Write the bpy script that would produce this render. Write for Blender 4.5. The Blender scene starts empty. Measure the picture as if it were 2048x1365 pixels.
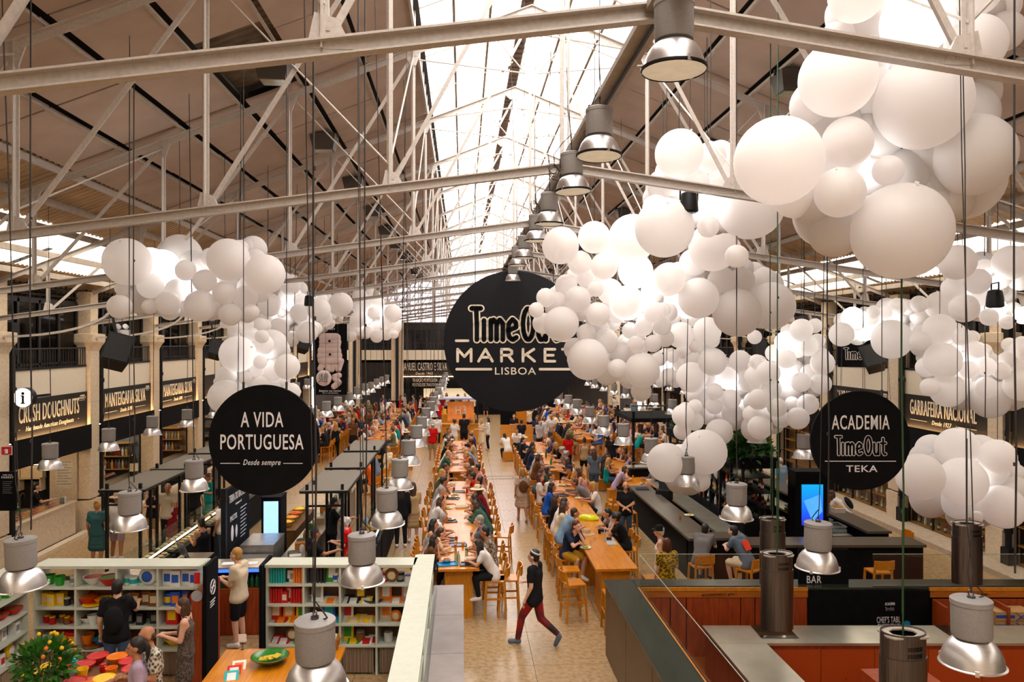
import bpy, bmesh, math, random
from mathutils import Vector, Matrix, Euler
random.seed(11)
SC = bpy.context.scene
COL = SC.collection
PI = math.pi
R = math.radians
# ---------------------------------------------------------------- camera
HC = 5.65                      # eye height above the market floor (standing on the gallery)
YAW = math.atan(99 / 1500)     # the lens looks a little to the right of the nave's axis
cam = bpy.data.cameras.new('camera')
camo = bpy.data.objects.new('camera', cam); COL.objects.link(camo)
cam.sensor_width = 36; cam.lens = 1500 / 2048 * 36; cam.clip_end = 400
camo.location = (0, 0, HC); camo.rotation_euler = (R(90), 0, -YAW)
SC.camera = camo
SC.view_settings.view_transform = 'Standard'; SC.view_settings.look = 'None'
SC.view_settings.gamma = 1; SC.view_settings.use_curve_mapping = False
SC.view_settings.exposure = 0.12
cy = SC.cycles
cy.max_bounces = 9; cy.diffuse_bounces = 6; cy.glossy_bounces = 3; cy.transmission_bounces = 5
cy.transparent_max_bounces = 12; cy.use_denoising = True; cy.sample_clamp_indirect = 4
cy.caustics_reflective = False; cy.caustics_refractive = False; cy.blur_glossy = 1.0
# ---------------------------------------------------------------- sky
wd = bpy.data.worlds.new('World'); SC.world = wd; wd.use_nodes = True
wn = wd.node_tree; wn.nodes.clear()
wo = wn.nodes.new('ShaderNodeOutputWorld'); wb = wn.nodes.new('ShaderNodeBackground')
wb.inputs[0].default_value = (1.0, 0.97, 0.95, 1); wb.inputs[1].default_value = 4.2
wn.links.new(wb.outputs[0], wo.inputs[0])
# ---------------------------------------------------------------- daylight through the roof
X0 = 1.29                      # axis of the nave
def area(name, loc, rot, sx, sy, power, col):
    l = bpy.data.lights.new(name, 'AREA'); l.shape = 'RECTANGLE'; l.size = sx; l.size_y = sy
    l.energy = power; l.color = col
    o = bpy.data.objects.new(name, l); COL.objects.link(o); o.location = loc; o.rotation_euler = rot
    return o
area('daylight_ridge', (X0, 24, 12.9), (0, 0, 0), 3.8, 66, 7600, (1.0, .91, .82))
area('daylight_eaves_left', (X0 - 11.0, 24, 8.9), (0, R(-18), 0), 1.5, 66, 1100, (1.0, .84, .64))
area('daylight_eaves_right', (X0 + 11.0, 24, 8.9), (0, R(18), 0), 1.5, 66, 1100, (1.0, .84, .64))
def point(name, loc, power, col=(1, .72, .42), r=.12, kind='POINT', spot=None):
    l = bpy.data.lights.new(name, kind); l.energy = power; l.color = col; l.shadow_soft_size = r
    if kind == 'SPOT': l.spot_size = R(spot); l.spot_blend = .6
    o = bpy.data.objects.new(name, l); COL.objects.link(o); o.location = loc
    return o
# ---------------------------------------------------------------- unprojecting sight lines to places in the hall
F = 1500.; CP, SP = math.cos(YAW), math.sin(YAW)
def at_z(px, py, z):
    d = F * (HC - z) / (py - 682.5); u = (px - 1024) / F
    return Vector((d * (u * CP + SP), d * (CP - u * SP), z))
def at_y(px, py, Y):
    u = (px - 1024) / F; d = Y / (CP - u * SP)
    return Vector((d * (u * CP + SP), Y, HC - (py - 682.5) / F * d))
# ---------------------------------------------------------------- materials
MATS = {}
def satur(c, k=1.2):
    l = .3 * c[0] + .6 * c[1] + .1 * c[2]
    return tuple(min(.95, max(.003, (l + (x - l) * k) * (.93 if l < .5 else 1))) for x in c)
def mat(name, c, rough=.6, metal=0., var=.12, scale=8., bump=0., emit=None, es=0., spec=.5, trans=0., alpha=1., sss=0., kind='noise', c2=None, coat=0., stretch=None, pos=(.3, .7)):
    if name in MATS: return MATS[name]
    c = satur(c); c2 = satur(c2) if c2 else None
    m = bpy.data.materials.new(name); m.use_nodes = True; MATS[name] = m
    n = m.node_tree; b = n.nodes['Principled BSDF']
    b.inputs['Roughness'].default_value = rough; b.inputs['Metallic'].default_value = metal
    b.inputs['Specular IOR Level'].default_value = spec
    if trans: b.inputs['Transmission Weight'].default_value = trans
    if alpha < 1: b.inputs['Alpha'].default_value = alpha
    if coat: b.inputs['Coat Weight'].default_value = coat; b.inputs['Coat Roughness'].default_value = .25
    tc = n.nodes.new('ShaderNodeTexCoord')
    src = tc.outputs['Object']
    if stretch:
        mp = n.nodes.new('ShaderNodeMapping'); mp.inputs['Scale'].default_value = stretch
        n.links.new(src, mp.inputs[0]); src = mp.outputs[0]
    if kind == 'wood':
        w = n.nodes.new('ShaderNodeTexNoise'); w.inputs['Scale'].default_value = scale; w.inputs['Detail'].default_value = 5
        w.inputs['Distortion'].default_value = .7
    elif kind == 'cells':
        w = n.nodes.new('ShaderNodeTexVoronoi'); w.inputs['Scale'].default_value = scale
    elif kind == 'waves':
        w = n.nodes.new('ShaderNodeTexWave'); w.inputs['Scale'].default_value = scale; w.inputs['Distortion'].default_value = .4
    else:
        w = n.nodes.new('ShaderNodeTexNoise'); w.inputs['Scale'].default_value = scale; w.inputs['Detail'].default_value = 4
    n.links.new(src, w.inputs['Vector'])
    r = n.nodes.new('ShaderNodeValToRGB')
    lo = c2 if c2 else tuple(max(0, x * (1 - var)) for x in c); hi = c if c2 else tuple(min(1, x * (1 + var)) for x in c)
    r.color_ramp.elements[0].color = (*lo, 1); r.color_ramp.elements[1].color = (*hi, 1)
    r.color_ramp.elements[0].position = pos[0]; r.color_ramp.elements[1].position = pos[1]
    fac = w.outputs['Distance'] if kind == 'cells' else (w.outputs['Fac'] if 'Fac' in w.outputs else w.outputs[0])
    n.links.new(fac, r.inputs[0]); n.links.new(r.outputs[0], b.inputs['Base Color'])
    if bump:
        bp = n.nodes.new('ShaderNodeBump'); bp.inputs['Strength'].default_value = bump; bp.inputs['Distance'].default_value = .02
        n.links.new(fac, bp.inputs['Height']); n.links.new(bp.outputs[0], b.inputs['Normal'])
    if emit:
        b.inputs['Emission Color'].default_value = (*emit, 1); b.inputs['Emission Strength'].default_value = es
    return m
def thin(name, col, tr, gl=.0, tl=.0, rough=.05):
    """thin pane: transparent + translucent/diffuse + gloss"""
    m = bpy.data.materials.new(name); m.use_nodes = True; MATS[name] = m
    n = m.node_tree; n.nodes.clear(); o = n.nodes.new('ShaderNodeOutputMaterial')
    t = n.nodes.new('ShaderNodeBsdfTransparent'); t.inputs[0].default_value = (*col, 1)
    nz = n.nodes.new('ShaderNodeTexNoise'); nz.inputs['Scale'].default_value = 3
    cr = n.nodes.new('ShaderNodeValToRGB'); cr.color_ramp.elements[0].color = (*[x * .9 for x in col], 1); cr.color_ramp.elements[1].color = (*col, 1)
    n.links.new(nz.outputs[0], cr.inputs[0])
    cur = t.outputs[0]
    if tl:
        d = n.nodes.new('ShaderNodeBsdfTranslucent'); n.links.new(cr.outputs[0], d.inputs[0])
        d2 = n.nodes.new('ShaderNodeBsdfDiffuse'); n.links.new(cr.outputs[0], d2.inputs[0])
        a = n.nodes.new('ShaderNodeAddShader'); mx0 = n.nodes.new('ShaderNodeMixShader'); mx0.inputs[0].default_value = .25
        n.links.new(d.outputs[0], mx0.inputs[1]); n.links.new(d2.outputs[0], mx0.inputs[2])
        mx = n.nodes.new('ShaderNodeMixShader'); mx.inputs[0].default_value = 1 - tr
        n.links.new(cur, mx.inputs[1]); n.links.new(mx0.outputs[0], mx.inputs[2]); cur = mx.outputs[0]
    if gl:
        g = n.nodes.new('ShaderNodeBsdfGlossy'); g.inputs['Roughness'].default_value = rough
        lw = n.nodes.new('ShaderNodeLayerWeight'); lw.inputs[0].default_value = .5
        pw = n.nodes.new('ShaderNodeMath'); pw.operation = 'POWER'; pw.inputs[1].default_value = 5; n.links.new(lw.outputs['Facing'], pw.inputs[0])
        ma = n.nodes.new('ShaderNodeMath'); ma.operation = 'MULTIPLY_ADD'; ma.inputs[1].default_value = gl; ma.inputs[2].default_value = .035; n.links.new(pw.outputs[0], ma.inputs[0])
        mx = n.nodes.new('ShaderNodeMixShader'); n.links.new(ma.outputs[0], mx.inputs[0])
        n.links.new(cur, mx.inputs[1]); n.links.new(g.outputs[0], mx.inputs[2]); cur = mx.outputs[0]
    n.links.new(cur, o.inputs[0]); return m
glass = thin('clear_glass', (.95, .97, .96), .9, gl=.12)
bottle_glass = thin('tinted_glass', (.55, .62, .5), .8, gl=.5)
window_glass = thin('window_glass', (.55, .58, .6), .8, gl=.45)
skyglass = thin('roof_light_sheet', (1, .98, .96), .55, tl=1)
eaveglass = thin('eave_light_sheet', (1, .95, .86), .5, tl=1)
white_steel = mat('white_painted_steel', (.50, .46, .43), .45, var=.1, scale=30, bump=.1)
dark_gap = mat('dark_joint', (.03, .025, .022), .9)
panel_m = mat('ceiling_board', (.48, .39, .335), .85, var=.1, scale=1.3, bump=.05)
corr_m = mat('corrugated_sheet', (.45, .33, .22), .6, var=.15, scale=2)
black = mat('black_paint', (.008, .008, .009), .5, var=.3, spec=.25)
matte_black = mat('matte_black', (.004, .004, .005), .8, var=.3, spec=.12)
white_letter = mat('white_letter', (.78, .76, .78), .5, var=.03)
cream_letter = mat('cream_letter', (.8, .72, .6), .5, var=.03)
stone = mat('limestone', (.62, .52, .40), .8, var=.12, scale=14, bump=.25)
plaster = mat('cream_plaster', (.74, .67, .56), .85, var=.04, scale=20)
floor_m = mat('stone_floor', (.44, .315, .19), .26, var=.1, scale=11, spec=.8, c2=(.27, .18, .10), pos=(.25, .6))
joint_m = mat('floor_joint', (.30, .22, .14), .8)
oak = mat('oak_wood', (.64, .275, .05), .34, var=.2, scale=3.5, kind='wood', stretch=(6, .5, 6), coat=.25, c2=(.44, .155, .02))
oak_v = mat('oak_wood_upright', (.62, .28, .06), .5, var=.2, scale=5, kind='wood', stretch=(6, 6, .7), c2=(.42, .17, .03))
red_wood = mat('red_stained_wood', (.36, .075, .022), .5, var=.2, scale=4, kind='wood', stretch=(5, 5, .6), c2=(.19, .035, .012))
alu = mat('spun_aluminium', (.74, .72, .72), .36, metal=1, var=.06, scale=6, stretch=(1, 1, 12))
ballast_m = mat('grey_painted_ballast', (.27, .255, .25), .6, var=.08, scale=60, bump=.1)
steel = mat('brushed_steel', (.15, .135, .14), .3, metal=1, var=.45, scale=5, stretch=(30, 30, .3))
steel_top = mat('steel_worktop', (.58, .56, .48), .32, metal=.85, var=.12, scale=2.5)
dark_steel = mat('dark_steel_sheet', (.23, .2, .19), .32, metal=.75, var=.15, scale=3)
stone_top = mat('dark_stone_top', (.022, .028, .02), .25, var=.2, scale=5, spec=.3)
grey_canvas = mat('grey_canopy', (.17, .15, .125), .8, var=.08, scale=60, bump=.2)
shelf_paint = mat('pale_green_paint', (.53, .55, .48), .5, var=.04, scale=10)
rubber = mat('black_cable', (.02, .016, .016), .6)
green_cable = mat('green_cable', (.02, .06, .02), .6)
skin = mat('skin', (.56, .30, .19), .55, var=.06, scale=20)
skin2 = mat('tanned_skin', (.42, .20, .12), .55, var=.06, scale=20)
skin3 = mat('pale_skin', (.68, .42, .31), .55, var=.06, scale=20)
_pc = {}
def paint(r, g, b, rough=.6, metal=0., var=.1):
    k = (round(r, 2), round(g, 2), round(b, 2), rough, metal)
    if k not in _pc: _pc[k] = mat('colour_%d_%d_%d_%d' % (r * 100, g * 100, b * 100, rough * 10 + metal), (r, g, b), rough, metal, var, 12)
    return _pc[k]
# ---------------------------------------------------------------- meshes
class MB:
    def __init__(s): s.v = []; s.f = []; s.sm = False
    def box(s, x0, x1, y0, y1, z0, z1, m=None):
        n = len(s.v)
        p = [(x0, y0, z0), (x1, y0, z0), (x1, y1, z0), (x0, y1, z0), (x0, y0, z1), (x1, y0, z1), (x1, y1, z1), (x0, y1, z1)]
        if m is not None: p = [tuple(m @ Vector(q)) for q in p]
        s.v += p; s.f += [tuple(n + i for i in q) for q in ((3, 2, 1, 0), (4, 5, 6, 7), (0, 1, 5, 4), (1, 2, 6, 5), (2, 3, 7, 6), (3, 0, 4, 7))]
        return s
    def bar(s, p, q, w, h=None, up=(0, 0, 1)):
        """rectangular bar from p to q"""
        h = h or w; p = Vector(p); q = Vector(q); d = (q - p); L = d.length
        if L < 1e-6: return s
        d /= L; u = Vector(up)
        if abs(d.dot(u)) > .99: u = Vector((0, 1, 0))
        x = d.cross(u).normalized(); y = x.cross(d)
        n = len(s.v)
        for e in (p, q):
            for a, b in ((-1, -1), (1, -1), (1, 1), (-1, 1)): s.v.append(tuple(e + x * (a * w / 2) + y * (b * h / 2)))
        s.f += [(n + 3, n + 2, n + 1, n), (n + 4, n + 5, n + 6, n + 7)] + [(n + i, n + (i + 1) % 4, n + 4 + (i + 1) % 4, n + 4 + i) for i in range(4)]
        return s
    def tube(s, p, q, r, r2=None, n=10, cap=True):
        r2 = r if r2 is None else r2; p = Vector(p); q = Vector(q); d = (q - p)
        if d.length < 1e-6: return s
        d.normalize(); u = Vector((0, 0, 1)) if abs(d.z) < .95 else Vector((1, 0, 0))
        x = d.cross(u).normalized(); y = d.cross(x); k = len(s.v)
        for e, rr in ((p, r), (q, r2)):
            for i in range(n):
                a = 2 * PI * i / n; s.v.append(tuple(e + x * (math.cos(a) * rr) + y * (math.sin(a) * rr)))
        s.f += [(k + i, k + (i + 1) % n, k + n + (i + 1) % n, k + n + i) for i in range(n)]
        if cap: s.f += [tuple(k + i for i in range(n - 1, -1, -1)), tuple(k + n + i for i in range(n))]
        return s
    def path(s, pts, r, n=6):
        for a, b in zip(pts, pts[1:]): s.tube(a, b, r, n=n)
        return s
    def lathe(s, prof, n=24, o=(0, 0, 0), close=True):
        k = len(s.v); m = len(prof)
        for (r, z) in prof:
            for i in range(n):
                a = 2 * PI * i / n; s.v.append((o[0] + math.cos(a) * r, o[1] + math.sin(a) * r, o[2] + z))
        for j in range(m - 1):
            for i in range(n): s.f.append((k + j * n + i, k + j * n + (i + 1) % n, k + (j + 1) * n + (i + 1) % n, k + (j + 1) * n + i))
        if close: s.f += [tuple(k + i for i in range(n - 1, -1, -1)), tuple(k + (m - 1) * n + i for i in range(n))]
        return s
    def ball(s, c, r, n=10, m=7, rx=1, ry=1, rz=1):
        prof = [(max(1e-4, math.sin(PI * j / m)) * r, -math.cos(PI * j / m) * r) for j in range(m + 1)]
        k = len(s.v); s.lathe(prof, n, (0, 0, 0), close=False)
        for i in range(k, len(s.v)):
            x, y, z = s.v[i]; s.v[i] = (c[0] + x * rx, c[1] + y * ry, c[2] + z * rz)
        return s
    def cap(s, p, q, r, r2=None, n=10):
        r2 = r if r2 is None else r2
        s.tube(p, q, r, r2, n); s.ball(p, r, n, 6); s.ball(q, r2, n, 6); return s
    def poly(s, pts, t):
        """extrude a closed polygon (3D points) by vector t"""
        k = len(s.v); n = len(pts); t = Vector(t)
        s.v += [tuple(p) for p in pts] + [tuple(Vector(p) + t) for p in pts]
        s.f += [tuple(range(k + n - 1, k - 1, -1)), tuple(range(k + n, k + 2 * n))] + [(k + i, k + (i + 1) % n, k + n + (i + 1) % n, k + n + i) for i in range(n)]
        return s
    def mesh(s, name, smooth=False):
        me = bpy.data.meshes.new(name); me.from_pydata(s.v, [], s.f); me.update()
        bm = bmesh.new(); bm.from_mesh(me); bmesh.ops.recalc_face_normals(bm, faces=bm.faces); bm.to_mesh(me); bm.free()
        if smooth:
            for p in me.polygons: p.use_smooth = True
            try: me.set_sharp_from_angle(angle=R(40))
            except Exception: pass
        return me
    def build(s, name, m, parent=None, smooth=False, loc=None, rz=0.):
        return obj(name, s.mesh(name, smooth), m, parent, loc, rz)
def obj(name, me, m, parent=None, loc=None, rz=0.):
    if not me.materials: me.materials.append(None)
    o = bpy.data.objects.new(name, me); COL.objects.link(o)
    o.material_slots[0].link = 'OBJECT'; o.material_slots[0].material = m
    if parent is not None: o.parent = parent
    if loc is not None: o.location = loc
    if rz: o.rotation_euler = (0, 0, rz)
    return o
def tag(o, label, cat, group=None, kind=None):
    o['label'] = label; o['category'] = cat
    if group: o['group'] = group
    if kind: o['kind'] = kind
    return o
def thing(name, label, cat, loc=(0, 0, 0), rz=0., group=None):
    o = bpy.data.objects.new(name, None); o.empty_display_size = .1; COL.objects.link(o)
    o.location = loc; o.rotation_euler = (0, 0, rz); return tag(o, label, cat, group)
def struct(o):
    o['kind'] = 'structure'; return o
def copy_tree(o, loc=None, rz=None, parent=None):
    c = o.copy(); COL.objects.link(c)
    if parent is not None: c.parent = parent
    for ch in o.children: copy_tree(ch, parent=c)
    if loc is not None: c.location = loc
    if rz is not None: c.rotation_euler = (0, 0, rz)
    return c
_O1 = 'first second third fourth fifth sixth seventh eighth ninth tenth eleventh twelfth thirteenth fourteenth fifteenth sixteenth seventeenth eighteenth nineteenth'.split()
_T = {2: 'twent', 3: 'thirt', 4: 'fort', 5: 'fift', 6: 'sixt', 7: 'sevent', 8: 'eight', 9: 'ninet'}
def nth(n):
    if n < 20: return _O1[n - 1]
    if n >= 100: return 'hundred and ' + nth(n - 100) if n > 100 else 'hundredth'
    return _T[n // 10] + ('ieth' if n % 10 == 0 else 'y-' + _O1[n % 10 - 1])
SIDE = bpy.data.scenes.new('workshop')      # modifiers are evaluated here, away from the big scene
def side_graph(o):
    SIDE.collection.objects.link(o); vl = SIDE.view_layers[0]; vl.update(); return vl.depsgraph
# ---------------------------------------------------------------- writing
def text(name, s, h, m, parent, M, cond=.62, bold=.0, ext=.006, w=None, shear=0., align='CENTER'):
    """letters in the XZ plane (facing -Y), h = capital height; M places them"""
    cu = bpy.data.curves.new(name, 'FONT'); cu.body = s; cu.size = 1; cu.align_x = align; cu.align_y = 'CENTER'
    cu.offset = bold * .25; cu.space_character = 1.1; cu.extrude = .5; cu.resolution_u = 3; cu.shear = shear
    t = bpy.data.objects.new(name, cu); dg = side_graph(t)
    me = bpy.data.meshes.new_from_object(t.evaluated_get(dg)); bpy.data.objects.remove(t); bpy.data.curves.remove(cu)
    k = h / .73
    xs = [v.co.x for v in me.vertices]; sx = cond * k
    if w: sx = w / max(1e-3, max(xs) - min(xs))
    for v in me.vertices: v.co = Vector((v.co.x * sx, v.co.z * ext, v.co.y * k))
    me.materials.clear()
    o = obj(name, me, m, parent); o.matrix_local = M
    return o
def strokes(lines, w, y, th=.01, n=10):
    """rounded strokes in the XZ plane at depth y (front face y - th)"""
    b = MB()
    for ln in lines:
        for (a, c) in zip(ln, ln[1:]):
            dx, dz = c[0] - a[0], c[1] - a[1]; L = math.hypot(dx, dz)
            if L < 1e-6: continue
            nx, nz = -dz / L * w / 2, dx / L * w / 2
            b.poly([(a[0] + nx, y, a[1] + nz), (a[0] - nx, y, a[1] - nz), (c[0] - nx, y, c[1] - nz), (c[0] + nx, y, c[1] + nz)], (0, -th, 0))
        for a in ln:
            b.poly([(a[0] + math.cos(2 * PI * i / n) * w / 2, y, a[1] + math.sin(2 * PI * i / n) * w / 2) for i in range(n)], (0, -th, 0))
    return b
def _el(cx, cz, rx, rz, a0=0, a1=360, n=14):
    return [(cx + rx * math.cos(R(a0 + (a1 - a0) * i / n)), cz + rz * math.sin(R(a0 + (a1 - a0) * i / n))) for i in range(n + 1)]
GL = {
    'T': (.37, [[(0, 1), (.30, 1)], [(.15, 1), (.17, .5), (.17, 0)]]),
    'i': (.22, [[(.03, 0), (.03, .62)]]),
    'm': (.58, [[(.03, 0), (.03, .62)], [(.03, .5), (.12, .64), (.22, .52), (.22, 0)], [(.22, .5), (.32, .64), (.42, .52), (.42, 0)]]),
    'e': (.49, [[(.04, .3), (.27, .40), (.26, .55), (.15, .65), (.04, .52), (.01, .3), (.05, .08), (.16, 0), (.28, .08)]]),
    'O': (.50, [_el(.17, .5, .17, .5)]),
    'u': (.40, [[(.0, .62), (.0, .15), (.07, 0), (.17, .02), (.24, .15)], [(.24, .62), (.24, 0)]]),
    't': (.30, [[(.1, .9), (.1, .12), (.18, 0), (.25, .03)], [(-.02, .64), (.24, .64)]])}
MK = {
    'M': (1.02, [[(0, 0), (0, 1), (.41, .38), (.82, 1), (.82, 0)]]),
    'A': (1.0, [[(0, 0), (.42, 1), (.84, 0)], [(.15, .33), (.69, .33)]]),
    'R': (.9, [[(0, 0), (0, 1), (.45, 1), (.62, .86), (.62, .62), (.45, .5), (0, .5)], [(.4, .5), (.68, 0)]]),
    'K': (.9, [[(0, 0), (0, 1)], [(.66, 1), (.05, .45)], [(.2, .58), (.7, 0)]]),
    'E': (.8, [[(.6, 1), (0, 1), (0, 0), (.6, 0)], [(0, .5), (.5, .5)]]),
    'T': (.9, [[(0, 1), (.72, 1)], [(.36, 1), (.36, 0)]])}
def layout(s, G, gap=.0):
    x = 0; out = []
    for ch in s:
        if ch == ' ': x += gap; continue
        adv, ls = G[ch]; out += [[(x + p[0], p[1]) for p in l] for l in ls]; x += adv
    return out, x
def logo(parent, cx, cz, width, y, wm=white_letter, bm=matte_black, prefix=''):
    """the outlined bubble word mark"""
    ls, W = layout('Time Out', GL, .0); ls = ls; W -= .05; k = width / W
    T = lambda l: [(cx + (p[0] - W / 2) * k, cz + (p[1] - .5) * k * 1.0) for p in l]
    strokes([T(l) for l in ls], .20 * k, y, .004).build('word_outline', wm, parent)
    strokes([T(l) for l in ls], .115 * k, y - .0045, .004).build('word_fill', bm, parent)
# ================================================================= THE SETTING
Y0, Y1 = -7.0, 58.0
XL, XR = -11.0, 13.5
SL = .393
def rz_(d): return HC + 6.42 - SL * d          # underside of the roof skin, d from the ridge
floor = struct(MB().box(XL - 4, XR + 4, Y0, Y1 + 4, -.12, -.03).build('floor', joint_m))
# stone slabs, laid individually where the paving is seen
_cut = []
def slab_mesh(w, l):
    b = MB(); g = .004; e = .006
    b.box(g, w - g, g, l - g, -.04, -.003)
    return b.mesh('slab')
SLW, SLL = 1.53, 1.5
sl_me = slab_mesh(SLW, SLL)
for i in range(16):
    for j in range(16):
        x = XL - .0 + i * SLW; y = 13.0 + j * SLL
        o = obj('slab', sl_me, floor_m, floor, (x, y, .003))
fs = MB()
for i in range(16):
    for j in list(range(-13, 0)) + list(range(16, 30)):
        x = XL + i * SLW; y = 13.0 + j * SLL
        fs.box(x + .004, x + SLW - .004, y + .004, y + SLL - .004, -.04, 0)
o = fs.build('slab_field', floor_m, floor); o['kind'] = 'stuff'
# access hatch frame in the aisle
hm = MB(); hc = at_z(1000, 956, 0)
for a in ((-.55, -.33, .55, -.315), (-.55, .315, .55, .33), (-.55, -.33, -.535, .33), (.535, -.33, .55, .33)): hm.box(a[0], a[2], a[1], a[3], 0, .006)
tag(hm.build('floor_hatch', dark_gap, None, loc=(hc.x, hc.y, .002)), 'thin dark rectangular outline of a floor hatch in the centre aisle', 'hatch')
# ---------------------------------------------------------------- ceiling boards
ceil = bpy.data.objects.new('ceiling', None); COL.objects.link(ceil); struct(ceil)
DL = [2.12, 3.15, 4.22, 5.30, 6.37, 7.43, 8.48]
def quadbox(side, d0, d1, y0, y1, lift, t):
    b = MB(); P = []
    for lz in (lift, lift + t):
        for (d, y) in ((d0, y0), (d1, y0), (d1, y1), (d0, y1)): P.append((X0 + side * d, y, rz_(d) + lz))
    b.v = P; b.f = [(0, 1, 2, 3), (7, 6, 5, 4), (0, 4, 5, 1), (1, 5, 6, 2), (2, 6, 7, 3), (3, 7, 4, 0)]
    return b
PY = [4.95 + 4.5 * k for k in range(-2, 13)]
np_ = 0
for side in (-1, 1):
    for k, y in enumerate(PY):
        for i in range(6):
            hole = side < 0 and i == 2 and abs(y - 9.45) < .1
            halves = 2 if -1 <= y <= 42 else 1
            if y < 2: halves = 1
            for h in range(halves):
                ya = y + 4.5 / halves * h + .03; yb = y + 4.5 / halves * (h + 1) - .012
                if yb > Y1: yb = Y1
                if hole and h == 1: continue
                if hole: yb = 11.35
                sag = random.uniform(-.012, .012)
                o = quadbox(side, DL[i] + .05, DL[i + 1] - .06, ya, yb, .02 + sag, .03).build('panel', panel_m, ceil); np_ += 1
# backing skin above the boards (dark) - closes the joints
for side in (-1, 1):
    struct(quadbox(side, 2.05, 9.1, Y0, Y1, .22, .05).build('ceiling_backing', dark_gap, ceil)) if side > 0 else None
b = MB()
for (d0, d1, ya, yb) in ((2.05, 4.15, Y0, Y1), (5.38, 9.1, Y0, Y1), (4.15, 5.38, Y0, 11.0), (4.15, 5.38, 14.1, Y1)):
    q = quadbox(-1, d0, d1, ya, yb, .22, .05); n = len(b.v); b.v += q.v; b.f += [tuple(n + i for i in f) for f in q.f]
b.build('ceiling_backing', dark_gap, ceil)
def corrugated(side, d0, d1, ya, yb, lift, pitch=.19, amp=.03):
    b = MB(); n = int((yb - ya) / pitch); ys = []
    for i in range(n):
        y = ya + i * pitch
        ys += [(y, 0), (y + pitch * .35, 0), (y + pitch * .5, amp), (y + pitch * .85, amp)]
    for (y, a) in ys:
        for d in (d0, d1): b.v.append((X0 + side * d, y, rz_(d) + lift + a))
    b.f = [(2 * i, 2 * i + 1, 2 * i + 3, 2 * i + 2) for i in range(len(ys) - 1)]
    return b
for side, nm in ((-1, 'left'), (1, 'right')):
    corrugated(side, 8.5, 10.1, Y0, Y1, .06).build('corrugated_sheet', corr_m, ceil)
    corrugated(side, 11.85, 14.6, Y0, Y1, .06).build('corrugated_sheet', corr_m, ceil)
    for k, y in enumerate(PY):                       # translucent eave sheets, one per bay
        corrugated(side, 10.08, 11.87, y, min(y + 4.5, Y1), .07).build('eave_light_pane', eaveglass, ceil)
corrugated(-1, 3.7, 5.9, 10.4, 14.7, .34).build('corrugated_sheet', mat('weathered_sheet', (.16, .12, .09), .7, var=.4, scale=3), ceil)
# ---------------------------------------------------------------- ridge roof light
for side in (-1, 1):
    for y in PY:
        for (d0, d1) in ((.12, 1.15), (1.17, 2.25)):
            corrugated(side, d0, d1, y, min(y + 4.48, Y1), .34, .15, .02).build('roof_light_pane', skyglass, ceil)
b = MB(); n = int((Y1 - Y0) / .3)
for i in range(n):
    y = Y0 + i * .3; b.box(X0 - .17, X0 + .17, y, y + .2, rz_(0) + .33, rz_(0) + .37)
b.box(X0 - .16, X0 + .16, Y0, Y1, rz_(0) + .37, rz_(0) + .4)
b.build('ridge_cap', mat('ridge_sheet', (.1, .06, .04), .8), ceil)
for side, nm in ((-1, 'left'), (1, 'right')):       # upstand with slots along both edges of the roof light
    b = MB(); x = X0 + side * 2.14
    b.box(x - .02, x + .02, Y0, Y1, rz_(2.14) - .12, rz_(2.14) + .0); b.box(x - .02, x + .02, Y0, Y1, rz_(2.14) + .27, rz_(2.14) + .36)
    y = Y0
    while y < Y1: b.box(x - .02, x + .02, y, y + .16, rz_(2.14) - .02, rz_(2.14) + .3); y += .75
    b.build('roof_light_kerb', white_steel, ceil)
# ---------------------------------------------------------------- purlins
for side in (-1, 1):
    for d in DL[1:6] + [9.3, 10.08, 11.0, 11.87]:
        b = MB(); x = X0 + side * d; z = rz_(d) - .02
        if d < 8.6:
            b.bar((x - .02, Y0, z - .03), (x - .02, Y1, z - .03), .02, .06); b.bar((x - .0, Y0, z - .05), (x - .0, Y1, z - .05), .045, .012)
            b.build('purlin', mat('purlin_light', (.46, .41, .36), .6), ceil)
        else:
            b.bar((x, Y0, z - .05), (x, Y1, z - .05), .06, .14); b.build('purlin', mat('purlin_steel', (.38, .33, .28), .6), ceil)
    d = 8.48; x = X0 + side * d; MB().bar((x, Y0, rz_(d) - .05), (x, Y1, rz_(d) - .05), .05, .12).build('purlin', white_steel, ceil)
# roof light glazing bars
for side in (-1, 1):
    for d in (.75, 1.45):
        x = X0 + side * d; MB().bar((x, Y0, rz_(d) + .28), (x, Y1, rz_(d) + .28), .05, .05).build('glazing_bar', mat('bronze_bar', (.2, .15, .1), .6), ceil)
gb = MB()
for i in range(30):
    y = Y0 + 2.25 * i
    for side in (-1, 1): gb.bar((X0 + side * .1, y, rz_(.1) + .24), (X0 + side * 2.12, y, rz_(2.12) + .24), .03, .03)
o = gb.build('cross_glazing_bar', MATS['purlin_light'], ceil); o['kind'] = 'stuff'
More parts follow.
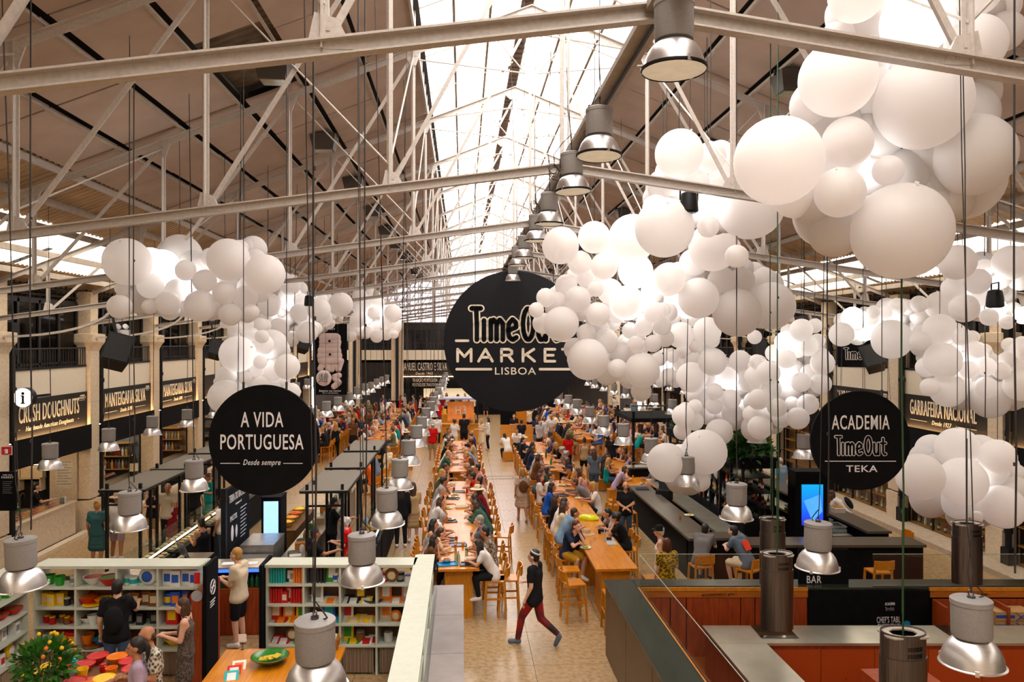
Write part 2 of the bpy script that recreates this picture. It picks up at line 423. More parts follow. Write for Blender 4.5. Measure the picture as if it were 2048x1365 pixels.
# ---------------------------------------------------------------- trusses
HCD, SLC = 2.2, .137
def top_z(d): return HC + 6.26 - SL * d
def bot_z(d): return HC + HCD - SLC * d
def ell(b, p, q, w=.09, t=.014, up=(0, 1, 0)):
    """an angle section: two thin plates"""
    p = Vector(p); q = Vector(q); b.bar(p, q, t, w); b.bar(p + Vector((0, w / 2, 0)), q + Vector((0, w / 2, 0)), w, t)
def truss(Y, k):
    near = Y < 30
    t = thing('roof_truss', f'white riveted steel roof truss spanning the hall, {nth(k)} from the camera', 'roof truss', (X0, Y, 0), 0, 'roof trusses across the hall')
    for s in (-1, 1):
        b = MB(); e = 12.2
        p, q = Vector((0, 0, top_z(0))), Vector((s * e, 0, top_z(e)))
        b.bar(p + Vector((0, 0, -.05)), q + Vector((0, 0, -.05)), .012, .12, up=(0, 0, 1)); b.bar(p, q, .13, .016)
        b.build('rafter', white_steel, t)
        b = MB(); p, q = Vector((0, 0, bot_z(0))), Vector((s * e, 0, bot_z(e)))
        b.bar(p, q, .014, .10); b.bar(p + Vector((0, 0, .05)), q + Vector((0, 0, .05)), .13, .016); b.bar(p + Vector((0, 0, -.05)), q + Vector((0, 0, -.05)), .09, .012)
        b.build('bottom_chord', white_steel, t)
        ds = [2.2, 4.45, 6.7, 8.95, 11.1]
        for d in ds:
            b = MB(); ell(b, (s * d, 0, bot_z(d)), (s * d, 0, top_z(d)), .075); b.build('post', white_steel, t)
            if near:
                g = MB(); g.poly([(s * (d - .17), -.012, top_z(d - .17) - .02), (s * (d + .17), -.012, top_z(d + .17) - .02), (s * (d + .05), -.012, top_z(d) - .3), (s * (d - .05), -.012, top_z(d) - .3)], (0, .024, 0))
                for dd, dz in ((-.1, -.05), (0, -.05), (.1, -.06), (-.05, -.12), (.05, -.12)): g.box(s * (d + dd) - .013, s * (d + dd) + .013, -.02, .02, top_z(d) + dz - .013, top_z(d) + dz + .013)
                g.build('gusset_plate', white_steel, t); g = MB()
                z = bot_z(d); g.poly([(s * (d - .2), -.012, z), (s * (d + .1), -.012, z), (s * (d + .05), -.012, z + .24), (s * (d - .1), -.012, z + .2)], (0, .024, 0))
                for dd, dz in ((-.1, .05), (0, .05), (-.04, .13)): g.box(s * (d + dd) - .013, s * (d + dd) + .013, -.02, .02, z + dz - .013, z + dz + .013)
                g.build('gusset_plate', white_steel, t)
        for a, c in zip([0.02] + ds, ds):
            b = MB(); ell(b, (s * c, .02, bot_z(c)), (s * a, .02, top_z(a) - (.1 if a > .1 else .25)), .06 if a > .1 else .05)
            b.build('diagonal', white_steel, t)
        b = MB(); b.path([(s * 2.05, 0, top_z(2.05)), (s * .05, 0, HC + 5.75)], .02); b.build('tie_rod', white_steel, t)
        b = MB(); b.path([(s * 4.45, 0, top_z(4.45)), (s * 2.2, 0, bot_z(2.2) + .3)], .014); b.path([(s * .9, 0, top_z(.9)), (s * .12, 0, HC + 5.0), (s * 2.1, 0, HC + 5.2)], .014)
        b.build('wind_brace', white_steel, t)
        # curved bracket that springs from the column
        b = MB(); pts = []
        x0, z0 = 12.2, HC + .1; x1, z1 = 9.6, bot_z(9.6) - .05
        for i in range(9):
            a = PI / 2 * i / 8; pts.append((s * (x0 - (x0 - x1) * math.sin(a)), 0, z1 - (z1 - z0 + .0) * math.cos(a)))
        for a_, c_ in zip(pts, pts[1:]): b.bar(a_, c_, .10, .05)
        b.build('curved_bracket', white_steel, t)
    b = MB(); b.bar((-.03, 0, bot_z(0)), (-.03, 0, HC + 6.1), .05); b.bar((.05, 0, bot_z(0)), (.05, 0, HC + 6.1), .03); b.build('king_post', white_steel, t)
    if near:
        g = MB(); g.poly([(-.3, -.014, top_z(.3) - .02), (.0, -.014, top_z(0) + .03), (.3, -.014, top_z(.3) - .02), (.12, -.014, top_z(0) - .3), (-.12, -.014, top_z(0) - .3)], (0, .03, 0)); g.build('gusset_plate', white_steel, t)
    return t
for k, y in enumerate(PY[:-1]):
    truss(y, k + 1 if k < 2 else k + 1)
# longitudinal tie along the axis, carries the bay lamps and their cable
b = MB(); b.bar((X0, Y0, bot_z(0) + .02), (X0, Y1, bot_z(0) + .02), .15, .05); b.bar((X0 + .1, Y0, bot_z(0) + .08), (X0 + .1, Y1, bot_z(0) + .08), .03, .12)
tg = b.build('axis_beam', mat('purlin_steel', (.38, .33, .28), .6)); tag(tg, 'long steel beam along the ridge axis that carries the row of high lamps', 'beam')
b = MB(); b.path([(X0 + .02, y, bot_z(0) - .03) for y in range(-6, 57, 3)], .018)
b.build('power_cable', rubber, tg)
for j in range(0, 26):
    y = .8 + j * 2.1; MB().box(X0 - .09, X0 + .09, y, y + .05, bot_z(0) - .04, bot_z(0) + .06).build('strap', rubber, tg)
# horizontal wind ties between trusses in the left and right slopes
for s in (-1, 1):
    for d in (2.2, 6.7):
        b = MB(); ys = PY[:-1]
        for a, c in zip(ys, ys[1:]):
            b.tube((X0 + s * d, a, bot_z(d) + .3), (X0 + s * d, c, top_z(d) - .15), .013, n=5)
        o = b.build('wind_tie', white_steel); tag(o, f'thin white zigzag wind ties running down the hall, {"left" if s < 0 else "right"} side, {"inner" if d < 3 else "outer"} line', 'tie rod', 'wind ties between trusses')
# ---------------------------------------------------------------- end walls
def wall(name, b, m=plaster): return struct(b.build(name, m))
wall('wall_back', MB().box(XL - 4, XR + 4, Y0 - .2, Y0, 0, 14))
# ---------------------------------------------------------------- side walls, bay by bay
CY = [18.6 + 4.5 * j for j in range(-5, 9)]        # column centres
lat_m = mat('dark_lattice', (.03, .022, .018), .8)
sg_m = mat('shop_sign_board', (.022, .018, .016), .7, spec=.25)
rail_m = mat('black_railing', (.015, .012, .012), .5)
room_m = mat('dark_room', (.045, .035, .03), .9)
def column(side, Y, i):
    x = XL if side < 0 else XR
    t = struct(bpy.data.objects.new('column', None)); COL.objects.link(t); t.location = (x, Y, 0)
    t.rotation_euler = (0, 0, 0 if side < 0 else PI)
    hw = .27
    for a, z in enumerate((0, 1.0, 1.95, 2.9, 3.85)):
        MB().box(-.35, .08 if a else .12, -hw - (.03 if a == 0 else 0), hw + (.03 if a == 0 else 0), z + .006, z + .95 if a < 4 else 5.35).build('stone_block', stone, t)
    b = MB(); b.v = []; 
    prof = [(.0, 5.35), (.05, 5.5), (.12, 5.62), (.12, 5.85), (.03, 5.87)]
    for a, c in zip(prof, prof[1:]):
        n = len(b.v)
        for (e, z) in (a, c): b.v += [(-.35, -hw - e, z), (.08 + e, -hw - e, z), (.08 + e, hw + e, z), (-.35, hw + e, z)]
        b.f += [(n + i_, n + (i_ + 1) % 4, n + 4 + (i_ + 1) % 4, n + 4 + i_) for i_ in range(4)]
    b.f.append((len(b.v) - 4, len(b.v) - 3, len(b.v) - 2, len(b.v) - 1))
    b.build('capital', stone, t)
    MB().box(-.35, .06, -hw + .04, hw - .04, 5.86, 7.1).build('stone_block', stone, t)
    b = MB(); s_ = 1
    b.tube((.05, (hw + .16), .0), (.05, (hw + .16), 5.7), .075, n=12)
    for z in (.9, 2.2, 3.3, 4.4, 5.3): b.tube((.05, (hw + .16), z), (.05, (hw + .16), z + .12), .1, n=12)
    b.box(-.02, .15, hw + .05, hw + .3, 5.6, 6.1); b.box(-.04, .17, hw + .04, hw + .32, 0, .55)
    b.build('drain_pipe', black, t)
    MB().box(-3.2, -.36, -.08, .08, 0, 8.3).build('party_wall', mat('party_wall', (.16, .12, .09), .8), t)
    return t
def bay(side, ya, yb, i, sign=None, sub=None, shop=None):
    """one bay between two columns: shop front, sign, parapet, railing, glazed gallery"""
    x = XL if side < 0 else XR; nm = 'left' if side < 0 else 'right'
    t = struct(bpy.data.objects.new('wall_' + nm, None)); COL.objects.link(t); t.location = (x, (ya + yb) / 2, 0 if side < 0 else -.13); t.rotation_euler = (0, 0, 0 if side < 0 else PI)
    w = (yb - ya) / 2
    MB().box(-.22, -.04, -w, w, 4.17, 4.93).build('parapet', plaster, t)
    MB().box(-.12, -.02, -w, w, 4.90, 4.96).build('coping', black, t)
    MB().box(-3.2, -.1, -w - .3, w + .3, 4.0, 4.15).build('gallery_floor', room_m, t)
    MB().box(-.5, .10, -w, w, 2.50, 3.13).build('fascia', matte_black, t); MB().box(.10, .13, -w, w, 2.50, 3.21).build('fascia_lip', matte_black, t)
    b = MB(); z1 = 5.45
    b.bar((-.06, -w, z1), (-.06, w, z1), .05, .04)
    n = int(2 * w / .13)
    for k in range(n + 1): b.bar((-.06, -w + k * 2 * w / n, 4.95), (-.06, -w + k * 2 * w / n, z1), .018)
    b.build('railing', rail_m, t)
    # gallery glazing: frames and panes
    nb = 4; pw = 2 * w / nb
    b = MB()
    for k in range(nb + 1): b.box(-.36, -.28, -w + k * pw - .045, -w + k * pw + .045, 4.93, 6.75)
    b.box(-.36, -.28, -w, w, 6.66, 6.8); b.box(-.36, -.28, -w, w, 5.0, 5.06)
    b.build('window_frame', rail_m, t)
    for k in range(nb): MB().box(-.33, -.32, -w + k * pw + .045, -w + (k + 1) * pw - .045, 5.0, 6.66).build('pane', window_glass, t)
    # lattice above
    b = MB()
    for k in range(14): b.bar((-.3, -w + k * w / 7 * 1.0, 6.8), (-.3, -w + k * w / 7, 7.9), .03)
    for k in range(6): b.bar((-.3, -w, 6.9 + k * .18), (-.3, w, 6.9 + k * .18), .05)
    b.build('louvre', lat_m, t)
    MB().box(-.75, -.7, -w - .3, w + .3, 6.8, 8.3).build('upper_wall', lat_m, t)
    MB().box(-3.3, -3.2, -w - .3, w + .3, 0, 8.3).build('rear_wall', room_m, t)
    # sign board
    sb = MB().box(-.3, -.0, -w + .0, w, 3.17, 4.17); s = sb.build('sign_board', sg_m, t)
    M = lambda yy, zz: Matrix.Translation((.006, yy, zz)) @ Matrix.Rotation(PI / 2, 4, 'Z')
    if side > 0: pass
    if sign:
        text('lettering', sign, .46, cream_letter, t, M(0, 3.78), w=w * 1.5 if len(sign) > 12 else w * 1.35, ext=.02)
        b = MB(); y_ = w * .75; g = .2 + .045 * len(sub or '')
        b.box(.0, .012, -y_, -g, 3.42, 3.435); b.box(.0, .012, g, y_, 3.42, 3.435); b.build('rule_line', cream_letter, t)
        if sub: text('lettering', sub, .13, cream_letter, t, M(0, 3.42), cond=.9, shear=.25, ext=.01)
        lx = w - .28
        text('lettering', 'MARKET', .07, cream_letter, t, M(lx, 4.0), cond=1., ext=.006)
        b = MB(); b.box(0, .008, lx - .12, lx + .12, 4.05, 4.09); b.box(0, .008, lx - .14, lx + .14, 3.93, 3.94); b.build('rule_line', cream_letter, t)
    # lamp strip hidden below the board washes it with warm light
    if shop is not None or sign:
        ls = MB().box(.03, .085, -w + .05, w - .05, 3.135, 3.145).build('led_strip', mat('warm_led', (1, .8, .5), emit=(1, .58, .24), es=60), t)
    return t
left_t = []
SHADOWB = MB()
for j in range(len(CY) - 1):
    ya, yb = CY[j] + .3, CY[j + 1] - .3
    sg = {5: ('CRUSH DOUGHNUTS', 'Handmade American Doughnuts'), 6: ('MANTEIGARIA SILVA', 'Desde 1890'), 7: ('MANTEIGARIA SILVA', 'Desde 1890')}.get(j)
    left_t.append(bay(-1, ya, yb, j, *(sg or (None, None)), shop=1 if j >= 5 else None))
right_t = []
for j in range(len(CY) - 1):
    ya, yb = CY[j] + .3, CY[j + 1] - .3
    sg = {6: ('GARRAFEIRA NACIONAL', 'Desde 1927'), 5: ('GARRAFEIRA NACIONAL', 'Desde 1927')}.get(j)
    ya -= .5; yb -= .5
    right_t.append(bay(1, ya, yb, j, *(sg or (None, None)), shop=1 if j >= 4 else None))
for j, y in enumerate(CY): column(-1, y, j); column(1, y - .5, j)
# stone kerb steps along both walls
struct(MB().box(XL - .1, XL + .12, Y0, Y1, 0, .1).build('baseboard_left', stone))
struct(MB().box(XR - .75, XR + .1, Y0, Y1, 0, .14).build('baseboard_right', mat('kerb_stone', (.45, .37, .29), .8, bump=.2)))
# ---------------------------------------------------------------- far end wall
ew = struct(bpy.data.objects.new('wall_far', None)); COL.objects.link(ew); ew.location = (X0, Y1, 0)
MB().box(-13, 13, .0, .2, 4.2, 4.95).build('parapet', plaster, ew)
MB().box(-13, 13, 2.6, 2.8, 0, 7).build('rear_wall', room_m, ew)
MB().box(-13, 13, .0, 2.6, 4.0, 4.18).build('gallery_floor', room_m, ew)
b = MB()
for k in range(27): b.box(-13 + k - .04, -13 + k + .04, .3, .38, 4.95, 6.6)
b.box(-13, 13, .3, .38, 6.5, 6.75); b.bar((-13, .1, 5.5), (13, .1, 5.5), .05)
for k in range(130): b.bar((-13 + k * .2, .1, 4.95), (-13 + k * .2, .1, 5.5), .02)
b.build('railing', rail_m, ew)
for k in range(26): MB().box(-13 + k + .04, -13 + k + .96, .33, .34, 4.95, 6.5).build('pane', window_glass, ew)
MB().box(-13, 13, .4, .5, 6.6, 7.1).build('spandrel', lat_m, ew)
b = MB()                                        # gable glazing bars
for k in range(1, 24):
    x = -11.5 + k; zt = rz_(abs(x)) + .3
    if zt > 7.1: b.bar((x, .4, 7.1), (x, .4, zt), .10 if k % 4 else .3)
for k in range(12):
    z = 7.1 + .45 * k; half = (HC + 6.6 - z) / SL
    if half > .4: b.bar((-half, .4, z), (half, .4, z), .07)
b.build('mullion', white_steel, ew)
gp = thin('gable_glass', (.93, .9, 1), .8, gl=.1, tl=1)
for k in range(24):
    x = -12 + k; zt = min(rz_(abs(x)), rz_(abs(x + 1))) + .3
    if zt > 7.3: MB().box(x + .05, x + .95, .42, .43, 7.12, zt).build('pane', gp, ew)
MB().box(-12, -7.0, .5, .6, 7.1, 8.9).build('gable_panel', lat_m, ew)
b = MB(); b.box(-13, 13, .0, .35, 2.9, 4.2); b.build('fascia', sg_m, ew)
for x in (-9.5, at_y(795, 700, 58).x - X0, 5.5, 10.5):
    MB().box(x - .45, x + .45, -.25, .15, 0, 7.2).build('pier', stone, ew); MB().tube((x, -.32, 0), (x, -.32, 6.2), .12, n=10).build('drain_pipe', black, ew)
    MB().ball((x, -.4, 6.6), .38, 12, 8, 1, .5, .8).build('pier_ornament', stone, ew)
text('lettering', 'MANUEL CASTRO E SILVA', .62, cream_letter, ew, Matrix.Translation((at_y(848, 735, 58).x - X0, -.02, 3.65)), w=3.5, ext=.02)
text('lettering', 'Desde 1943', .2, cream_letter, ew, Matrix.Translation((at_y(848, 735, 58).x - X0, -.02, 3.15)), cond=.9, shear=.2)
text('lettering', 'TRADIÇÃO PORTUGUESA', .26, cream_letter, ew, Matrix.Translation((at_y(850, 735, 58).x - X0, -.02, 2.62)), w=1.9)
text('lettering', 'PORTUGUESE TRADITION', .26, cream_letter, ew, Matrix.Translation((at_y(850, 735, 58).x - X0, -.02, 2.27)), w=1.9)
MB().box(-7, 6, .02, .1, 2.0, 2.88).build('menu_board', matte_black, ew)
MB().box(-6.1, -1, -.05, -.02, 2.90, 2.92).build('led_strip', MATS['warm_led'], ew)
MB().box(-4.3, -.4, .5, .6, 1.25, 2.0).build('lit_shelf', mat('warm_tiles', (.8, .72, .55), .6, emit=(1, .75, .45), es=.6), ew)
MB().box(-7, 6, -.5, .0, 0, 1.1).build('counter', matte_black, ew)
# ================================================================= BALLOONS
bal_m = bpy.data.materials.new('white_latex'); bal_m.use_nodes = True
def _bal(m, es):
    n = m.node_tree; n.nodes.clear(); o = n.nodes.new('ShaderNodeOutputMaterial')
    d = n.nodes.new('ShaderNodeBsdfDiffuse'); t = n.nodes.new('ShaderNodeBsdfTranslucent'); g = n.nodes.new('ShaderNodeBsdfGlossy')
    nz = n.nodes.new('ShaderNodeTexNoise'); nz.inputs['Scale'].default_value = 2.5; cr = n.nodes.new('ShaderNodeValToRGB')
    cr.color_ramp.elements[0].color = (.955, .93, .925, 1); cr.color_ramp.elements[1].color = (.975, .955, .95, 1)
    n.links.new(nz.outputs[0], cr.inputs[0])
    for q in (d, t): n.links.new(cr.outputs[0], q.inputs[0])
    g.inputs['Roughness'].default_value = .45
    a = n.nodes.new('ShaderNodeMixShader'); a.inputs[0].default_value = .6; n.links.new(d.outputs[0], a.inputs[1]); n.links.new(t.outputs[0], a.inputs[2])
    b = n.nodes.new('ShaderNodeMixShader'); b.inputs[0].default_value = .03; n.links.new(a.outputs[0], b.inputs[1]); n.links.new(g.outputs[0], b.inputs[2])
    out = b.outputs[0]
    if es:
        e = n.nodes.new('ShaderNodeEmission'); e.inputs[0].default_value = (.95, 1, .93, 1); e.inputs[1].default_value = es
        ad = n.nodes.new('ShaderNodeAddShader'); n.links.new(out, ad.inputs[0]); n.links.new(e.outputs[0], ad.inputs[1]); out = ad.outputs[0]
    n.links.new(out, o.inputs[0])
_bal(bal_m, 0)
lit_m = bpy.data.materials.new('lit_globe'); lit_m.use_nodes = True; _bal(lit_m, 1.1)
def balloon_mesh():
    b = MB(); n = 32; m = 22; prof = []
    for j in range(m + 1):
        a = PI * j / m; r = math.sin(a); z = math.cos(a)
        prof.append((max(1e-4, r), z * (1.0 if z > 0 else 1.03)))
    b.lathe(prof, n, close=False)
    b.lathe([(.07, -1.02), (.03, -1.05), (.045, -1.09), (.05, -1.1)], 8)
    me = b.mesh('balloon', True); return me
BME = balloon_mesh()
CLOUDS = [
 # name, view scale, ox, oy, base distance, list of x y r (in view units) front to back; * marks the ones with a lamp inside
 ('nearest at the upper right', 2.437, 1250, 0, 6.2, '1420 105 190,1450 500 250,1345 1130 252,748 785 224,1710 217 162,1085 695 128,1047 940 128,1282 832 80,1240 218 128,1035 385 200,1850 155 112,1690 757 224,1130 -30 152,1720 -35 128,1300 690 150*'),
 ('beside the nearest cloud', 2.437, 1250, 0, 10.2, '263 750 120,350 890 64,193 1112 146,415 768 78,462 888 65,610 1005 168,230 890 67,402 985 65*,405 1105 55,150 1015 66,545 1250 57'),
 ('right of the market sign', 2.73, 1000, 400, 12.2, '1165 258 137,1296 618 134,330 251 101,480 873 112,777 932 96,333 678 95,515 205 89,1083 538 113,1480 580 134,722 210 132,1210 443 78,437 345 66,568 363 75,423 543 72,523 487 43,535 625 65,198 602 42,693 565 97,250 535 52,235 675 58,578 770 68,740 790 45,1293 310 58,312 553 50,840 615 58,785 695 50,885 690 50,835 785 48,1055 345 78,1322 440 70,920 436 93,660 835 58,771 1045 57,470 730 52,362 470 62,710 715 45,900 755 50,470 432 50,740 390 95*,600 500 70,893 600 40,410 815 62,585 945 68,640 620 55,1180 350 70,1130 180 60,640 920 50'),
 ('low before the bar', 3.592, 1200, 820, 13.2, '478 380 143,750 305 165,750 382 88,722 518 72'),
 ('filling the middle right', 2.73, 1000, 400, 17.5, '1160 885 78,985 740 72,1130 718 78,1045 970 85,1240 975 62,1172 1047 45,1345 990 62,1480 960 75,1390 750 40,1310 880 60,1410 895 50,1260 1090 55,1170 1125 48,1265 1165 55,1400 1110 72,1390 1250 75,1195 1270 75,1000 1180 62,1625 1195 62,1125 1085 55,930 560 60*,1020 590 60*,1155 980 50,1090 1000 55,1340 1150 60,1065 1130 40,1510 1130 62,1065 800 35,1470 1200 62,995 1265 48,1300 1010 60,1420 1010 60,1060 1210 52,1330 930 55,1560 1150 50'),
 ('small between the big signs', 2.73, 1000, 400, 27, '940 860 33,900 900 38,920 960 42,870 870 40,860 950 35,960 990 38,900 840 30,985 900 45,880 990 34,1000 830 40'),
 ('left of the academy sign', 3.033, 1500, 450, 15.5, '310 640 72,350 735 65,310 955 62,290 1175 70,440 840 75,412 705 46,220 815 60,430 965 66,393 613 47,230 905 60,360 900 58,350 1090 66,110 900 75,215 712 66*,430 800 58,290 760 50,190 1180 55,165 1110 60,255 1085 45,230 1000 80,50 1060 65,60 1230 75,30 920 65,40 830 45,130 1000 60,10 1150 55'),
 ('strung above the academy sign', 3.033, 1500, 450, 15, '748 528 42,738 565 48,860 697 127,555 665 78,622 565 70*,818 535 45,892 498 58,650 600 45,1025 480 55,965 500 50,690 640 70*,1150 490 92,1030 560 60,1100 560 60'),
 ('over the wine shop sign', 3.033, 1500, 450, 13.2, '1170 825 117,1200 1005 113,1266 935 76,1375 760 58,1433 860 63,1435 988 72,1525 885 60,1068 865 66,1640 975 108,1457 1060 127,1030 705 62,1090 985 60,1285 680 60,1150 640 108,1560 822 58,1395 800 50,1640 850 60,1655 770 55,1650 720 50,1330 880 60,1120 760 50'),
 ('high at the right edge', 3.033, 1500, 450, 11.5, '1380 345 85,1258 228 118,1298 507 95,1235 385 78,1580 230 118,1425 260 58,1520 340 55,1495 508 65*,1450 560 60,1560 590 52,1655 550 60*,1640 330 80,1400 440 60'),
 ('low at the right edge', 3.103, 1600, 760, 11.8, '1010 632 160,745 603 155,1255 790 150,975 425 140,1225 480 122,985 760 118,820 440 110,1190 565 108,1345 680 90,1100 850 40'),
 ('at the upper left', 3.151, 0, 420, 12.8, '1440 315 138,803 330 157,948 480 86,1058 590 78,943 612 50,1262 606 102,1452 660 74,1415 525 76,1548 555 78,1170 382 68,1290 450 76,1668 408 130,755 612 81,1020 362 117*,1070 635 65,1565 490 72,1115 510 78,1130 300 148,895 570 100,1515 240 52,1585 645 52,770 495 50,790 540 50,1335 310 75,1170 600 80,1480 560 50,1260 520 60'),
 ('above the left round sign', 3.151, 0, 420, 16.2, '1497 910 118,1420 1180 112,1655 850 70,1650 800 45,1640 960 45,1620 1010 48,1715 850 98,1545 1060 45,1710 1020 65,1580 800 62,1810 990 82,1425 1050 68,1380 1085 35,1640 1110 60,1835 1150 60,1720 1130 50,1480 745 48,1415 720 30,1540 720 60'),
 ('trailing left of the banner', 3.151, 0, 420, 20.5, '1885 650 60,1935 772 70,1840 808 45,1760 740 62,1830 475 66,1900 580 55,1830 560 80,1700 600 75,1690 690 60,1955 565 28*,2010 630 75,1750 520 50,1760 640 50,1790 430 40'),
 ('over the black banner', 3.303, 580, 500, 24.5, '335 362 82,105 545 72,178 395 74,225 455 55,60 405 70,210 320 38,130 315 28*,270 430 40,10 590 52,0 230 75'),
 ('farthest, before the gable', 3.303, 580, 500, 31, '553 420 43,573 572 43,520 540 40,560 510 35,460 305 50,535 290 38,470 380 60,680 420 60,640 480 50,635 560 40,575 350 50,700 500 45,450 460 55,400 570 40,420 520 50,480 530 45,610 400 40*,690 560 28,630 380 40,500 450 50'),
]
SIZE = lambda r: 'huge' if r > .36 else 'large' if r > .27 else 'middle-sized' if r > .18 else 'small'
bal_all = []
for (cn, sc_, ox, oy, dist, data) in CLOUDS:
    grp = 'balloon cloud ' + cn; placed = []
    for e in data.split(','):
        lit = e.endswith('*'); x, y, r = [float(q) for q in e.strip('*').split()]
        px, py, pr = ox + x / sc_, oy + y / sc_, r / sc_
        dd = dist + (0 if not lit else .25)
        for it in range(60):
            c = at_y(px, py, dd); dcam = c.y * CP + c.x * SP
            off = math.hypot(px - 1024, py - 682.5) / F
            rr = pr * dcam / F * (1 - .28 * off * off)       # wide-angle stretch
            if all((c - c2).length > (rr + r2) * .93 for c2, r2, *_ in placed): break
            dd += .05 * dist / 12
        placed.append((c, rr, lit, px))
    order = sorted(range(len(placed)), key=lambda i: placed[i][3]); rank = {i: k for k, i in enumerate(order)}
    for i, (c, rr, lit, px) in enumerate(placed):
        lab = ('lit white balloon' if lit else f'{SIZE(rr)} white balloon') + f', {nth(rank[i] + 1)} from the left in the cloud {cn}'
        o = obj('balloon', BME, lit_m if lit else bal_m, None, c)
        o.scale = (rr, rr, rr * random.uniform(.98, 1.02)); o.rotation_euler = (random.uniform(-.5, .5) + PI * .8, random.uniform(-.6, .6), random.uniform(0, 6))
        tag(o, lab, 'balloon', grp)
        if lit: point('balloon_lamp', c + Vector((0, .0, -rr * .0)), 16 * (rr / .2), (.93, 1, .9), rr * .6)
    # unseen fill light added inside each larger cloud so its balloons glow
    if len(placed) > 6:
        for hf in ([0, 1] if dist < 8 else [0]):
            sel = sorted(placed, key=lambda p: p[0].z)[(hf * len(placed) // 2):][:max(1, len(placed) // (2 if dist < 8 else 1))]
            cc = sum((p[0] for p in sel), Vector()) / len(sel); point('cloud_fill_light', cc + Vector((0, .1, 0)), 24 + 1.4 * dist, (1, .97, .94), .3)
    # suspension wires
    ctr = sum((p[0] for p in placed), Vector()) / len(placed)
    top = sorted(placed, key=lambda p: -p[0].z)[:3]
    for q, p in enumerate(top[:2]):
        zt = min(rz_(abs(p[0].x - X0)) - .05, 11.5)
        tag(MB().path([(p[0].x, p[0].y, p[0].z), (p[0].x + .01, p[0].y, (p[0].z + zt) / 2), (p[0].x, p[0].y, zt)], .006, 5).build('suspension_wire', rubber),
            f'thin dark wire, {["left", "right"][q]} one holding up the balloon cloud {cn}'.replace('left one', 'one') if 0 else f'thin dark wire, {nth(q + 1)} one holding up the balloon cloud {cn}', 'wire', 'balloon wires')
fb = MB(); rf = random.Random(4)
for (cn, sc_, ox, oy, dist, data) in CLOUDS:
    es = [[float(q) for q in e.strip('*').split()] for e in data.split(',')]
    xs = [e[0] for e in es]; ys = [e[1] for e in es]
    for it in range(260):
        x, y = rf.uniform(min(xs), max(xs)), rf.uniform(min(ys), max(ys))
        near_ = [e for e in es if math.hypot(e[0] - x, e[1] - y) < e[2] * 1.7]
        if len(near_) < 3: continue
        q4 = {(e[0] > x, e[1] > y) for e in near_}
        if len(q4) < 3: continue
        if any(math.hypot(e[0] - x, e[1] - y) < e[2] * .55 for e in es): continue
        r = sum(e[2] for e in near_) / len(near_) * .8
        c = at_y(ox + x / sc_, oy + y / sc_, dist * 1.055 + rf.uniform(0, .03) * dist); fb.ball(c, r / sc_ * (c.y * CP + c.x * SP) / F, 20, 14); es.append([x, y, r * .6])
o = fb.build('balloon_backing', bal_m, None, True); tag(o, 'mass of white balloons glimpsed deep inside the balloon clouds', 'balloons', None, 'stuff')
# spotlights clipped among the balloons
def small_spot(px, py, Y, lab):
    p = at_y(px, py, Y); t = thing('stage_spotlight', lab, 'spotlight', p, random.uniform(0, 3))
    MB().lathe([(.06, .12), (.1, .1), (.12, 0), (.13, -.14), (.11, -.16)], 14).build('housing', black, t, True)
    MB().tube((0, 0, -.165), (0, 0, -.17), .1, n=14).build('lens', mat('green_lens', (.02, .1, .05), .1), t)
    MB().path([(-.15, 0, 0), (-.15, 0, .22), (.15, 0, .22), (.15, 0, 0)], .012).build('yoke', black, t)
small_spot(1378, 402, 10.0, 'dark stage spotlight tucked between the balloons left of the nearest cloud')
small_spot(618, 600, 20, 'small dark spotlight above the balloons left of the cloud banner')
small_spot(1990, 595, 11.2, 'small dark spotlight beside the glowing balloons at the right edge')
# ================================================================= PENDANT LAMPS
def pendant_proto():
    t = thing('pendant_lamp', 'x', 'lamp')
    # origin at the rim centre; reflector radius .225
    b = MB(); r = .225
    outer = [(r * 1.06, .0), (r * 1.06, .006), (r * .99, .012), (r * .95, .07), (r * .86, .125), (r * .72, .17), (r * .56, .2), (r * .5, .21)]
    inner = [(p[0] - .006, p[1] - .002) for p in outer[::-1]]; inner[-1] = (r * 1.04, .0)
    b.lathe(outer + inner, 32, close=False); b.build('reflector', alu, t, True)
    b = MB(); b.lathe([(r * .53, .205), (r * .62, .215), (r * .64, .24), (r * .64, .46), (r * .66, .465), (r * .66, .5), (r * .6, .51), (.0001, .512)], 28, close=True); b.build('ballast_housing', ballast_m, t, True)
    b = MB()
    for a in (0.4, 2.5, 4.6): b.box(-.014, .014, -.006, .008, -.01, .03, Matrix.Translation((math.cos(a) * r * 1.05, math.sin(a) * r * 1.05, 0)) @ Matrix.Rotation(a - PI / 2, 4, 'Z')); 
    c = b.build('rim_clip', alu, t); c['kind'] = 'stuff'
    b = MB(); b.tube((0, 0, .51), (0, 0, .53), .03, n=10); pts = [(0.02 * math.cos(a), 0, .55 + .025 * math.sin(a)) for a in [i * PI / 5 for i in range(11)]]; b.path(pts, .005, 5)
    b.build('hook', steel, t)
    b = MB(); b.path([(.06, .03, .51), (.10, .03, .53), (.07, .02, .57), (.01, 0, .64)], .006, 5); b.build('flex', rubber, t)
    b = MB(); b.lathe([(.04, .2), (.045, .12), (.03, .07), (.0001, .055)], 12); b.build('bulb', mat('warm_bulb', (1, .9, .75), emit=(1, .8, .55), es=5), t, True)
    return t
PEND = pendant_proto(); _used = [False]
cord_m = rubber
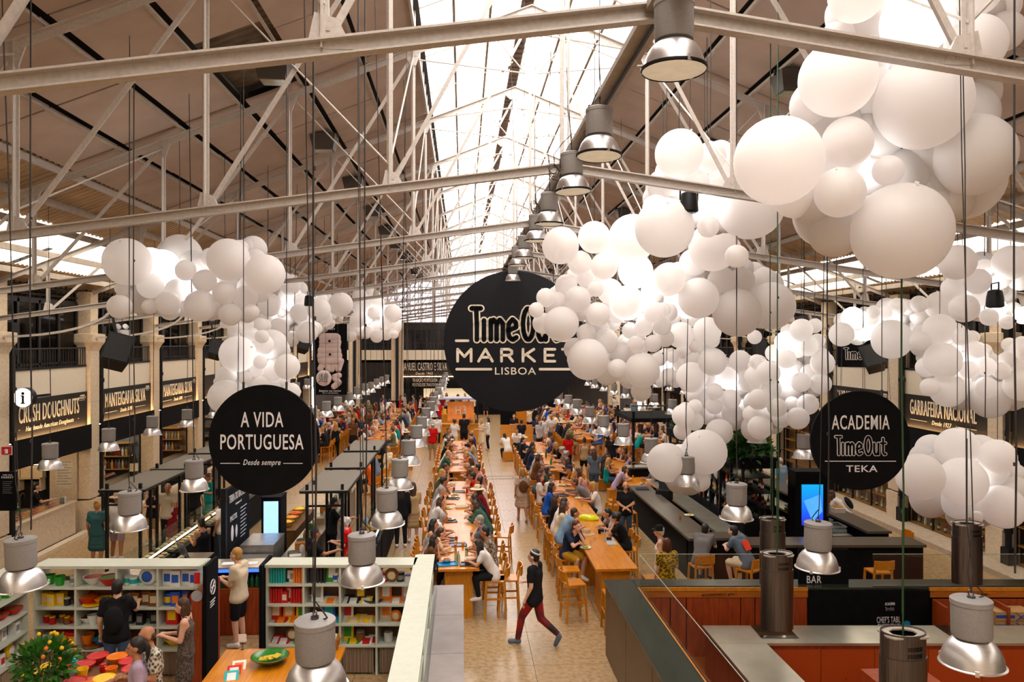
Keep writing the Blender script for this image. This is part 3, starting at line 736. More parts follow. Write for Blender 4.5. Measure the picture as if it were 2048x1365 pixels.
def pendant(loc, lab, grp, s=1., rz=0., cordtop=None, tilt=0.):
    o = PEND if not _used[0] else copy_tree(PEND); _used[0] = True
    o.location = loc; o.scale = (s, s, s); o.rotation_euler = (tilt, tilt * .4, rz); tag(o, lab, 'lamp', grp)
    zt = (min(cordtop or 99, rz_(abs(loc[0] - X0)) - .1) - loc[2]) / s
    b = MB(); w = random.uniform(-.02, .02)
    b.path([(0, 0, .55), (w, 0, .7), (-w, w, 1.1), (w * .6, 0, zt * .5), (0, 0, zt)], .0048, 5); b.build('cord', cord_m, o)
    return o
ROWS = [(-1.08, 5.57, 18, 'over the left aisle edge'), (3.92, 5.57, 18, 'over the right long table'), (-4.55, 5.57 + 2.48, 16, 'over the left kiosks'),
        (-8.2, 5.57 + 2.48 * 4, 12, 'along the left shop fronts'), (7.2, 5.57 + 2.48 * 3, 13, 'over the bar'), (10.6, 5.57 + 2.48 * 5, 11, 'over the right walkway')]
for (x, y0, n, nm) in ROWS:
    for i in range(n):
        y = y0 + 2.48 * i
        pendant((x + random.uniform(-.04, .04), y, 3.12 + random.uniform(-.04, .04)), f'aluminium bell pendant, {nth(i + 1)} from the camera in the row {nm}', 'bell pendants in rows', 1., random.uniform(0, 6), tilt=random.uniform(-.03, .03))
# row of high-bay lamps under the axis beam
HB = [(1348, 140, 4.57), (1198, 312, 6.65), (1146, 383, 8.25), (1098, 448, 10.4), (1073, 482, 12.3), (1048, 516, 14.6), (1035, 531, 16.8)]
hb_y = []
for i, (px, py, Y) in enumerate(HB):
    p = at_y(px, py, Y); hb_y.append(Y)
    o = pendant(p, f'high-bay lamp with bell reflector under the ridge beam, {nth(i + 1)} from the camera', 'high-bay lamps under the ridge beam', .84, random.uniform(0, 6), cordtop=HC + 2.2, tilt=random.uniform(-.05, .05))
    MB().lathe([(.235, -.012), (.245, -.004), (.245, .012), (.235, .014)], 28, close=False).build('lens_ring', black, o, True)
    MB().tube((0, 0, -.004), (0, 0, .0), .232, n=28).build('lens', mat('frosted_lens', (.6, .56, .48), .5, emit=(1, .84, .6), es=.28), o)
    if i in (1, 2, 3):
        b = MB()
        for k in range(3):
            cx_, cz_ = .17 + .02 * k, .26 + .03 * k; rr = .085 - .01 * k
            b.path([(cx_ + rr * math.cos(a), -.16 + .01 * k, cz_ + rr * math.sin(a)) for a in [j * PI / 8 for j in range(17)]], .006, 5)
        b.path([(.17, -.16, .34), (.2, -.12, .5), (.1, -.05, .65), (0, 0, .75)], .006, 5)
        c = b.build('coiled_cable', rubber, o)
for i in range(8):
    Y = 19.2 + 4.5 * i
    pendant((X0 + .0, Y, 7.2), f'high-bay lamp with bell reflector under the ridge beam, {nth(i + 8)} from the camera', 'high-bay lamps under the ridge beam', .84, 0, cordtop=HC + 2.2)
# ceiling floodlights on the boards
def flood():
    t = thing('ceiling_floodlight', 'x', 'floodlight')
    b = MB(); k = [(-.22, -.2, .0), (.22, -.2, .0), (.22, .2, .0), (-.22, .2, .0)]; l = [(-.17, -.14, -.26), (.17, -.14, -.26), (.17, .12, -.26), (-.17, .12, -.26)]
    b.v = l + k; b.f = [(3, 2, 1, 0), (4, 5, 6, 7)] + [(i, (i + 1) % 4, 4 + (i + 1) % 4, 4 + i) for i in range(4)]
    b.build('housing', mat('smoky_box', (.05, .042, .036), .5), t)
    MB().box(-.15, .15, -.12, .1, -.275, -.262).build('lens', mat('lamp_glass', (.35, .34, .25), .15), t)
    MB().box(-.24, .24, -.02, .02, -.02, .05).build('bracket', rubber, t)
    return t
FL = flood(); FL.scale = (1.3, 1.3, 1.3); fu = False
for s in (-1, 1):
    for i in range(10):
        o = FL if not fu else copy_tree(FL); fu = True
        d = 4.4; o.location = (X0 + s * d, 12.65 + 4.5 * i, rz_(d) - .06)
        tag(o, f'dark box floodlight under the {"left" if s < 0 else "right"} roof slope, {nth(i + 1)} from the camera', 'floodlight', 'floodlights under the roof boards')
# ================================================================= ROUND SIGNS
def disc(r, th, parent, m=matte_black, n=64):
    b = MB(); b.poly([(math.cos(2 * PI * i / n) * r, 0, math.sin(2 * PI * i / n) * r) for i in range(n)], (0, th, 0)); return b.build('disc', m, parent)
def XZ(x, y, z): return Matrix.Translation((x, y, z))
def faceC(t, c):
    t.rotation_euler = (0, 0, -math.atan2(c.x, c.y))
# the market sign
c = at_y(1028.5, 683, 21.); r = 141.5 * 21 / F
t = thing('round_market_sign', 'big black round hanging sign with the outlined word mark, MARKET and LISBOA', 'sign', c, -.07)
disc(r, .12, t, mat('perforated_black', (.006, .006, .009), .45, var=.5, scale=25, spec=.2))
k = r / 141.5
def sx(px): return (px - 1028.5) * k
def sz(py): return (683 - py) * k
ls, W = layout('Time Out', GL); kk = 62 * k
T_ = lambda l: [(sx(943) + p[0] * kk, sz(680) + p[1] * (63 * k)) for p in l]
strokes([T_(l) for l in ls], 15 * k, -.004, .012, 12).build('word_outline', cream_letter, t)
strokes([T_(l) for l in ls], 9.2 * k, -.017, .008, 12).build('word_fill', matte_black, t)
ls, W = layout('MARKET', MK); k2 = 27 * k
MX = [915, 957, 1003, 1046, 1090, 1125]
ls = [[(sx(MX[i]) + p[0] * 33 * k, sz(723) + p[1] * 24 * k) for p in l] for i, ch in enumerate('MARKET') for l in MK[ch][1]]

for i, ch in enumerate('MARKET'): strokes([[(sx(MX[i]) + p[0] * 33 * k, sz(723) + p[1] * 24 * k) for p in l] for l in MK[ch][1]], 5.4 * k, -.004, .014, 12).build('letter', cream_letter, t)
text('word_lisboa', 'LISBOA', 15 * k, cream_letter, t, XZ(sx(1030), -.01, sz(743.5)), w=82 * k, bold=.012, ext=.012)
strokes([[(sx(913), sz(739)), (sx(982), sz(739))], [(sx(1080), sz(739)), (sx(1146), sz(739))], [(sx(912), sz(682)), (sx(936), sz(682))], [(sx(1118), sz(682)), (sx(1146), sz(682))]], 5 * k, -.004, .012).build('rule_line', cream_letter, t)
for s in (-1, 1): MB().path([(s * 1.1, .06, r * .8), (s * 1.1, .06, 4.4 + r * .3)], .012).build('hanging_wire', rubber, t)
# left sign
c = at_y(527.5, 881, 10.5); r = 106.5 * 10.5 / F * 1.02; k = r / 106.5
t = thing('round_shop_sign', 'black round hanging sign reading A VIDA PORTUGUESA, in front of the left balloons', 'sign', c, -.07)
disc(r, .05, t)
text('lettering', 'A VIDA', 30 * k, white_letter, t, XZ(-3 * k, -.006, 38 * k), w=82 * k, bold=.03)
text('lettering', 'PORTUGUESA', 30 * k, white_letter, t, XZ(-4 * k, -.006, -5 * k), w=160 * k, bold=.03)
text('lettering', 'Desde sempre', 11 * k, white_letter, t, XZ(-4 * k, -.006, -43 * k), w=72 * k, shear=.3, bold=.01)
b = MB(); b.box(-83 * k, -46 * k, -.01, 0, -45 * k, -44 * k); b.box(38 * k, 75 * k, -.01, 0, -45 * k, -44 * k); b.build('rule_line', white_letter, t)
for s in (-40, 43): 
    b = MB(); b.path([(s * k, .02, 98 * k), (s * k, .02, 115 * k), (s * k, .02, 5.2)], .006, 6); b.box(s * k - .01, s * k + .01, 0, .04, 96 * k, 112 * k); b.build('hanging_wire', steel if 0 else rubber, t)
# right sign
c = at_y(1721, 882, 10.5); r = 101.5 * 10.5 / F * 1.02 * .99; k = r / 101.5
t = thing('round_academy_sign', 'black round hanging sign reading ACADEMIA over the outlined word mark, right of centre', 'sign', c, -.07)
disc(r, .05, t)
text('lettering', 'ACADEMIA', 30 * k, white_letter, t, XZ(0 * k, -.006, 36 * k), w=118 * k, bold=.03)
logo(t, 0, -10 * k, 102 * k, -.003)
MB().box(-73 * k, 72 * k, -.01, 0, -42.6 * k, -41.2 * k).build('rule_line', white_letter, t)
text('lettering', 'TEKA', 14 * k, white_letter, t, XZ(2 * k, -.006, -58 * k), w=64 * k, bold=.03)
for s in (-48, 45):
    b = MB(); b.path([(s * k, .02, 92 * k), (s * k, .02, 5.2)], .006, 6); b.box(s * k - .01, s * k + .01, 0, .04, 88 * k, 104 * k); b.build('hanging_wire', rubber, t)
# information disc on the left wall
p = at_y(46, 796, 18.5)
t = thing('information_sign', 'lit white round information sign with a black letter i on the left wall', 'sign', p, -.07)
MB().tube((0, 0, 0), (0, .16, 0), .235, n=36).build('drum', black, t); MB().tube((0, -.004, 0), (0, .02, 0), .228, n=36).build('face', mat('lit_white_face', (.95, .9, .8), emit=(1, .93, .82), es=1.1), t)
b = MB(); b.tube((0, -.012, .1), (0, -.002, .1), .035, n=16); b.build('letter_dot', matte_black, t)
b = MB(); b.box(-.05, .025, -.012, -.002, .03, .055); b.box(-.022, .025, -.012, -.002, -.12, .055); b.box(-.05, .05, -.012, -.002, -.145, -.12); b.build('letter_stem', matte_black, t)
MB().box(-.03, .03, .16, 1.0, -.03, .03).build('wall_arm', black, t)
# fire extinguisher sign and black info board on the left column
p = at_y(13, 902, 17.6)
t = thing('extinguisher_sign', 'small red square fire extinguisher sign on the left wall', 'sign', p, -.07 + .3)
MB().box(-.11, .11, 0, .012, -.1, .1).build('plate', white_letter, t); MB().box(-.1, .1, -.002, 0, -.09, .09).build('red_field', paint(.45, .02, .02), t)
b = MB(); b.tube((0, -.004, -.06), (0, -.004, .03), .03, n=10); b.bar((0, -.006, .04), (-.05, -.006, .01), .012); b.build('symbol', white_letter, t)
p = at_y(15, 980, 16.6)
t = thing('directory_board', 'tall black directory board with white lines fixed beside the left column', 'sign', p, -.0)
MB().box(-.17, .17, 0, .05, -.45, .38).build('board', matte_black, t)
text('lettering', 'MARKET', .045, white_letter, t, XZ(0, -.004, .26), cond=1.)
text('lettering', 'TIME OUT', .03, white_letter, t, XZ(0, -.004, .31), cond=1.)
b = MB()
for i in range(7): b.box(-.1, .1 - .02 * (i % 3), -.004, 0, .17 - i * .04, .172 - i * .04)
b.build('text_line', white_letter, t)
# balloon-letter banner
a = at_y(628, 648, 30); bb = at_y(694, 790, 30)
W_ = bb.x - a.x; Hh = a.z - bb.z
t = thing('hanging_banner', 'tall black banner with puffy pink balloon letters and the date 18.05 2022', 'banner', ((a.x + bb.x) / 2, 30, (a.z + bb.z) / 2), 0)
MB().box(-W_ / 2, W_ / 2, 0, .03, -Hh / 2, Hh / 2).build('cloth', matte_black, t)
pf = mat('puffy_pink', (.62, .5, .49), .5, var=.12, scale=2)
u = W_ / 66.
def bz(px, py): return ((px - 661) * u, (719 - py) * u)
def puff(lines, w, nm='letter'):
    b = MB()
    for l in lines:
        pts = [(bz(*q)[0], -.03, bz(*q)[1]) for q in l]
        for p_, q_ in zip(pts, pts[1:]): b.cap(p_, q_, w * u, None, 12)
    for i in range(len(b.v)): b.v[i] = (b.v[i][0], -.02 + (b.v[i][1] + .03) * .35, b.v[i][2])
    b.build(nm, pf, t, True)
puff([[(648, 676), (672, 676)], [(648, 684), (673, 684)], [(648, 692), (672, 690)]], 10)
puff([[(646, 702), (672, 702)], [(645, 712), (674, 712)], [(646, 720), (674, 720)]], 11)
puff([[(641, 738), (650, 716)], [(650, 716), (657, 740)]], 6); puff([[(664, 740), (667, 722)], [(667, 722), (677, 741)], [(677, 741), (683, 722)]], 5.5)
puff([[(678, 752), (668, 755)], [(668, 755), (678, 766)], [(678, 766), (668, 774)]], 6)
b = MB(); cx_, cz_ = bz(648, 757); b.ball((cx_, -.05, cz_), 15.5 * u, 16, 10, 1, .25, 1.05); b.build('date_disc', mat('pale_pink', (.72, .62, .62), .5), t, True)
text('lettering', '18.05', 8.5 * u, matte_black, t, XZ(cx_, -.16 * 1, cz_ + 5 * u), w=18 * u); text('lettering', '2022', 8.5 * u, matte_black, t, XZ(cx_, -.16, cz_ - 4 * u), w=18 * u)
for (px, py) in ((660, 682), (661, 709)):
    q = bz(px, py); MB().ball((q[0], -.12, q[1]), 2.5 * u, 8, 6).build('letter_hole', matte_black, t)
text('lettering', 'MARKET', 3.5 * u, white_letter, t, XZ(bz(659, 0)[0], -.005, bz(0, 658)[1]), w=22 * u); text('lettering', 'Estamos nas nuvens', 4 * u, white_letter, t, XZ(bz(660, 0)[0], -.005, bz(0, 783)[1]), w=43 * u, bold=.02)
text('lettering', "We're in (food) heaven", 2.6 * u, white_letter, t, XZ(bz(660, 0)[0], -.005, bz(0, 787.5)[1]), w=30 * u)
for s in (-1, 1): MB().path([(s * W_ * .4, .01, Hh / 2), (s * W_ * .4, .01, Hh / 2 + 3.)], .01, 5).build('hanging_wire', rubber, t)
# small round / outlined sign on the right gallery
p = at_y(1722, 708, 24)
t = thing('gallery_word_sign', 'outlined white word mark hung on the right gallery glazing above the academy sign', 'sign', p, -.5)
MB().box(-.7, .7, 0, .03, -.45, .45).build('board', matte_black, t); logo(t, 0, 0, 1.0, -.004)
# loudspeakers hung off the columns
def speaker(px, py, Y, w, lab):
    p = at_y(px, py, Y); s = w * Y / F / .5
    t = thing('hanging_speaker', lab, 'loudspeaker', p, .5 if px < 1000 else -.5); t.scale = (s, s, s)
    b = MB(); m = Matrix.Rotation(R(-28), 4, 'X') @ Matrix.Rotation(R(18 if px < 1000 else -18), 4, 'Y')
    b.poly([m @ Vector(q) for q in ((-.25, -.18, -.3), (.25, -.18, -.3), (.18, .2, -.3), (-.18, .2, -.3))], m @ Vector((0, 0, .62))); b.build('cabinet', black, t)
    MB().box(-.22, .22, -.2, -.19, -.27, .28, m).build('grille', mat('speaker_grille', (.02, .02, .022), .9, kind='cells', scale=90), t)
    MB().path([(0, .1, .3), (-.1 if px < 1000 else .1, .3, .9)], .03).build('mount_arm', black, t)
for q in ((235, 705, 19.5, 50, 'black loudspeaker angled out from the left gallery beside the white box'), (432, 700, 28, 28, 'smaller black loudspeaker behind the left balloon cloud'), (1745, 718, 21, 42, 'black loudspeaker in front of the outlined word sign at the right gallery'),
          (1522, 702, 26, 32, 'black loudspeaker at the right gallery behind the balloons'), (606, 692, 36, 22, 'far small black loudspeaker left of the cloud banner')): speaker(*q)
p = at_y(243, 668, 19.8)
t = thing('emergency_light', 'white box emergency light with two small lamps hanging by the left gallery', 'emergency light', p, .1)
MB().box(-.17, .17, 0, .12, -.22, .1).build('box', white_letter, t)
for s in (-1, 1): MB().tube((s * .09, -.02, .2), (s * .09, .08, .17), .06, n=12).build('lamp_head', white_letter, t)
MB().path([(0, .05, .1), (0, .05, 2.2)], .008).build('wire', rubber, t)
# free hanging cables that run past the camera
for i, (px, Y, zb, m, lb) in enumerate(((62, 8.05, 3.7, rubber, 'at the far left edge'), (268, 11.2, 3.6, rubber, 'above the left hat wearer'), (629, 5.57, 3.7, rubber, 'just right of the left round sign'), (731, 8.0, 3.7, rubber, 'left of the market sign'), (1805, 6.5, 3.2, green_cable, 'right of the academy sign'),
        (1556, 9.5, 3.0, green_cable, 'down to the middle steel hood'), (1541, 11.9, 2.9, green_cable, 'down to the far steel hood'), (1656, 8.1, 3.7, rubber, 'across the academy sign'), (2030, 6.0, 3.7, rubber, 'at the far right edge'), (1970, 12, 4.2, rubber, 'over the low right balloons'), (1326, 14, 4.5, rubber, 'through the bar balloons'))):
    p = at_y(px, 600, Y); zt = min(rz_(abs(p.x - X0)) - .05, 12)
    b = MB(); b.path([(p.x, Y, zb), (p.x + .012, Y, zb + 1), (p.x - .01, Y, zb + 2.2), (p.x, Y, zt)], .008, 6)
    for z in (zb + .9, zb + 2.1, zb + 3.2):
        if z < zt: b.tube((p.x, Y, z), (p.x, Y, z + .03), .014, n=6)
    tag(b.build('hanging_cable', m), f'{"green" if m is green_cable else "dark"} cable hanging from the roof {lb}', 'cable', 'cables hanging from the roof')
# ================================================================= PEOPLE
V = Vector
def remesh(name, caps, vox, dec=.3, smooth=2, extra=None):
    """grow one continuous skin over tapered limbs"""
    b = MB()
    for c in caps:
        if c[0] == 'b': b.ball(c[1], c[2], 14, 10, *c[3])
        else: b.cap(c[0], c[1], c[2], c[3], 12)
    me = b.mesh(name); o = bpy.data.objects.new(name, me)
    m = o.modifiers.new('r', 'REMESH'); m.mode = 'VOXEL'; m.voxel_size = vox
    if smooth: m = o.modifiers.new('s', 'SMOOTH'); m.factor = .6; m.iterations = smooth
    m = o.modifiers.new('d', 'DECIMATE'); m.ratio = dec
    dg = side_graph(o); out = bpy.data.meshes.new_from_object(o.evaluated_get(dg))
    bpy.data.objects.remove(o); bpy.data.meshes.remove(me)
    if extra:
        bm = bmesh.new(); bm.from_mesh(out); em = extra.mesh('x'); bm.from_mesh(em); bm.to_mesh(out); bm.free(); bpy.data.meshes.remove(em)
    out.name = name; out.materials.clear()
    for p in out.polygons: p.use_smooth = True
    return out
def J(**k):
    """a pose: default standing joints, x right, y forward"""
    j = dict(pel=V((0, 0, .93)), chest=V((0, .0, 1.27)), neck=V((0, .0, 1.47)), head=V((0, .03, 1.62)),
             sl=V((-.175, 0, 1.41)), el=V((-.23, -.03, 1.13)), wl=V((-.24, .07, .89)),
             sr=V((.175, 0, 1.41)), er=V((.23, -.03, 1.13)), wr=V((.24, .07, .89)),
             hl=V((-.09, 0, .92)), kl=V((-.10, .02, .5)), al=V((-.11, -.02, .09)),
             hr=V((.09, 0, .92)), kr=V((.10, .02, .5)), ar=V((.11, -.02, .09)), hd=V((0, 0, 0)), lf=0., fl=V((0, 1, -.12)), fr=V((0, 1, -.12)))
    for a, b in k.items(): j[a] = V(b) if isinstance(b, tuple) else b
    return j
def sitJ(lean=.1, **k):
    """seated on a high stool (seat .76), feet on the rail"""
    dy = lean
    d = dict(pel=(0, 0, .86), chest=(0, dy * .7, 1.17), neck=(0, dy * 1.15, 1.36), head=(0, dy * 1.3 + .05, 1.50),
             sl=(-.17, dy, 1.31), sr=(.17, dy, 1.31), el=(-.22, dy + .12, 1.09), er=(.22, dy + .12, 1.09), wl=(-.13, dy + .34, 1.12), wr=(.13, dy + .34, 1.12),
             hl=(-.09, .03, .83), hr=(.09, .03, .83), kl=(-.12, .42, .80), kr=(.12, .42, .80), al=(-.11, .34, .40), ar=(.11, .34, .40))
    d.update(k); return J(**d)
POSES = {
    'stand': J(),
    'idle': J(er=(.25, .05, 1.12), wr=(.14, .27, 1.18), hl=(-.09, 0, .92), kl=(-.13, .06, .5), al=(-.15, -.01, .09), hd=(.2, 0, 0)),
    'cross': J(el=(-.22, .06, 1.13), wl=(.03, .24, 1.05), er=(.22, .06, 1.13), wr=(-.02, .25, 1.02)),
    'hold': J(el=(-.2, .05, 1.13), wl=(-.1, .30, 1.2), er=(.2, .05, 1.12), wr=(.07, .31, 1.18), head=(0, .06, 1.61)),
    'point': J(er=(.24, .18, 1.2), wr=(.22, .45, 1.24), head=(0, .07, 1.60), chest=(0, .03, 1.27), neck=(0, .04, 1.46)),
    'walk': J(kl=(-.1, .14, .52), al=(-.1, .2, .1), kr=(.1, .02, .49), ar=(.1, -.26, .14), el=(-.23, -.08, 1.14), wl=(-.24, -.02, .9), er=(.22, .04, 1.13), wr=(.22, .2, .92), fr=V((0, .8, -.6))),
    'stride': J(pel=(0, 0, .90), hl=(-.08, 0, .89), hr=(.08, 0, .89), kl=(-.08, .22, .52), al=(-.08, .30, .10), kr=(.08, -.08, .48), ar=(.08, -.42, .24), el=(-.22, -.02, 1.12), wl=(-.22, .10, .86),
                er=(.2, .06, 1.1), wr=(.16, .28, 1.07), fr=V((0, .35, -.95)), head=(-.01, .02, 1.60)),
    'lean': J(chest=(0, .2, 1.2), neck=(0, .34, 1.34), head=(0, .42, 1.44), sl=(-.17, .3, 1.29), sr=(.17, .3, 1.29), el=(-.2, .42, 1.1), wl=(-.1, .62, 1.12), er=(.2, .42, 1.1), wr=(.1, .62, 1.12), pel=(0, -.05, .93)),
    'sit': sitJ(.1), 'sit2': sitJ(.16, wr=(.05, .34, 1.33), er=(.2, .36, 1.1)), 'sit3': sitJ(.04, wl=(-.02, .3, 1.12), wr=(.18, .42, 1.11), head=(.03, .1, 1.50)),
    'sitlean': sitJ(.26, wl=(-.1, .5, 1.12), wr=(.12, .52, 1.12), head=(0, .37, 1.44)),
    'sitchin': sitJ(.18, wl=(-.05, .30, 1.36), el=(-.12, .42, 1.1), er=(.2, .38, 1.1), wr=(.06, .36, 1.12), head=(-.02, .27, 1.47)),
    'sitback': sitJ(-.04, el=(-.22, .0, 1.05), wl=(-.12, .22, .95), er=(.22, .0, 1.05), wr=(.12, .22, .95)),
}
TORSO = [('chest', .11, .115), ('pel', .085, .118)]
def torso(j, g=0.):
    L = []; ch, pe, ne = j['chest'], j['pel'], j['neck']
    sx_ = V((1, 0, 0)); mid = (ch + pe) / 2
    up = (ne - ch); 
    a, b_ = ch - sx_ * .085, ch + sx_ * .085; c, d = pe - sx_ * .07, pe + sx_ * .07; e, f = mid - sx_ * .06, mid + sx_ * .06
    r1, r2, r3 = .105 + g, .092 + g, .105 + g
    L += [(a, b_, r1, r1), (e, f, r2, r2), (c, d, r3, r3), (a, e, r1, r2), (b_, f, r1, r2), (e, c, r2, r3), (f, d, r2, r3), (ch, mid, r1, r2), (mid, pe, r2, r3)]
    L += [(j['sl'], a, .062 + g, .09 + g), (j['sr'], b_, .062 + g, .09 + g), (j['sl'], j['neck'] - up * .25, .055 + g * .8, .05 + g * .6), (j['sr'], j['neck'] - up * .25, .055 + g * .8, .05 + g * .6)]
    return L
def lerp(a, b, t): return a + (b - a) * t
def hand(w, e, b):
    """palm and five fingers, slightly curled"""
    d = (w - e).normalized(); side = d.cross(V((0, 0, 1))); side = side.normalized() if side.length > .2 else V((1, 0, 0)); dn = side.cross(d)
    if dn.z > 0: dn = -dn
    palm = w + d * .045
    for i, (o, L) in enumerate(((-.028, .062), (-.010, .072), (.009, .067), (.026, .052))):
        r0 = palm + side * o + d * .025; k1 = r0 + d * L * .5 + dn * .010; k2 = k1 + d * L * .32 + dn * .03
        b.cap(r0, k1, .0085, .008, 6); b.cap(k1, k2, .008, .0065, 6)
    inward = 1 if side.x * w.x < 0 else -1
    t0 = w + d * .015 + side * .022 * inward; t1 = t0 + side * .028 * inward + d * .025; t2 = t1 + d * .03 + side * .004 * inward
    b.cap(t0, t1, .0105, .0095, 6); b.cap(t1, t2, .0095, .0075, 6)
    return [(w, palm + side * .012, .026, .03), (w, palm - side * .012, .026, .028), (palm - side * .018, palm + side * .018 + d * .02, .021, .02)]
_mc = {}
def body_mesh(p):
    if ('body', p) in _mc: return _mc['body', p]
    j = POSES[p]; L = torso(j); ex = MB()
    h = j['head']; L += [(j['neck'] - V((0, 0, .06)), h - V((0, .01, .06)), .06, .055)]
    L += [('b', h + V((0, -.008, .022)), .098, (.80, .98, 1.0)), ('b', h + V((0, .032, -.045)), .066, (.82, .9, 1.0)), ('b', h + V((0, .066, -.082)), .024, (1, .8, .8))]
    L += [(h + V((0, .088, .012)), h + V((0, .108, -.028)), .011, .017), (h + V((-.03, .08, .032)), h + V((.03, .08, .032)), .014, .014)]
    for s in (-1, 1): L += [('b', h + V((s * .082, -.005, -.008)), .03, (.4, .8, 1.05))]
    L += [(h + V((-.02, .086, -.056)), h + V((.02, .086, -.056)), .010, .010)]
    for s, e, w in (('sl', 'el', 'wl'), ('sr', 'er', 'wr')):
        L += [(j[s], j[e], .052, .040), (j[e], lerp(j[e], j[w], .35), .041, .038), (lerp(j[e], j[w], .35), j[w], .038, .026)] + hand(j[w], j[e], ex)
    for hh, k, a, f in (('hl', 'kl', 'al', 'fl'), ('hr', 'kr', 'ar', 'fr')):
        L += [(j[hh], j[k], .088, .055), (j[k], lerp(j[k], j[a], .35), .056, .056), (lerp(j[k], j[a], .35), j[a], .056, .036)]
        fd = j[f].normalized(); L += [(j[a] - V((0, .02, .03)), j[a] + fd * .14 - V((0, 0, .035)), .036, .03)]
    # eyes
    _mc['body', p] = remesh('body_' + p, L, .0145, .34, 1, ex); return _mc['body', p]
def cloth_mesh(kind, p):
    if (kind, p) in _mc: return _mc[kind, p]
    j = POSES[p]; L = []
    if kind in ('tee', 'long', 'tank', 'dress'):
        T = torso(j, .016); L += T[:9]
        if kind != 'tank': L += T[9:]
        else:
            for s in ('sl', 'sr'): L += [(lerp(j[s], j['neck'], .45) - V((0, 0, .0)), lerp(j[s], j['chest'], .7), .045, .1)]
        low = j['pel'] + V((0, 0, -.06)); L += [(low - V((.085, 0, 0)), low + V((.085, 0, 0)), .128, .128)]
        if kind in ('tee', 'dress'):
            for s, e in (('sl', 'el'), ('sr', 'er')): L += [(j[s], lerp(j[s], j[e], .62), .064, .064)]
        if kind == 'long':
            for s, e, w in (('sl', 'el', 'wl'), ('sr', 'er', 'wr')): L += [(j[s], j[e], .066, .055), (j[e], lerp(j[e], j[w], .92), .053, .04)]
    if kind in ('trousers', 'shorts', 'skirt', 'dress'):
        pe = j['pel']; L += [(pe - V((.07, 0, .0)), pe + V((.07, 0, 0)), .118, .118)]
        for hh, k, a in (('hl', 'kl', 'al'), ('hr', 'kr', 'ar')):
            if kind == 'trousers': L += [(j[hh], j[k], .105, .073), (j[k], lerp(j[k], j[a], .93), .072, .055)]
            elif kind == 'shorts': L += [(j[hh], lerp(j[hh], j[k], .88), .108, .088)]
            else: L += [(j[hh], lerp(j[hh], j[k], .98), .112, .10)]
        if kind in ('skirt', 'dress'):
            for t in (.2, .45, .7, .96): L += [(lerp(j['hl'], j['kl'], t) - V((.02 * t, 0, 0)), lerp(j['hr'], j['kr'], t) + V((.02 * t, 0, 0)), .11 + .02 * t, .11 + .02 * t)]
    if kind[:4] == 'shoe':
        for a, f in {'shoes': (('al', 'fl'), ('ar', 'fr')), 'shoe_left': (('al', 'fl'),), 'shoe_right': (('ar', 'fr'),)}[kind]:
            fd = j[f].normalized(); L += [(j[a] - V((0, .02, .035)), j[a] + fd * .16 - V((0, 0, .04)), .05, .042), (j[a], j[a] - V((0, .0, .03)), .048, .05)]
    _mc[kind, p] = remesh(kind + '_' + p, L, .02, .3, 2); return _mc[kind, p]
def hair_mesh(kind):
    if ('hair', kind) in _mc: return _mc['hair', kind]
    L = []
    if kind in ('short', 'long', 'bun', 'tail', 'bob', 'curly'):
        L += [('b', V((0, -.022, .048)), .098, (.88, .98, .98)), ('b', V((0, -.05, -.01)), .085, (.95, .72, 1.0))]
    if kind == 'long': L += [(V((-.04, -.07, 0)), V((-.05, -.10, -.27)), .062, .045), (V((.04, -.07, 0)), V((.05, -.10, -.27)), .062, .045), (V((0, -.08, 0)), V((0, -.11, -.3)), .062, .05), (V((-.075, -.01, .02)), V((-.085, -.02, -.15)), .025, .03), (V((.075, -.01, .02)), V((.085, -.02, -.15)), .025, .03)]
    if kind == 'bob': L += [(V((-.065, -.03, 0)), V((-.07, -.03, -.1)), .04, .045), (V((.065, -.03, 0)), V((.07, -.03, -.1)), .04, .045), (V((0, -.07, 0)), V((0, -.07, -.11)), .06, .06)]
    if kind == 'bun': L += [('b', V((0, -.09, .12)), .045, (1, 1, .9))]
    if kind == 'tail': L += [(V((0, -.11, .04)), V((0, -.15, -.02)), .03, .035), (V((0, -.15, -.02)), V((0, -.14, -.22)), .035, .015)]
    if kind == 'curly': L += [('b', V((.05 * math.cos(a), -.03 + .06 * math.sin(a), .06 + .03 * math.sin(2 * a))), .065, (1, 1, 1)) for a in range(7)]
    if kind == 'thin': L += [('b', V((0, -.05, .0)), .082, (1.02, .72, .8))]
    if kind == 'beard': L += [('b', V((0, .045, -.075)), .055, (1, .85, .85))]
    _mc['hair', kind] = remesh('hair_' + kind, L, .0125, .4, 1); return _mc['hair', kind]
def hat_mesh(kind):
    if ('hat', kind) in _mc: return _mc['hat', kind]
    b = MB()
    if kind == 'sunhat': b.lathe([(.001, .14), (.07, .135), (.092, .10), (.098, .045), (.14, .04), (.2, .02), (.2, .012), (.14, .03), (.095, .035), (.09, .09), (.001, .13)], 24, close=False)
    else:
        b.lathe([(.001, .145), (.06, .138), (.09, .10), (.098, .05), (.1, .03), (.094, .03), (.001, .12)], 20, close=False)
        b.box(-.065, .065, .06, .17, .035, .045)
    me = b.mesh('hat_' + kind, True); _mc['hat', kind] = me; return me
def eye_mesh():
    if 'eyes' in _mc: return _mc['eyes']
    b = MB()
    for s in (-1, 1): b.ball((s * .031, .083, .014), .0095, 8, 6, 1.3, .7, .8)
    _mc['eyes'] = b.mesh('eyes', True); return _mc['eyes']
HAIRC = {'black': (.012, .009, .008), 'brown': (.055, .025, .012), 'red': (.10, .025, .01), 'blond': (.42, .24, .09), 'grey': (.32, .29, .27), 'white': (.62, .58, .55)}
hair_mats = {k: mat('hair_' + k, v, .55, var=.25, scale=60, stretch=(1, 1, .2)) for k, v in HAIRC.items()}
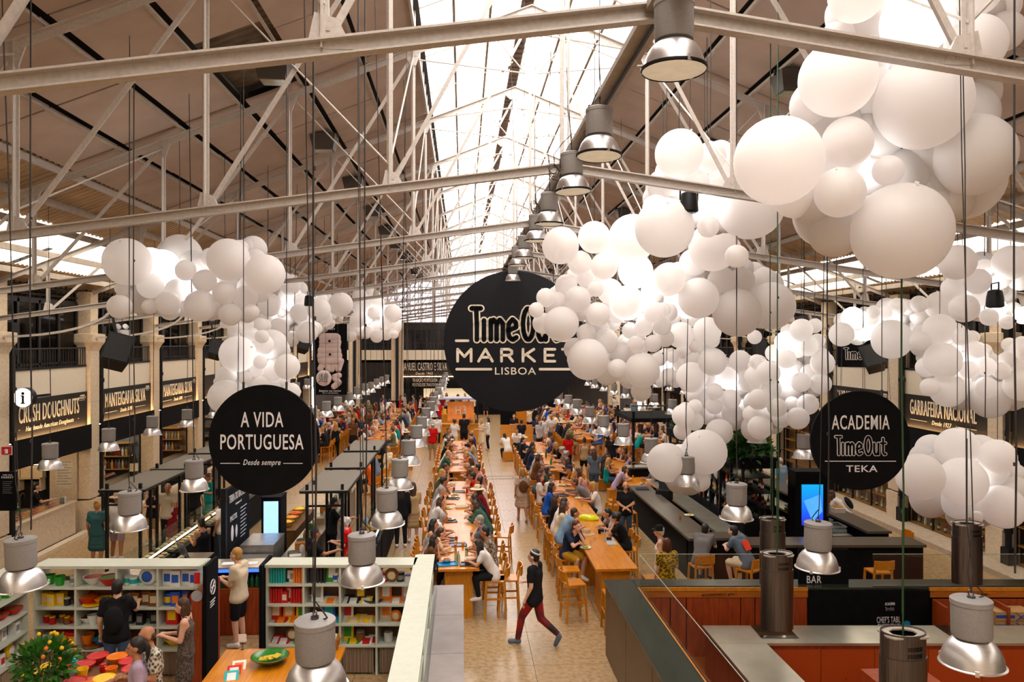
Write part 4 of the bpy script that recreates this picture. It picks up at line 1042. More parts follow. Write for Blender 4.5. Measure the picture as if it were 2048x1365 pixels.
CC = {'white': (.72, .68, .66), 'cream': (.66, .56, .42), 'black': (.010, .010, .012), 'navy': (.02, .03, .07), 'grey': (.16, .15, .15), 'lightgrey': (.42, .41, .42), 'red': (.50, .015, .015), 'blue': (.03, .10, .42), 'lightblue': (.22, .32, .45),
      'teal': (.02, .28, .26), 'orange': (.75, .16, .02), 'yellow': (.75, .42, .04), 'mustard': (.5, .28, .07), 'green': (.05, .11, .08), 'olive': (.13, .13, .06), 'pink': (.62, .33, .33), 'lilac': (.42, .33, .42), 'brown': (.13, .06, .03), 'khaki': (.32, .24, .13), 'denim': (.06, .09, .15), 'tan': (.5, .36, .22), 'bluegreen': (.045, .11, .12), 'maroon': (.17, .015, .02), 'slate': (.12, .15, .2)}
cloth_mats = {k: mat('cloth_' + k, v, .85, var=.07, scale=14, bump=.04, spec=.2) for k, v in CC.items()}
eye_m = mat('eye_dark', (.01, .008, .008), .2)
npeople = 0
def person(loc, face, pose='stand', top='tee', tc='white', bot='trousers', bc='black', hair='short', hc='brown', sk=None, label=None, group=None, h=1., hat=None, hatc='cream', shoes='white', near=None, topm=None, botm=None):
    """face = heading in degrees, 0 looks along the hall away from the camera, 90 looks to the left"""
    global npeople; npeople += 1
    loc = V(loc); sk = sk or [skin, skin2, skin3][npeople % 3]
    t = obj('person', body_mesh(pose), sk, None, loc, R(face)); t.scale = (h, h, h)
    j = POSES[pose]
    if top: obj({'tee': 'shirt', 'long': 'jacket', 'tank': 'tank_top', 'dress': 'dress'}[top], cloth_mesh(top, pose), topm or cloth_mats[tc], t)
    if bot and top != 'dress': obj(bot, cloth_mesh(bot, pose), botm or cloth_mats[bc], t)
    near = near if near is not None else loc.y < 30
    if hair:
        o = obj('hair', hair_mesh(hair), hair_mats[hc], t); o.location = j['head']
    if hat: o = obj('hat', hat_mesh(hat), cloth_mats[hatc], t); o.location = j['head'] + V((0, -.01, .0))
    if near:
        o = obj('eyes', eye_mesh(), eye_m, t); o.location = j['head']
        if pose in ('stride', 'walk'):
            for k_ in ('shoe_left', 'shoe_right'): obj('shoe', cloth_mesh(k_, pose), cloth_mats[shoes], t)
        else: obj('shoes', cloth_mesh('shoes', pose), cloth_mats[shoes], t)
    tag(t, label or 'person', 'person', group)
    return t
def desc(top, tc, bot, bc, hair, hc, hat):
    cn = {'lightgrey': 'pale-grey', 'lightblue': 'sky-blue', 'bluegreen': 'blue-green'}
    tp = {'tee': 'T-shirt', 'long': 'jumper', 'tank': 'vest', 'dress': 'dress'}[top]
    s = f'person in {cn.get(tc, tc)} {tp}'
    if hat: s += ' and hat' if hat == 'sunhat' else ' and cap'
    elif hair == 'thin' or not hair: s += ', balding'
    else: s += f', {hc} {dict(short="short hair", long="long hair", bun="hair in a bun", tail="ponytail", bob="bobbed hair", curly="curly hair").get(hair, "hair")}'
    return s
# ================================================================= FURNITURE
def stool_parts(t, detail=True):
    H_, w, d = .76, .21, .20
    def leg(x, y, back):
        b = MB(); top = H_ if not back else 1.02
        b.bar((x * 1.14, y * 1.2, 0), (x, y, H_ - .03), .038, .038)
        if back: b.bar((x, y, H_ - .03), (x, y - .05, top), .038, .032)
        return b
    if detail:
        b = MB(); b.poly([(-w, -d, H_ - .035), (w, -d, H_ - .035), (w, d, H_ - .035), (-w, d, H_ - .035)], (0, 0, .032)); b.build('seat', oak, t)
        b = MB(); n = 8
        for i in range(n):
            a0, a1 = -1 + 2 * i / n, -1 + 2 * (i + 1) / n
            f = lambda a: (a * (w + .01), -d - .045 - .05 * (1 - a * a))
            p, q = f(a0), f(a1); k = len(b.v)
            for (x, y) in (p, q):
                for (dy, z) in ((0, .84), (.022, .84), (.016, 1.03), (-.006, 1.03)): b.v.append((x, y + dy, z))
            b.f += [(k, k + 4, k + 5, k + 1), (k + 1, k + 5, k + 6, k + 2), (k + 2, k + 6, k + 7, k + 3), (k + 3, k + 7, k + 4, k)]
            if i == 0: b.f.append((k, k + 1, k + 2, k + 3))
            if i == n - 1: b.f.append((k + 4, k + 7, k + 6, k + 5))
        b.build('backrest', oak, t)
        for x in (-1, 1):
            for y in (-1, 1): leg(x * (w - .02), y * (d - .02), y < 0).build('leg', oak_v, t)
        for z, y in ((.36, d), (.30, -d)): MB().bar((-w * 1.05, y * 1.0, z), (w * 1.05, y * 1.0, z), .022, .045).build('stretcher', oak, t)
        for x in (-1, 1): MB().bar((x * w * 1.0, -d, .40), (x * w * 1.0, d, .40), .022, .04).build('stretcher', oak, t)
STOOL = thing('bar_stool', 'x', 'stool'); stool_parts(STOOL)
def far_stool_mesh():
    b = MB(); w, d, H_ = .21, .2, .76
    b.box(-w, w, -d, d, H_ - .035, H_); b.box(-w - .01, w + .01, -d - .06, -d - .03, .84, 1.03)
    for x in (-1, 1):
        b.bar((x * .22, d, 0), (x * .19, d - .02, H_), .035); b.bar((x * .22, -d, 0), (x * .19, -d, H_), .035); b.bar((x * .19, -d, H_), (x * .19, -d - .05, 1.02), .035)
        b.bar((x * .2, -d, .4), (x * .2, d, .4), .03)
    b.bar((-.2, d, .36), (.2, d, .36), .03)
    return b.mesh('bar_stool')
FST = far_stool_mesh(); stu = [0]
def stool(x, y, face, lab, grp='wooden bar stools'):
    if y < 27:
        o = STOOL if not stu[0] else copy_tree(STOOL); stu[0] += 1; o.location = (x, y, 0); o.rotation_euler = (0, 0, R(face))
    else: o = obj('bar_stool', FST, oak, None, (x, y, 0), R(face))
    return tag(o, lab, 'stool', grp)
# low cube bench
def cube_bench(x, y, lab, rz=0.):
    t = thing('bench', lab, 'bench', (x, y, 0), rz, 'wooden cube benches')
    MB().box(-.22, .22, -.2, .2, .41, .45).build('seat', oak, t)
    for s in (-1, 1): MB().box(s * .2 - .02, s * .2 + .02, -.2, .2, 0, .41).build('side_panel', oak_v, t)
    for i in range(3): MB().box(-.18, .18, -.18 + i * .16, -.165 + i * .16, .05 + .1 * i, .41).build('slat', oak_v, t)
    return t
def table(x0, x1, y0, y1, z, lab, nm='communal_table', boards=3):
    t = thing(nm, lab, 'table', ((x0 + x1) / 2, y0, 0)); w = (x1 - x0) / 2; L = y1 - y0; n = max(1, round(L / 2.4)); l = L / n
    for i in range(n): MB().box(-w, w, i * l + .002, (i + 1) * l - .002, z - .05, z).build('top_board', oak, t)
    for i in range(n):
        for yy in (i * l + .16, (i + 1) * l - .22): MB().box(-w + .13, w - .13, yy, yy + .05, 0, z - .05).build('end_panel', oak_v, t)
        if i % 2 == 0: MB().box(-w + .16, w - .16, i * l + .3, i * l + 1.0, .0, z - .05).build('base_box', oak_v, t)
    return t
# ---------------------------------------------------------------- table ware
plate_me = MB().lathe([(.05, 0), (.06, .004), (.125, .018), (.127, .022), (.06, .012), (.001, .01)], 24, close=False).mesh('plate', True)
bowl_me = MB().lathe([(.04, 0), (.055, .005), (.10, .05), (.118, .075), (.112, .075), (.09, .05), (.05, .018), (.001, .015)], 24, close=False).mesh('bowl', True)
glass_me = MB().lathe([(.028, 0), (.036, .13), (.034, .13), (.027, .008), (.001, .008)], 16, close=False).mesh('glass', True)
drink_me = MB().lathe([(.026, .008), (.032, .1), (.001, .1)], 14).mesh('drink', True)
wine_me = MB().lathe([(.034, 0), (.034, .003), (.005, .01), (.004, .09), (.03, .12), (.038, .16), (.03, .2), (.029, .2), (.036, .16), (.028, .122), (.001, .1)], 16, close=False).mesh('wine_glass', True)
bottle_me = MB().lathe([(.034, 0), (.036, .01), (.036, .15), (.03, .18), (.014, .21), (.013, .25), (.001, .25)], 16).mesh('bottle', True)
def tray_mesh():
    b = MB(); w, d = .2, .14; b.box(-w, w, -d, d, 0, .008)
    for (x0, x1, y0, y1) in ((-w, w, -d, -d + .012), (-w, w, d - .012, d), (-w, -w + .012, -d, d), (w - .012, w, -d, d)): b.box(x0, x1, y0, y1, .008, .022)
    return b.mesh('tray')
tray_me = tray_mesh()
food_me = MB().ball((0, 0, .02), .07, 10, 6, 1, .9, .35).mesh('food', True)
FOODC = [(.55, .3, .08), (.6, .42, .12), (.35, .12, .04), (.3, .35, .06), (.6, .5, .3)]
nit = 0
def ware(kind, x, y, z, lab, rz=0., c=None, grp=None):
    global nit; nit += 1; grp = grp or 'table ware on the tables'
    if kind == 'plate' or kind == 'bowl':
        o = obj(kind, plate_me if kind == 'plate' else bowl_me, paint(.7, .68, .62, .3), None, (x, y, z), rz)
        f = obj('food', food_me, paint(*(c or FOODC[nit % 5])), o); f.location = (0, 0, .008 if kind == 'plate' else .045); f.scale = (1, 1, 1)
        return tag(o, lab, kind, grp)
    if kind == 'glass':
        o = obj('glass', glass_me, glass, None, (x, y, z)); obj('drink', drink_me, paint(*(c or (.55, .16, .02)), .2), o); return tag(o, lab, 'glass', grp)
    if kind == 'wine': o = obj('wine_glass', wine_me, glass, None, (x, y, z)); return tag(o, lab, 'glass', grp)
    if kind == 'bottle':
        o = obj('water_bottle', bottle_me, bottle_glass if c is None else paint(*c, .2), None, (x, y, z)); f = MB().tube((0, 0, .235), (0, 0, .255), .016, n=10).build('cap', paint(.1, .2, .6), o); return tag(o, lab, 'bottle', grp)
    if kind == 'tray': o = obj('tray', tray_me, paint(*(c or (.02, .025, .04)), .35), None, (x, y, z), rz); return tag(o, lab, 'tray', grp)
def wares(spec, z, where, zz=None):
    """spec: 'kind px py [colour]' seen on a surface of height z, labelled by order"""
    cnt = {}
    NM = {'plate': 'white plate of food', 'bowl': 'white bowl of food', 'glass': 'glass of amber drink', 'wine': 'stemmed wine glass', 'bottle': 'clear plastic water bottle', 'tray': 'dark serving tray'}
    for k, px, py, *c in spec:
        p = at_z(px, py, z); cnt[k] = cnt.get(k, 0) + 1
        zo = z + (.022 if c and c[0] == 't' else 0)
        col = c[0] if c and isinstance(c[0], tuple) else None
        ware(k, p.x, p.y, z + (.010 if c and 't' in c else .001), f'{NM[k]}, {nth(cnt[k])} one from the near end {where}', random.uniform(-.2, .2), col)
# ================================================================= TABLES AND THE PEOPLE AT THEM
TBL = {}
def add_table(key, x0, x1, y0, y1, z, nm):
    TBL[key] = (x0, x1, y0, y1, z, nm, {-1: [], 1: []})
    table(x0, x1, y0, y1, z, f'long oak communal table, {nm}')
def sit(key, side, px, py, pose='sit', **k):
    x0, x1, y0, y1, z, nm, seats = TBL[key]
    ztop = 1.62 * k.get('h', 1) - (.06 if pose in ('sitlean', 'sitchin') else 0) - (.31 if z < .9 else 0)
    y = at_z(px, py, ztop).y
    seats[side].append((y, pose, k))
RT = random.Random(5)
TOPS = [('tee', 'white'), ('tee', 'black'), ('tee', 'grey'), ('tee', 'lightgrey'), ('tee', 'navy'), ('tee', 'cream'), ('tank', 'white'), ('tank', 'black'), ('tee', 'red'), ('long', 'black'), ('tee', 'lightblue'), ('tee', 'olive'), ('dress', 'red'), ('long', 'cream'), ('tee', 'pink'), ('tee', 'blue'), ('tank', 'teal'), ('tee', 'brown'), ('tee', 'yellow'), ('tee', 'maroon'), ('tee', 'white'), ('tee', 'black'), ('tee', 'white'), ('long', 'navy')]
BOTS = [('trousers', 'black'), ('trousers', 'denim'), ('shorts', 'khaki'), ('shorts', 'denim'), ('shorts', 'black'), ('skirt', 'black'), ('trousers', 'grey')]
HAIRS = [('short', 'brown'), ('long', 'brown'), ('long', 'black'), ('short', 'black'), ('bob', 'brown'), ('short', 'grey'), ('tail', 'black'), ('long', 'blond'), ('bun', 'brown'), ('curly', 'black'), ('thin', 'grey'), ('short', 'blond'), ('bob', 'red'), ('long', 'red')]
SITP = ['sit', 'sit2', 'sit3', 'sitlean', 'sitchin', 'sit', 'sitback', 'sit2']
def rnd_person():
    a = RT.choice(TOPS); b = RT.choice(BOTS); c = RT.choice(HAIRS)
    if c[0] in ('short', 'thin') and a[0] in ('dress',): a = ('tee', 'white')
    d = dict(top=a[0], tc=a[1], bot=b[0], bc=b[1], hair=c[0], hc=c[1], sk=RT.choice([skin, skin, skin2, skin3]), h=RT.uniform(.95, 1.04))
    if RT.random() < .05: d['hat'] = 'sunhat'
    return d
def fill(key, side, ya, yb, step=.72, prob=.9):
    x0, x1, y0, y1, z, nm, seats = TBL[key]; y = ya
    while y < yb:
        if all(abs(y - s[0]) > .5 for s in seats[side]):
            if RT.random() < prob: seats[side].append((y + RT.uniform(-.08, .08), RT.choice(SITP), rnd_person()))
            else: seats[side].append((y, None, {}))
        y += step
def finish(key):
    x0, x1, y0, y1, z, nm, seats = TBL[key]
    for side in (-1, 1):
        sd = 'left' if side < 0 else 'right'
        last = -9
        for i, (y, pose, k) in enumerate(sorted(seats[side], key=lambda s: s[0])):
            if y - last < .47: y = last + .47
            last = y
            x = (x0 - .34 if side < 0 else x1 + .34); face = -90 if side < 0 else 90
            low = z < .9; k = dict(k)
            bx = k.pop('dx', 0); tw = k.pop('turn', 0)
            if low:
                if i % 2 == 0: cube_bench(x, y, f'low oak cube bench, {nth(i // 2 + 1)} on the {sd} of the {nm}', 0)
            else: stool(x + bx, y, face + RT.uniform(-6, 6), f'oak bar stool, {nth(i + 1)} on the {sd} side of the {nm}')
            if pose:
                lb = k.pop('lb', None); h = k.get('h', 1)
                d = desc(k.get('top', 'tee'), k.get('tc', 'white'), 0, 0, k.get('hair', 'short'), k.get('hc', 'brown'), k.get('hat'))
                zoff = (.775 - .76 * 1) if not low else -.30
                if low: zoff = .455 - .76
                person((x + bx - side * .02, y, zoff + (.76 - .76 * h)), face + tw + RT.uniform(-9, 9), pose, label=lb or f'{d}, {nth(i + 1)} on {sd} of {nm}', group=f'people seated at the {nm}', **k)
add_table('A', -.49, .34, 15.15, 24.65, 1.05, 'near aisle table')
add_table('A2', -.47, .20, 26.5, 34.6, 1.05, 'second aisle table')
add_table('B', 2.68, 3.54, 14.95, 24.6, 1.05, 'near right table')
add_table('B2', 2.85, 3.60, 26.5, 34.0, 1.05, 'second right table')
add_table('C', 5.65, 6.5, 24.8, 31.0, .75, 'low table by the bar')
add_table('D', 5.3, 6.15, 34.8, 52, 1.05, 'far right table')
add_table('E', -7.5, -6.65, 34.9, 52, 1.05, 'far left table')
add_table('G', -4.35, -3.5, 34.8, 52, 1.05, 'middle left table')
add_table('K', 8.3, 9.1, 33.5, 51, 1.05, 'outer right table')
S_ = sit
S_('A', -1, 868, 1003, 'sitchin', tc='white', hair='long', hc='brown', h=.95, sk=skin)
S_('A', -1, 876, 1029, 'sitlean', tc='white', hair='short', hc='grey')
S_('A', -1, 861, 1044, 'sit', top='tank', tc='lightgrey', hair='long', hc='black', h=.95)
S_('A', -1, 868, 1064, 'sitlean', tc='cream', hair='tail', hc='brown', h=.95)
S_('A', -1, 870, 1084, 'sit2', tc='brown', hair='long', hc='black', h=.85)
S_('A', -1, 878, 959, 'sitchin', tc='lightgrey', hair='curly', hc='black')
S_('A', -1, 872, 975, 'sit2', tc='white', hair='short', hc='grey')
S_('A', -1, 876, 941, 'sit', tc='olive', hair='long', hc='blond')
S_('A', 1, 966, 1085, 'sitlean', tc='white', hair='long', hc='black', bc='black', h=.97, lb='woman in white T-shirt with long black hair, nearest on right of the near aisle table')
S_('A', 1, 971, 1056, 'sit', tc='tan', hair='short', hc='black', topm=mat('zebra_print', (.5, .42, .33), .8, kind='cells', scale=28, c2=(.05, .03, .02)))
S_('A', 1, 966, 1031, 'sitchin', tc='slate', hair='short', hc='grey', h=1.06)
S_('A', 1, 975, 1004, 'sitlean', top='long', tc='green', hair='long', hc='brown')
S_('A', 1, 964, 992, 'sitlean', tc='black', hair='long', hc='black')
S_('A', 1, 955, 972, 'sit2', tc='maroon', hair='long', hc='brown', hat='sunhat')
S_('A', 1, 951, 957, 'sit', top='tank', tc='cream', hair='bun', hc='black')
S_('A', 1, 954, 944, 'sitlean', tc='red', hair='short', hc='black', h=1.05)
fill('A', 1, 23.5, 24.5)
for q in (('A2', -1, 879, 940, 'sit', dict(tc='cream', hair='long', hc='blond')), ('A2', -1, 889, 929, 'sit2', dict(tc='olive', hair='short', hc='brown')), ('A2', -1, 893, 905, 'sitchin', dict(tc='green', hair='short', hc='blond')),
          ('A2', -1, 891, 892, 'sitlean', dict(tc='white', hair='bob', hc='red')), ('A2', -1, 895, 884, 'sit', dict(tc='black', hair='short', hc='black')), ('A2', 1, 954, 927, 'sitlean', dict(tc='brown', hair='thin', hc='grey')),
          ('A2', 1, 945, 918, 'sit2', dict(tc='cream', hair='long', hc='brown')), ('A2', 1, 957, 903, 'sitlean', dict(tc='orange', hair='short', hc='blond', h=1.05)), ('A2', 1, 942, 897, 'sitlean', dict(tc='lightblue', hair='thin', hc='grey')),
          ('A2', 1, 943, 880, 'sit', dict(tc='tan', hair='curly', hc='brown')), ('A2', 1, 947, 868, 'sit', dict(top='long', tc='black', hair='short', hc='brown')),
          ('B', -1, 1155, 1040, 'sitchin', dict(tc='navy', hair='short', hc='red', bot='shorts', bc='mustard', sk=skin3, turn=-55, h=1.03, lb='young man in navy T-shirt and mustard shorts, chin on hand, at the near right table')),
          ('B', -1, 1140, 1019, 'sitlean', dict(tc='lightblue', hair='short', hc='brown', topm=None)), ('B', -1, 1124, 1013, 'sit', dict(tc='cream', hair='long', hc='brown')),
          ('B', -1, 1133, 998, 'sit2', dict(tc='white', hair='long', hc='black')), ('B', -1, 1109, 991, 'sit3', dict(tc='black', hair='long', hc='brown', bot='skirt', bc='red')), ('B', -1, 1109, 967, 'sit', dict(tc='blue', hair='long', hc='black')),
          ('B', -1, 1084, 937, 'sitlean', dict(top='long', tc='green', hair='long', hc='black')),
          ('B', 1, 1243, 1030, 'sitchin', dict(tc='black', hair='curly', hc='black', sk=skin, lb='young man in black T-shirt with curly dark hair over a laptop, near right table')), ('B', 1, 1236, 1018, 'sitlean', dict(tc='lightgrey', hair='short', hc='black')),
          ('B', 1, 1197, 966, 'sit', dict(tc='white', hair='bob', hc='blond')), ('B', 1, 1167, 938, 'sit2', dict(top='tank', tc='pink', hair='long', hc='brown')), ('B', 1, 1145, 932, 'sitlean', dict(tc='mustard', hair='short', hc='black', hat='cap', hatc='navy')),
          ('B2', -1, 1081, 910, 'sit', dict(tc='brown', hair='long', hc='brown')), ('B2', -1, 1062, 886, 'sit2', dict(tc='black', hair='long', hc='black')), ('B2', -1, 1048, 876, 'sitback', dict(tc='black', hair='short', hc='black')),
          ('B2', 1, 1125, 919, 'sitlean', dict(top='tank', tc='white', hair='long', hc='brown')), ('B2', 1, 1128, 904, 'sit', dict(tc='navy', hair='curly', hc='grey')), ('B2', 1, 1121, 896, 'sit', dict(tc='grey', hair='curly', hc='grey')), ('B2', 1, 1108, 886, 'sit2', dict(tc='black', hair='long', hc='blond')),
          ('C', -1, 1244, 933, 'sitlean', dict(tc='lilac', hair='bob', hc='brown')), ('C', -1, 1221, 912, 'sit', dict(tc='black', hair='short', hc='brown')), ('C', -1, 1228, 906, 'sitlean', dict(tc='black', hair='long', hc='brown')),
          ('C', 1, 1298, 941, 'sit2', dict(tc='black', hair='long', hc='brown')), ('C', 1, 1278, 913, 'sitlean', dict(top='long', tc='brown', hair='long', hc='brown')), ('C', 1, 1257, 896, 'sitlean', dict(tc='lightgrey', hair='thin', hc='grey')),
          ('E', 1, 653, 856, 'sit', dict(tc='black', hair='bun', hc='blond')), ('E', 1, 662, 845, 'sitlean', dict(tc='pink', hair='thin', hc='grey')), ('E', 1, 674, 844, 'sitlean', dict(tc='cream', hair='short', hc='brown')), ('E', 1, 683, 837, 'sit', dict(top='long', tc='black', hair='short', hc='grey')),
          ('G', -1, 743, 853, 'sitlean', dict(tc='lightgrey', hair='short', hc='grey')), ('G', 1, 816, 841, 'sit', dict(tc='red', hair='long', hc='black'))):
    S_(q[0], q[1], q[2], q[3], q[4], **q[5])
fill('A2', -1, 31, 34, .7); fill('A2', 1, 31, 34.3, .7); fill('B', -1, 22.6, 24.2, .7); fill('B', 1, 18.4, 20, 1.2, 0); fill('B2', -1, 27, 33.5, .75); fill('B2', 1, 30, 33.5, .75)
fill('C', -1, 26.5, 30.8, 1.0, .6); fill('C', 1, 26, 30.8, 1.0, .7)
for k_, a_ in (('D', 35), ('E', 35.2), ('G', 35.2), ('K', 34)):
    for sd in (-1, 1): fill(k_, sd, a_, 51.5, .86, .93)
for k_ in TBL: finish(k_)
# empty stools round the near right table
for i, (x, y, f, w) in enumerate(((2.25, 15.1, -80, 'at the near left corner'), (2.95, 14.45, 0, 'at the near end, left'), (3.95, 15.3, 90, 'at the near right corner'), (2.3, 16.0, -90, 'at the left side, near the corner'), (4.6, 22.2, 10, 'behind the man with folded hands'))):
    stool(x, y, f, f'empty oak bar stool {w}' + (' of the near right table' if i < 4 else ''))
p = at_z(985, 1215, 0); stool(.95, 15.5, 90, 'empty oak bar stool at the near end of the near aisle table')
stool(1.0, 18.9, 80, 'empty oak bar stool on the right of the near aisle table')
# table ware
Z5 = 1.05
wares([('tray', 895, 1130, (.03, .22, .45)), ('bowl', 893, 1126, 't'), ('tray', 940, 1130), ('bowl', 938, 1126, 't'), ('plate', 897, 1104), ('glass', 911, 1098), ('glass', 926, 1094, (.75, .3, .03)), ('bottle', 912, 1122), ('bottle', 917, 1128), ('bottle', 933, 1112),
       ('tray', 915, 1091, (.08, .1, .16)), ('plate', 942, 1098), ('glass', 913, 1082, (.4, .08, .02)), ('glass', 943, 1074, (.25, .08, .02)), ('tray', 893, 1080), ('tray', 898, 1044), ('plate', 899, 1041, 't'), ('plate', 895, 1018), ('tray', 905, 998), ('plate', 906, 996, 't'), ('plate', 910, 990),
       ('tray', 917, 985), ('glass', 908, 982, (.3, .05, .02)), ('plate', 903, 968), ('wine', 907, 966), ('wine', 925, 966), ('bottle', 934, 992, (.5, .02, .02))], Z5, 'of the near aisle table')
wares([('plate', 1171, 1097), ('wine', 1182, 1100), ('wine', 1189, 1093), ('wine', 1164, 1022), ('wine', 1172, 1008), ('wine', 1178, 1025), ('plate', 1158, 998), ('tray', 1144, 983), ('tray', 1124, 992), ('plate', 1127, 987), ('tray', 1137, 972), ('glass', 1131, 974, (.7, .65, .6)), ('glass', 1120, 968, (.7, .2, .05)), ('plate', 1122, 972)], Z5, 'of the near right table')
wares([('plate', 930, 925), ('tray', 913, 930), ('plate', 914, 918), ('tray', 923, 906), ('plate', 921, 900), ('plate', 908, 894), ('glass', 924, 892)], Z5, 'of the second aisle table')
wares([('tray', 1098, 936), ('bottle', 1102, 930, (.02, .25, .05)), ('bottle', 1092, 916, (.03, .08, .03)), ('plate', 1110, 925), ('plate', 1106, 912), ('plate', 1095, 905), ('glass', 1104, 922)], Z5, 'of the second right table')
wares([('glass', 1266, 957, (.7, .3, .05)), ('plate', 1287, 968), ('plate', 1256, 940), ('glass', 1284, 954, (.05, .04, .03))], .75, 'of the low bar-side table')
for key in 'DEGK':
    x0, x1, y0, y1, z, nm, _ = TBL[key]; y = y0 + .4; i = 1
    while y < y1 - .4:
        kd = ['plate', 'glass', 'plate', 'tray'][i % 4]; nmx = {'plate': 'white plate of food', 'glass': 'glass of amber drink', 'tray': 'dark serving tray'}[kd]
        ware(kd, RT.uniform(x0 + .18, x1 - .18), y, z + .001, f'{nmx}, item {i} from the near end of the {nm}' if 0 else f'{nmx}, {nth(i)} thing along the {nm}'); y += .62; i += 1
# bags and other things on the tables
def bag(name, px, py, z, w, h, m, lab, rz=0., flat=.5):
    p = at_z(px, py, z); b = MB(); n = 12; rows = [(0, 1), (.3, 1.05), (.65, .9), (.9, .7), (1, .45)]
    rr = random.Random(px)
    for (t_, s_) in rows:
        for i in range(n):
            a = 2 * PI * i / n; k = s_ * (1 + rr.uniform(-.09, .09)); b.v.append((math.cos(a) * w * k, math.sin(a) * w * flat * k, t_ * h))
    for j in range(len(rows) - 1):
        for i in range(n): b.f.append((j * n + i, j * n + (i + 1) % n, (j + 1) * n + (i + 1) % n, (j + 1) * n + i))
    b.f += [tuple(range(n - 1, -1, -1)), tuple((len(rows) - 1) * n + i for i in range(n))]
    o = b.build(name, m, None, True, p, rz); return tag(o, lab, 'bag')
bag('plastic_bag', 1177, 1040, Z5 + .001, .26, .13, paint(.62, .68, .03, .3), 'bright yellow-green plastic bag lying on the near right table', -.3)
bag('tote_bag', 924, 1016, Z5 + .001, .2, .1, cloth_mats['cream'], 'cream printed tote bag lying on the near aisle table', .3)
bag('backpack', 1218, 1056, .76, .22, .42, cloth_mats['black'], 'round black backpack on a stool beside the near right table', 0, .8)
bag('bin_bag', 1282, 907, 0, .35, .9, paint(.02, .02, .02, .3), 'black bin bag on its stand behind the low table', 0, .9)
p = at_z(1268, 944, .75); t = thing('straw_basket', 'woven straw handbag with round handle on the low table by the bar', 'basket', (p.x, p.y, .751), .2)
MB().lathe([(.13, 0), (.17, .06), (.17, .2), (.14, .24), (.13, .22), (.15, .1), (.001, .02)], 20, close=False).build('basket_body', mat('straw', (.5, .27, .08), .8, kind='waves', scale=20, bump=.4), t, True)
MB().path([(.13 * math.cos(a), 0, .22 + .13 * math.sin(a)) for a in [i * PI / 10 for i in range(11)]], .012).build('handle', MATS['straw'], t)
def laptop(px, py, z, lab, rz, closed=False, c=(.45, .44, .43)):
    p = at_z(px, py, z); t = thing('laptop', lab, 'laptop', (p.x, p.y, z + .001), rz)
    MB().box(-.16, .16, -.11, .11, 0, .018).build('base', paint(*c, .4), t)
    if not closed:
        MB().box(-.13, .13, -.06, .06, .018, .02).build('keyboard', matte_black, t)
        MB().box(-.16, .16, .10, .112, .01, .21).build('screen_lid', paint(*c, .4), t)
laptop(1207, 1064, Z5, 'open silver laptop on the near right table, farther one', 1.4)
laptop(1218, 1080, Z5, 'open silver laptop on the near right table, nearer one', 1.4)
laptop(1223, 1088, Z5, 'closed pale grey laptop at the right edge of the near right table', 1.5, True)
p = at_z(1173, 1069, Z5); tag(obj('straw_hat', hat_mesh('sunhat'), cloth_mats['tan'], None, (p.x, p.y, Z5 - .012)), 'tan hat lying on the near right table beside the young man', 'hat')
p = at_z(1199, 1068, Z5); tag(MB().lathe([(.03, 0), (.035, .09), (.037, .1), (.001, .1)], 14).build('paper_cup', matte_black, None, True, (p.x, p.y, Z5 + .001)), 'small black takeaway cup beside the open laptops', 'cup')
# ---------------------------------------------------------------- standing and walking people
def at_foot(px, py): return at_z(px, py, 0)
def stand(px, py, z, face, pose, lab, **k):
    """head top seen at (px, py) for a person z metres tall"""
    h = z / 1.745; p = at_z(px, py, z - (.17 if pose == 'lean' else .0)); k.setdefault('h', h)
    return person((p.x, p.y, 0), face, pose, label=lab, **k)
trm = mat('red_black_trousers', (.012, .011, .012), .85, kind='cells', scale=3.2, c2=(.28, .012, .015))
stand(1072, 1104, 1.80, 25, 'stride', 'man in black top and red-and-black trousers walking across the centre aisle, apron tied', top='tee', tc='black', bot='trousers', hair='short', hc='black', sk=skin3, topm=cloth_mats['black'], botm=trm, shoes='slate')
# he walks to the left
w = [o for o in bpy.data.objects if o.get('label', '').startswith('man in black top and red')][0]; w.rotation_euler = (0, 0, R(62)); p = at_z(1075, 1292, 0); w.location = (p.x - .05, p.y, 0)
ap = MB().poly([(-.10, .10, 1.02), (.16, .07, 1.06), (.19, .08, .99), (.0, .13, .95)], (0, .02, 0)); ap.build('apron_cloth', cloth_mats['white'], w)
hb = obj('headband', MB().lathe([(.088, .075), (.094, .08), (.096, .10), (.088, .108)], 20, close=False).mesh('headband', True), cloth_mats['white'], w); hb.location = POSES['stride']['head'] + V((0, -.02, 0)); hb.rotation_euler = (.35, 0, 0); hb.scale = (.92, 1.05, 1)
stand(1045, 937, 1.66, 5, 'walk', 'blond woman in patterned cream dress with brown backpack walking away up the aisle', top='dress', tc='cream', hair='bob', hc='blond', shoes='tan', topm=mat('speckled_cream', (.66, .55, .45), .85, kind='cells', scale=30, c2=(.4, .3, .25)))
def backpack(o, m, lab=None, h=.42, pose='stand'):
    j = POSES[pose]; b = MB(); c = (j['chest'] + j['pel']) / 2
    b.ball((0, 0, 0), .15, 14, 10, 1, .55, h / .3); q = b.build('backpack', m, o, True); q.location = c + V((0, -.17, .07))
    for s in (-1, 1): MB().path([(s * .1, -.1, 1.45), (s * .12, .02, 1.47), (s * .12, .115, 1.3), (s * .13, .06, 1.1)], .018).build('strap', m, o)
wm = [o for o in bpy.data.objects if o.get('label', '').startswith('blond woman in patterned')][0]; backpack(wm, cloth_mats['brown'])
stand(1251, 963, 1.74, 175, 'cross', 'bald man in black polo shirt with folded hands by the bar corner', tc='black', bc='denim', bot='trousers', hair=None, sk=skin, shoes='black')
